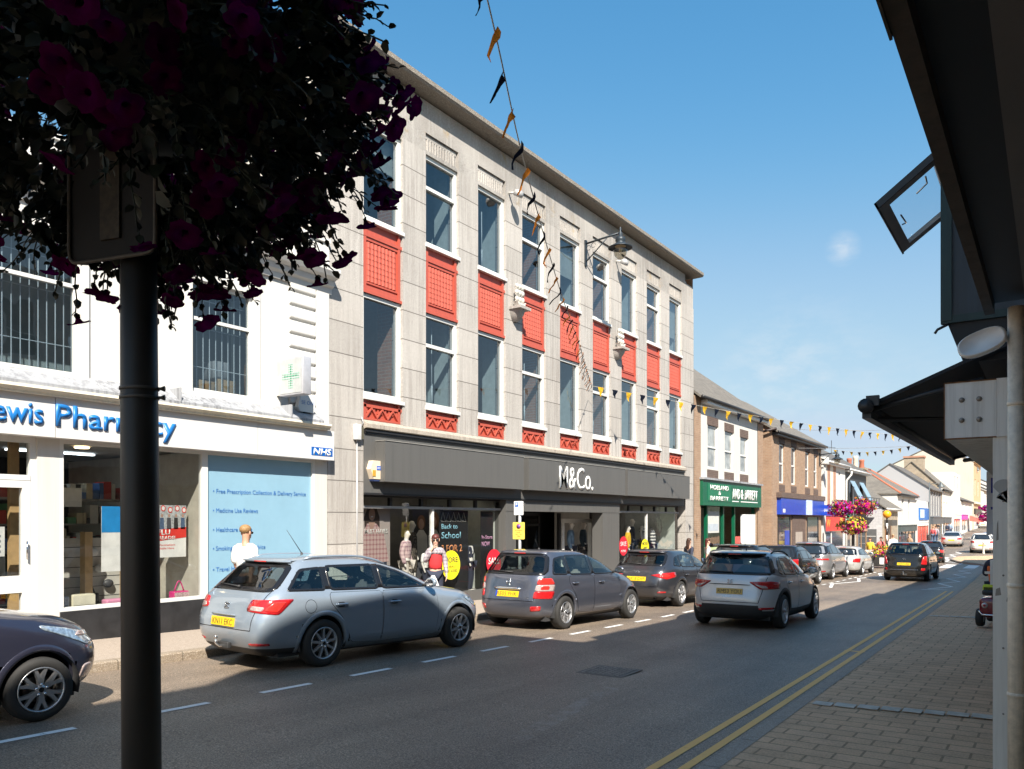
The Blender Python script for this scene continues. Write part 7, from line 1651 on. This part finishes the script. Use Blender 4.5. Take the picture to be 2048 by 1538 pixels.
ik=M('print_ink',(.03,.03,.03),.6)
disc(902,1130,.345,yeld,[('MORE',.06,.13,.50,ik),('SUMMER',-.07,.08,.40,M('print_yellow_ink',(.6,.5,.02),.5)),('LINES ADDED',-.17,.065,.46,ik)],'yellow disc sticker reading MORE SUMMER LINES ADDED in the big shop window')
disc(988,1124,.33,redd,[('SALE',-.05,.17,.48,pw_)],'red SALE disc sticker behind the roof of the grey blue hatch')
disc(1247,1092,.32,redd,[('SALE',.0,.15,.44,pw_),('IN STORE',-.2,.07,.34,pw_)],'red SALE disc sticker below the mustard yellow coat')
disc(1290,1096,.32,yeld,[('MORE',.10,.12,.44,ik),('SUMMER',-.03,.08,.36,ik)],'yellow MORE disc sticker beside the striped jumper')
def poster(name,lab,t,s0,s1,z0,z1,mat): 
    o=thing(name,lab,'poster',(t,(s0+s1)/2,z0)); m=MB(); m.box(t-.01,t,s0,s1,z0,z1,mat); return o,m.build('sheet',o)
def blob(o,t,pts,mat,nm='print'): m=MB(); m.prism([(t,s,z) for s,z in pts],(.0015,0,0),mat); m.build(nm,o)
def ell(s,z,a,b,n=20): return [(s+a*math.cos(2*math.pi*k/n),z+b*math.sin(2*math.pi*k/n)) for k in range(n)]
t_=-11.95; a_=at_t(723,1040,t_).y; W_=lambda q:[(a_+.02+(x-11.82)*.72,2.02-(1.97-z)*.60) for x,z in q]
o,sh=poster('poster','large poster of a long haired woman in a checked shirt beside the granite pier',t_,a_,at_t(780,1040,t_).y,.0,2.03,M('poster_taupe',(.40,.34,.32),.6,var=.1,scale=1))
blob(sh,t_,W_([(11.95,.7),(11.90,1.6),(12.05,1.97),(12.4,1.97),(12.54,1.6),(12.55,.7)]),hrp); blob(sh,t_+.002,W_(ell(12.22,1.70,.13,.22)),skp); blob(sh,t_+.002,W_([(11.80,.0),(11.82,1.0),(12.02,1.38),(12.4,1.38),(12.72,1.0),(12.95,.0)]),check('print_check',(.50,.36,.34),(.30,.13,.14),10)); blob(sh,t_+.003,W_([(12.08,1.42),(12.2,1.1),(12.35,1.42)]),skp); blob(sh,t_+.003,W_([(11.9,-1.6),(11.86,.0),(12.85,.0),(12.8,-1.6)]),c_navy); blob(sh,t_+.005,W_(ell(12.22,1.62,.05,.022)),pw_)
text('MUST HAVES',pw_,sh,(t_+.006,at_t(729,1060,t_).y,1.45),(0,1,0),.10,width=at_t(775,1060,t_).y-at_t(729,1060,t_).y,ext=.002,bold=.012)
KX=at_t(853,1040,-12.7).y
o,sh=poster('poster','black poster with two children in white school shirts behind the polka dot dress',-12.7,KX-.65,KX+.65,-.05,2.1,pk)
for s,hr in ((KX-.2,0),(KX+.28,1)):
    blob(sh,-12.698,ell(s,1.68+.05*hr,.2 if hr else .15,.22 if hr else .18),M('print_curls',(.16,.07,.03),.7)); blob(sh,-12.696,ell(s,1.64+.05*hr,.10,.13),skp); blob(sh,-12.696,[(s-.24,.8),(s-.22,1.35),(s-.08,1.5),(s+.08,1.5),(s+.22,1.35),(s+.24,.8)],pw_); blob(sh,-12.696,[(s-.22,-.05),(s-.22,.8),(s+.22,.8),(s+.22,-.05)],M('print_grey',(.08,.08,.09),.7))
SX=at_t(882,1040,-11.95).y
o,sh=poster('poster','tall black poster with chalk lettering about school in the big shop window',-11.95,SX-.06,SX+1.05,-.05,1.97,pk)
for s_,z,h,mt,w_ in (('Back to',1.53,.12,cyan_,.62),('School',1.30,.16,cyan_,.74),('3 FOR 2',.98,.17,orng,.80)): text(s_,mt,sh,(-11.95,SX+.02,z),(0,1,0),h,width=w_,ext=.002,bold=.015)
m=MB()
for i in range(5): 
    a=SX-.02+i*.2; m.tube([(-11.945,a,1.72),(-11.945,a+.09,1.92),(-11.945,a+.18,1.70),(-11.945,a,1.72)],.006,pw_,4)
m.build('chalk_drawing',sh)
o,sh=poster('poster','narrow black poster with pink chalk lettering next to the entrance pier',-11.86,16.08,16.62,-.05,1.96,pk)
for s_,z,h,mt,w_ in (('In-Store',1.26,.10,pnk,.46),('NOW',1.08,.12,pnk,.34)): text(s_,mt,sh,(-11.86,16.13,z),(0,1,0),h,width=w_,ext=.002,bold=.01)
o,sh=poster('poster','yellow sheet standing in for the reflection of the parking sign beside the entrance pier',-12.0,16.40,16.70,1.0,1.5,M('plate_sign_yellow',(.72,.58,.10)))  # painted reflection of the parking sign plate, built as a yellow sheet
a,b=at_t(314,1010,-11.95),at_t(372,1113,-11.95)
o,sh=poster('poster','vaccination poster with a red banner in the pharmacy window',-11.95,a.y-.12,b.y,b.z,a.z,pw_)
s0,s1,z0,z1=a.y-.12,b.y,b.z,a.z; H_=z1-z0; t_=-11.949
blob(sh,t_,[(s0,z0+H_*.52),(s1,z0+H_*.58),(s1,z1),(s0,z1)],M('print_street_grey',(.42,.43,.44),.6,var=.4,scale=25)); blob(sh,t_+.002,[(s0,z0+H_*.30),(s1,z0+H_*.38),(s1,z0+H_*.58),(s0,z0+H_*.52)],M('print_red',(.68,.04,.03),.6))
for k in range(5): 
    c=s0+.08+k*(s1-s0-.14)/4; blob(sh,t_+.002,[(c-.04,z0+H_*.54),(c-.035,z0+H_*.76),(c+.03,z0+H_*.76),(c+.04,z0+H_*.54)],(ik,c_denim,M('print_dark',(.07,.07,.08),.7))[k%3]); blob(sh,t_+.003,ell(c,z0+H_*.80,.022,.028,10),skp); blob(sh,t_+.004,ell(c+.02,z0+H_*(.91+.03*(k%2)),.042,.05,14),M('print_red',(.68,.04,.03))); blob(sh,t_+.006,ell(c+.02,z0+H_*(.91+.03*(k%2)),.028,.034,14),pw_)
text('FLU',pw_,sh,(t_+.004,s0+.13,z0+H_*.435),(0,1,0),.085,width=.22,ext=.001,bold=.03); text('SPREADS!',pw_,sh,(t_+.004,s0+.06,z0+H_*.345),(0,1,0),.055,width=.38,ext=.001,bold=.03)
text('Flu Vaccinations',M('print_red',(.68,.04,.03)),sh,(t_,s0+.07,z0+H_*.22),(0,1,0),.035,width=.37,ext=.001); text('Available Here',M('print_red',(.68,.04,.03)),sh,(t_,s0+.08,z0+H_*.155),(0,1,0),.035,width=.34,ext=.001)
o,sh=poster('poster','tall blue and white poster beside the vaccination one in the pharmacy window',-11.97,6.52,6.95,.95,1.95,pw_); blob(sh,-11.969,[(6.52,1.55),(6.95,1.55),(6.95,1.95),(6.52,1.95)],M('health_blue2',(.02,.25,.60),.5))
o,sh=poster('paper_notice','white paper notice taped inside the pharmacy door','x' and -11.70,4.72,5.05,1.25,1.65,pw_)
for k in range(4): blob(sh,-11.699,[(4.76,1.3+k*.07),(5.0,1.3+k*.07),(5.0,1.33+k*.07),(4.76,1.33+k*.07)],M('print_grey2',(.25,.26,.28),.6))
# handbags on the window bed
def bag(s,w_,h,d,mat,lab,handle=True,flap=None,t0=-11.85):
    z=.41; o=thing('handbag',lab,'handbag',(t0,s,z)); m=MB(); m.bbox(t0-d/2,t0+d/2,s-w_/2,s+w_/2,z,z+h,mat,min(.03,d*.3),3); b=m.build('body',o)
    if flap: m=MB(); m.box(t0+d/2,t0+d/2+.006,s-w_/2+.01,s+w_/2-.01,z+h*.35,z+h-.02,flap); m.build('flap',b)
    if handle: m=MB(); m.tube([(t0,s-w_*.3+w_*.6*k/10,z+h+.16*math.sin(math.pi*k/10)) for k in range(11)],.012,mat,6); m.build('handle',o)
cr=M('cream_leather',(.60,.56,.42),.5,local=True); mg=M('magenta_leather',(.55,.03,.18),.45,local=True); pkb=M('pink_fabric',(.62,.25,.38),.7,local=True)
bag(6.16,.34,.24,.14,cr,'cream clutch bag with a pink stripe on the pharmacy window bed',False,M('pale_flap',(.66,.62,.50),.5)); bag(5.86,.20,.22,.12,M('pale_floral',(.55,.52,.55),.7,var=.4,scale=40),'pale floral bag beside the cream clutch',False); bag(6.66,.34,.13,.16,pkb,'soft pink bag lying beside the cream clutch',False); bag(7.03,.26,.12,.14,M('white_leather',(.7,.68,.66),.5,local=True),'low white bag near the dark pole',False)
bag(7.74,.28,.17,.16,mg,'magenta handbag with round handles at the end of the pharmacy window',True,M('floral_flap',(.50,.35,.35),.6,var=.6,scale=50)); bag(6.75,.26,.16,.14,M('black_leather',(.03,.03,.032),.4,local=True),'black bag on the slatted board in the pharmacy window',True,None,-12.75)
# ------------------------------------------------------------------ the cars
def put(S,t,s,yaw=0):
    S.loc=(t,s,gz(s)); S.rz=R(yaw); r=make_car(S)
    r.rotation_euler=(math.atan((gz(s+S.wb)-gz(s))/S.wb),0,R(yaw)); return r
G_PARK='cars parked along the far kerb'; G_ROAD='cars driving down the street'; G_FAR='small cars far up the street'
p_silverblue=paint('silver_blue_paint',(.29,.345,.41),.4); p_greyblue=paint('grey_blue_paint',(.105,.115,.15)); p_charcoal=paint('charcoal_paint',(.055,.058,.07))
p_silver=paint('silver_paint',(.60,.60,.61),.3); p_navy=paint('navy_paint',(.04,.042,.07),.5); p_black=paint('black_paint',(.014,.014,.014),.3,.2); p_pale=paint('pale_silver_paint',(.52,.51,.49),.3); p_white=paint('white_paint',(.70,.69,.66),.0,.35); p_blue=paint('pale_blue_paint',(.35,.45,.58))
# --- silver estate, tail towards the camera
def ibiza_extra(S,H,root,body,sy,sz):
    m=MB(); c=(.30,.80)
    q=[(c[0]-.02+.085*math.cos(k*math.pi/12),sz(c[1])+.085*math.sin(k*math.pi/12)) for k in range(24)]
    m2=[(a,b) for a,b in q]
    ribbon(m,[(a-.50,b) for a,b in q]+[(q[0][0]-.50,q[0][1])],lambda u,v:H.side(u,v,1),.005,.002,black_gloss,1)
    m.build('fuel_flap_seam',body,True)
    m=MB()   # crease running along both doors
    ribbon(m,[(sy(.42),sz(.325)),(sy(1.3),sz(.345)),(sy(2.02),sz(.385))],lambda u,v:H.side(u,v,1),.018,.006,S.paint,1)
    m.build('sill_crease',body,True)
S=spec(name='estate_car',label='silver blue estate car with roof rails and tow bar by the pale blue window',group=G_PARK,detail=2,paint=p_silverblue,kind='hatch',H=1.45,W=1.74,ro=.95,wb=2.60,fo=.86,wr=.313,rim=.205,spokes=9,wstyle='single',nr=7.0,
  tail=[([(.44,.755),(.92,.715),(1.06,.905),(.48,.895)],lamp_red,.006),([(.50,.77),(.70,.757),(.72,.81),(.52,.82)],lamp_white,.009),([(.71,.765),(.90,.745),(.97,.875),(.80,.875)],lamp_red2,.009)],
  plate='KN11 EKC',plate_z=.60,badge='S',badge_z=.80,strip=(.685,.27,p_silverblue,.012),reflector=[(.50,.325),(.80,.335),(.80,.365),(.50,.355)],spoiler=(1.365,.10,None),
  aerial=(.25,.40),rails=(-.15,1.25,1.36),rail_mat=p_silverblue,tow=True,extra=ibiza_extra,clad=lambda y,z,x:z<.30 and y<.3,glass=[car_glass_dark,car_glass,car_glass])
put(S,-8.72,7.30,-5.0)
# --- grey hatch behind it
S=spec(name='hatchback',label='grey blue hatch with chrome tailgate bar parked at the charcoal shop entrance',group=G_PARK,detail=2,paint=p_greyblue,kind='upright',H=1.495,W=1.70,ro=.78,wb=2.68,fo=.80,wr=.315,rim=.20,spokes=6,wstyle='twin',nr=5.6,
  windows=[[(-.36,1.03),(.10,1.02),(.10,1.385),(-.18,1.34)],[(.18,1.015),(1.0,1.0),(1.0,1.40),(.18,1.395)],[(1.07,1.0),(2.06,.995),(1.52,1.28),(1.07,1.40)]],rearwin=(1.02,1.41,.90,.93),windscreen=(1.03,1.42),
  doors=[[(.48,.30),(1.03,.26),(1.03,.985),(.12,1.0),(.12,.85),(.33,.62)],[(1.04,.26),(2.12,.28),(2.16,.6),(2.12,.978),(1.04,.985)]],handles=[(.30,.86),(1.3,.85)],rub=.54,
  tail=[([(.56,.60),(.98,.59),(1.0,.73),(.575,.73)],lamp_red,.006),([(.575,.735),(.99,.735),(1.0,.85),(.60,.85)],lamp_white,.006),([(.60,.855),(1.0,.855),(.90,.97),(.63,.965)],lamp_red2,.006),([(.68,.76),(.86,.76),(.86,.83),(.70,.83)],lamp_red2,.009)],
  plate='RE05 FHK',plate_eu=True,plate_z=.665,plate_recess=p_greyblue,badge='H',badge_z=.885,strip=(.765,.30,chrome,.028),reflector=[(.50,.36),(.70,.375),(.72,.46),(.52,.455)],spoiler=(1.43,.05,None),
  gate=[(.69,1.0),(.66,.9),(.60,.72),(.57,.55)],model_text=('1.4S',.42,.60,.03),aerial=(.3,.22),mirror=(1.98,1.03),seat=seat_light,glass=[car_glass,car_glass,car_glass],rglass=car_glass)
put(S,-8.42,13.02,-1.5)
# --- charcoal hatch
S=spec(name='hatchback',label='charcoal hatch with slim red tail lamps parked below the striped jumper window',group=G_PARK,detail=2,paint=p_charcoal,kind='hatch',H=1.46,W=1.79,ro=.90,wb=2.70,fo=.86,wr=.325,rim=.23,spokes=5,wstyle='twin',
  tail=[([(.36,.80),(.80,.70),(1.18,.76),(1.10,.88),(.74,.86)],lamp_red,.006),([(.62,.79),(.80,.745),(.92,.80),(.76,.84)],lamp_red2,.009)],plate='WK18 GWP',plate_z=.70,badge='O',badge_z=.865,plate_recess=black_plastic,
  reflector=[(.55,.36),(.80,.37),(.80,.40),(.58,.40)],spoiler=(1.37,.10,None),aerial=(.2,.12),exhaust=.5,windows=[[(-.28,1.03),(.05,1.0),(.05,1.28),(-.10,1.24)],[(.12,.99),(.95,.972),(.95,1.325),(.12,1.30)],[(1.02,.97),(1.98,.965),(1.42,1.215),(1.02,1.322)]],rearwin=(1.02,1.335,.80,.92))
put(S,-8.72,19.3,0)
# --- silver crossover driving away
def arona_extra(S,H,root,body,sy,sz):
    m=MB()   # dark grey roof pillar behind the rear door
    for sg in (1,-1):
        patch(m,[(sy(-.62),sz(1.07)),(sy(-.02),sz(.985)),(sy(.30),sz(.985)),(sy(-.22),sz(1.15)),(sy(-.50),sz(1.24))],lambda u,v:H.side(u,v,sg),.0025,M('pillar_grey',(.10,.10,.115),.3,.5,local=True,coat=.6),sg,rings=4,n=40,skirt=False)
    m.build('roof_pillar',body,True)
def arona_clad(y,z,x):
    if y<.25: return z<.36+.13*max(0,min(1,(.66-x)/.12))
    return z<.36
S=spec(name='crossover_car',label='silver crossover car with black lower bumper driving away in the middle of the road',group=G_ROAD,detail=2,paint=p_silver,kind='upright',H=1.52,W=1.78,ro=.77,wb=2.566,fo=.82,wr=.335,rim=.235,spokes=5,wstyle='twin',nr=5.4,clad=arona_clad,lip=black_plastic,lipw=.075,
  windows=[[(-.18,1.06),(.06,1.02),(.06,1.36),(-.06,1.29)],[(.13,1.02),(1.0,1.0),(1.0,1.40),(.13,1.375)],[(1.07,1.0),(2.06,.995),(1.52,1.28),(1.07,1.40)]],rearwin=(1.03,1.40,.95,.96),windscreen=(1.03,1.42),
  doors=[[(.50,.36),(1.03,.34),(1.03,.985),(.12,1.0),(.12,.85),(.34,.66)],[(1.04,.34),(2.12,.35),(2.16,.6),(2.12,.978),(1.04,.985)]],handles=[(.30,.88),(1.3,.87)],
  tail=[([(.36,.905),(.58,.77),(1.10,.78),(1.12,.90),(.80,.925)],lamp_red,.007),([(.48,.86),(.62,.785),(.74,.79),(.70,.83)],lamp_white,.010),([(.44,.895),(.74,.87),(.76,.90),(.60,.91)],lamp_red2,.011),([(.86,.80),(1.06,.80),(1.06,.885),(.84,.87),(1.0,.86),(1.0,.82)],lamp_red2,.011)],
  plate='RM53 YOU',plate_z=.715,badge='S',badge_z=.905,strip=(.845,.40,black_gloss,.008),reflector=[(.56,.385),(.92,.395),(.94,.435),(.58,.43)],spoiler=(1.43,.11,black_gloss),gate=[(.69,1.0),(.66,.9),(.60,.66),(.56,.515)],model_text=('ARONA',-.13,.60,.035),
  aerial=(.35,.20),rails=(-.1,1.2,1.42),mirror=(1.98,1.03),seat=seat_cloth,glass=[car_glass,car_glass,car_glass],rglass=car_glass,extra=arona_extra,plate_mat=M('plate_dirty_yellow',(.62,.40,.10),.5,local=True))
put(S,-5.22,15.95,.5)
# --- small dark hatch, nose in view
def i10_extra(S,H,root,body,sy,sz):
    m=MB(); patch(m,rounded([(2.74,.735),(2.93,.715),(2.93,.735),(2.90,.765),(2.78,.77)],.02),lambda u,v:H.side(u,v,1),.012,lamp_white,1,rings=3); m.build('side_repeater',root,True)
    m=MB(); q=rounded([(.56,.30),(.72,.31),(.74,.45),(.58,.46)],.06); patch(m,q,lambda u,v:H.wrap(u,v,1),.006,lamp_white,-1,rings=4); m.build('fog_lamp',root,True)
S=spec(name='city_car',label='dark blue small hatch with silver wheel trims, its nose behind the black pole',group=G_PARK,detail=1,paint=p_navy,kind='hatch',H=1.50,W=1.66,ro=.58,wb=2.385,fo=.72,wr=.29,rim=.20,spokes=6,wstyle='wide',show_front=True,head=[(.46,.62),(.64,.60),(1.0,.79),(.94,.835),(.62,.75)],extra=i10_extra,wiper=False,plate='')
put(S,-8.48,1.22,-2)
# --- the rest of the parked row
S=spec(name='people_carrier',label='black car half hidden behind the silver crossover by the green fronted shop',group=G_PARK,paint=p_black,kind='upright',H=1.60,W=1.76,ro=.8,wb=2.6,fo=.85,aerial=(.3,.3),rails=(-.1,1.2,1.42),spoiler=(1.43,.08,None),rearwin=(1.02,1.41,.90,.93),windscreen=(1.03,1.42),tail=[([(.60,.62),(1.0,.60),(1.0,1.0),(.66,.98)],lamp_red,.006)])
put(S,-8.35,25.2,0)
S=spec(name='off_roader',label='black car with roof rails parked by the blue fronted brick bank',group=G_PARK,paint=p_black,kind='upright',H=1.56,W=1.78,ro=.85,wb=2.6,fo=.85,rails=(-.1,1.2,1.42),rearwin=(1.02,1.41,.90,.93),windscreen=(1.03,1.42),mirror=(1.98,1.03),tail=[([(.60,.62),(1.0,.60),(1.0,1.0),(.66,.98)],lamp_red,.006)])
put(S,-8.55,30.6,0)
S=spec(name='people_carrier',label='silver grey people carrier with a wide dark rear window parked past the brick bank',group=G_PARK,paint=paint('mid_silver_paint',(.36,.36,.37)),kind='upright',H=1.66,W=1.88,ro=1.0,wb=2.85,fo=.92,wr=.335,rim=.23,rearwin=(1.0,1.38,.92,.92),windscreen=(1.03,1.42),spoiler=(1.43,.12,None),
  windows=[[(-.42,1.03),(.08,1.02),(.08,1.36),(-.25,1.33)],[(.15,1.015),(1.0,1.0),(1.0,1.40),(.15,1.39)],[(1.07,1.0),(2.06,.995),(1.52,1.28),(1.07,1.40)]],
  tail=[([(.36,.80),(1.10,.78),(1.05,.85),(.40,.84)],lamp_red,.006)],reflector=[(.55,.32),(.85,.33),(.85,.37),(.55,.365)],mirror=(1.98,1.03),plate_z=.70)
put(S,-8.9,36.95,0)
S=spec(name='hatchback',label='pale silver low hatch parked at the zigzag lines behind the people carrier',group=G_PARK,paint=p_pale,kind='hatch',H=1.42,W=1.76,ro=.82,wb=2.58,fo=.83,rearwin=(1.0,1.32,.84,.9),
  tail=[([(.52,.66),(.98,.64),(1.05,.84),(.56,.84)],lamp_red,.006)],reflector=None,plate_z=.62,plate_x=0,spoiler=(1.37,.06,None),windows=[[(-.35,1.01),(.9,.975),(.9,1.32),(-.12,1.26)],[(1.0,.97),(1.98,.965),(1.42,1.215),(1.0,1.322)]])
put(S,-8.55,42.0,0)
S=spec(name='off_roader',label='black off roader with yellow number plate driving towards the zebra crossing',group=G_ROAD,detail=2,paint=p_black,kind='upright',H=1.685,W=1.815,ro=.92,wb=2.56,fo=.86,wr=.35,rim=.23,nr=6.0,rearwin=(1.0,1.40,.93,.93),windscreen=(1.03,1.42),rglass=car_glass,
  windows=[[(-.42,1.03),(.08,1.02),(.08,1.36),(-.25,1.33)],[(.15,1.015),(1.0,1.0),(1.0,1.40),(.15,1.39)],[(1.07,1.0),(2.06,.995),(1.52,1.28),(1.07,1.40)]],
  tail=[([(.66,.66),(1.02,.64),(1.04,.98),(.74,.96)],lamp_red,.008),([(.70,.80),(.98,.80),(1.0,.94),(.76,.93)],lamp_red2,.012)],reflector=[(.66,.42),(.90,.43),(.90,.52),(.68,.52)],plate='WJ57 HRK',plate_z=.665,badge='O',badge_z=.86,strip=(.455,.62,chrome,.008),tow=True,mirror=(1.98,1.03),spoiler=(1.43,.06,None))
put(S,-5.28,38.7,-1)
S=spec(name='hatchback',label='small black hatch just beyond the black off roader, with bright red tail lamp',group=G_ROAD,paint=p_black,kind='hatch',H=1.46,W=1.70,ro=.75,wb=2.5,fo=.8,rearwin=(1.0,1.32,.84,.9),tail=[([(.44,.70),(1.0,.68),(1.05,.86),(.5,.86)],lamp_red2,.008)],spoiler=(1.37,.06,None))
put(S,-6.72,59.5,6)
S=spec(name='saloon_car',label='silver saloon climbing the hill beyond the zebra crossing',group=G_FAR,paint=p_pale,kind='saloon',H=1.43,W=1.84,ro=1.05,wb=2.7,fo=.9,rearwin=(1.0,1.28,.84,.86),windscreen=(1.0,1.33),gate=None,windows=[[(.0,1.0),(.95,.985),(.95,1.28),(.42,1.25)],[(1.02,.985),(1.98,.98),(1.45,1.19),(1.02,1.28)]],tail=[([(.48,.68),(1.0,.68),(1.05,.84),(.5,.84)],lamp_red,.006)],mirror=(1.9,1.0))
put(S,-8.0,87.0,3)
S=spec(name='hatchback',label='white car standing behind the paved kerb build-out with a post',group=G_FAR,paint=p_white,kind='upright',H=1.62,W=1.80,ro=.85,wb=2.6,fo=.85,rearwin=(1.02,1.41,.90,.93),windscreen=(1.03,1.42),tail=[([(.52,.78),(1.0,.78),(1.05,.92),(.56,.92)],lamp_red,.006)])
put(S,-4.75,75.5,2)
S=spec(name='hatchback',label='pale blue car ahead of the white car by the build-out',group=G_FAR,detail=0,paint=p_blue,kind='hatch',H=1.5,W=1.74)
put(S,-4.6,83,3)
S=spec(name='hatchback',label='tiny white car coming over the brow below the far pink flower baskets',group=G_FAR,detail=0,paint=p_white,kind='upright',H=1.55,W=1.76,rearwin=(1.02,1.41,.90,.93),windscreen=(1.03,1.42))
put(S,-9.1,146,4)
# ------------------------------------------------------------------ sky, sun, camera
SUN_EL=R(43); SUN_AZ=R(135)
w=bpy.data.worlds.new('World'); scene.world=w; w.use_nodes=True; t=w.node_tree; t.nodes.clear()
sk=t.nodes.new('ShaderNodeTexSky'); sk.sky_type='NISHITA'; sk.sun_disc=False; sk.sun_elevation=SUN_EL; sk.sun_rotation=SUN_AZ; sk.altitude=20; sk.air_density=1.0; sk.dust_density=.6; sk.ozone_density=1.6
hs=t.nodes.new('ShaderNodeHueSaturation'); hs.inputs['Saturation'].default_value=1.12; hs.inputs['Hue'].default_value=.492; t.links.new(sk.outputs[0],hs.inputs['Color'])
bg=t.nodes.new('ShaderNodeBackground'); bg.inputs['Strength'].default_value=.098
wo=t.nodes.new('ShaderNodeOutputWorld'); 
pre=t.nodes.new('ShaderNodeVectorMath'); pre.operation='SCALE'; pre.inputs['Scale'].default_value=.2587; t.links.new(hs.outputs[0],pre.inputs[0])
rc=t.nodes.new('ShaderNodeRGBCurve'); rc.mapping.extend='EXTRAPOLATED'; rc.mapping.use_clip=False
for c,pts in zip(rc.mapping.curves,([(.205,.107),(.473,.387),(.91,.545),(1.25,.60),(1.7,.66),(3,4.5)],[(.434,.356),(.888,.624),(1.3,.725),(1.8,.785),(3,4.3)],[(.5,.46),(.791,.68),(1.2,.82),(1.7,.88),(2.1,.92),(3,4)])):
    c.points[0].location=(0,0); c.points[-1].location=pts[-1]
    for q in pts[:-1]: c.points.new(*q)
rc.mapping.update(); t.links.new(pre.outputs[0],rc.inputs['Color'])
post=t.nodes.new('ShaderNodeVectorMath'); post.operation='SCALE'; post.inputs['Scale'].default_value=1/.375; t.links.new(rc.outputs[0],post.inputs[0]); 
tc=t.nodes.new('ShaderNodeTexCoord')      # a few faint wisps of cloud
nz=t.nodes.new('ShaderNodeTexNoise'); nz.inputs['Scale'].default_value=22; nz.inputs['Detail'].default_value=6; nz.inputs['Roughness'].default_value=.6; mpn=t.nodes.new('ShaderNodeMapping'); mpn.inputs['Scale'].default_value=(1,1,2.2); t.links.new(tc.outputs['Generated'],mpn.inputs['Vector']); t.links.new(mpn.outputs[0],nz.inputs['Vector'])
prev=post.outputs[0]
for d,rad,amt in (((-.1916,.9343,.3004),.021,.42),((-.2349,.9573,.1687),.11,.20),((-.08,.985,.10),.12,.22),((-.285,.944,.165),.08,.16)):
    ds=t.nodes.new('ShaderNodeVectorMath'); ds.operation='DISTANCE'; t.links.new(tc.outputs['Generated'],ds.inputs[0]); ds.inputs[1].default_value=d
    mr=t.nodes.new('ShaderNodeMapRange'); mr.inputs['From Min'].default_value=rad; mr.inputs['From Max'].default_value=rad*.15; mr.inputs['To Max'].default_value=1; t.links.new(ds.outputs['Value'],mr.inputs['Value'])
    nm=math_(t,'MULTIPLY',math_(t,'MULTIPLY',mr.outputs[0],ramp(t,nz.outputs['Fac'],[(.42,(0,0,0)),(.66,(1,1,1))])),amt)
    prev=mixc(t,nm,prev,(2.4,2.45,2.5))
t.links.new(prev,bg.inputs[0]); t.links.new(bg.outputs[0],wo.inputs[0])
sun=bpy.data.lights.new('sun','SUN'); sun.energy=2.75; sun.angle=R(.53); sun.color=(1,.93,.82)
so=bpy.data.objects.new('sun',sun); COL.objects.link(so)
dv=Vector((-math.sin(SUN_AZ)*math.cos(SUN_EL),-math.cos(SUN_AZ)*math.cos(SUN_EL),-math.sin(SUN_EL)))
so.rotation_euler=dv.to_track_quat('-Z','Y').to_euler(); so.location=(20,-20,30)
cd=bpy.data.cameras.new('camera'); cd.sensor_width=36; cd.lens=36*1593/2048; cd.shift_y=(1040-769)/2048; cd.clip_start=.05; cd.clip_end=3000
co=bpy.data.objects.new('camera',cd); COL.objects.link(co); co.location=(0,0,CAMZ); co.rotation_euler=(R(90),0,PHI); scene.camera=co
vs=scene.view_settings; vs.view_transform='Standard'; vs.look='None'; vs.exposure=1.93; vs.gamma=1
cy=scene.cycles; cy.max_bounces=8; cy.transparent_max_bounces=24; cy.glossy_bounces=4; cy.diffuse_bounces=4; cy.caustics_reflective=False; cy.caustics_refractive=False; cy.sample_clamp_indirect=6; cy.use_denoising=True
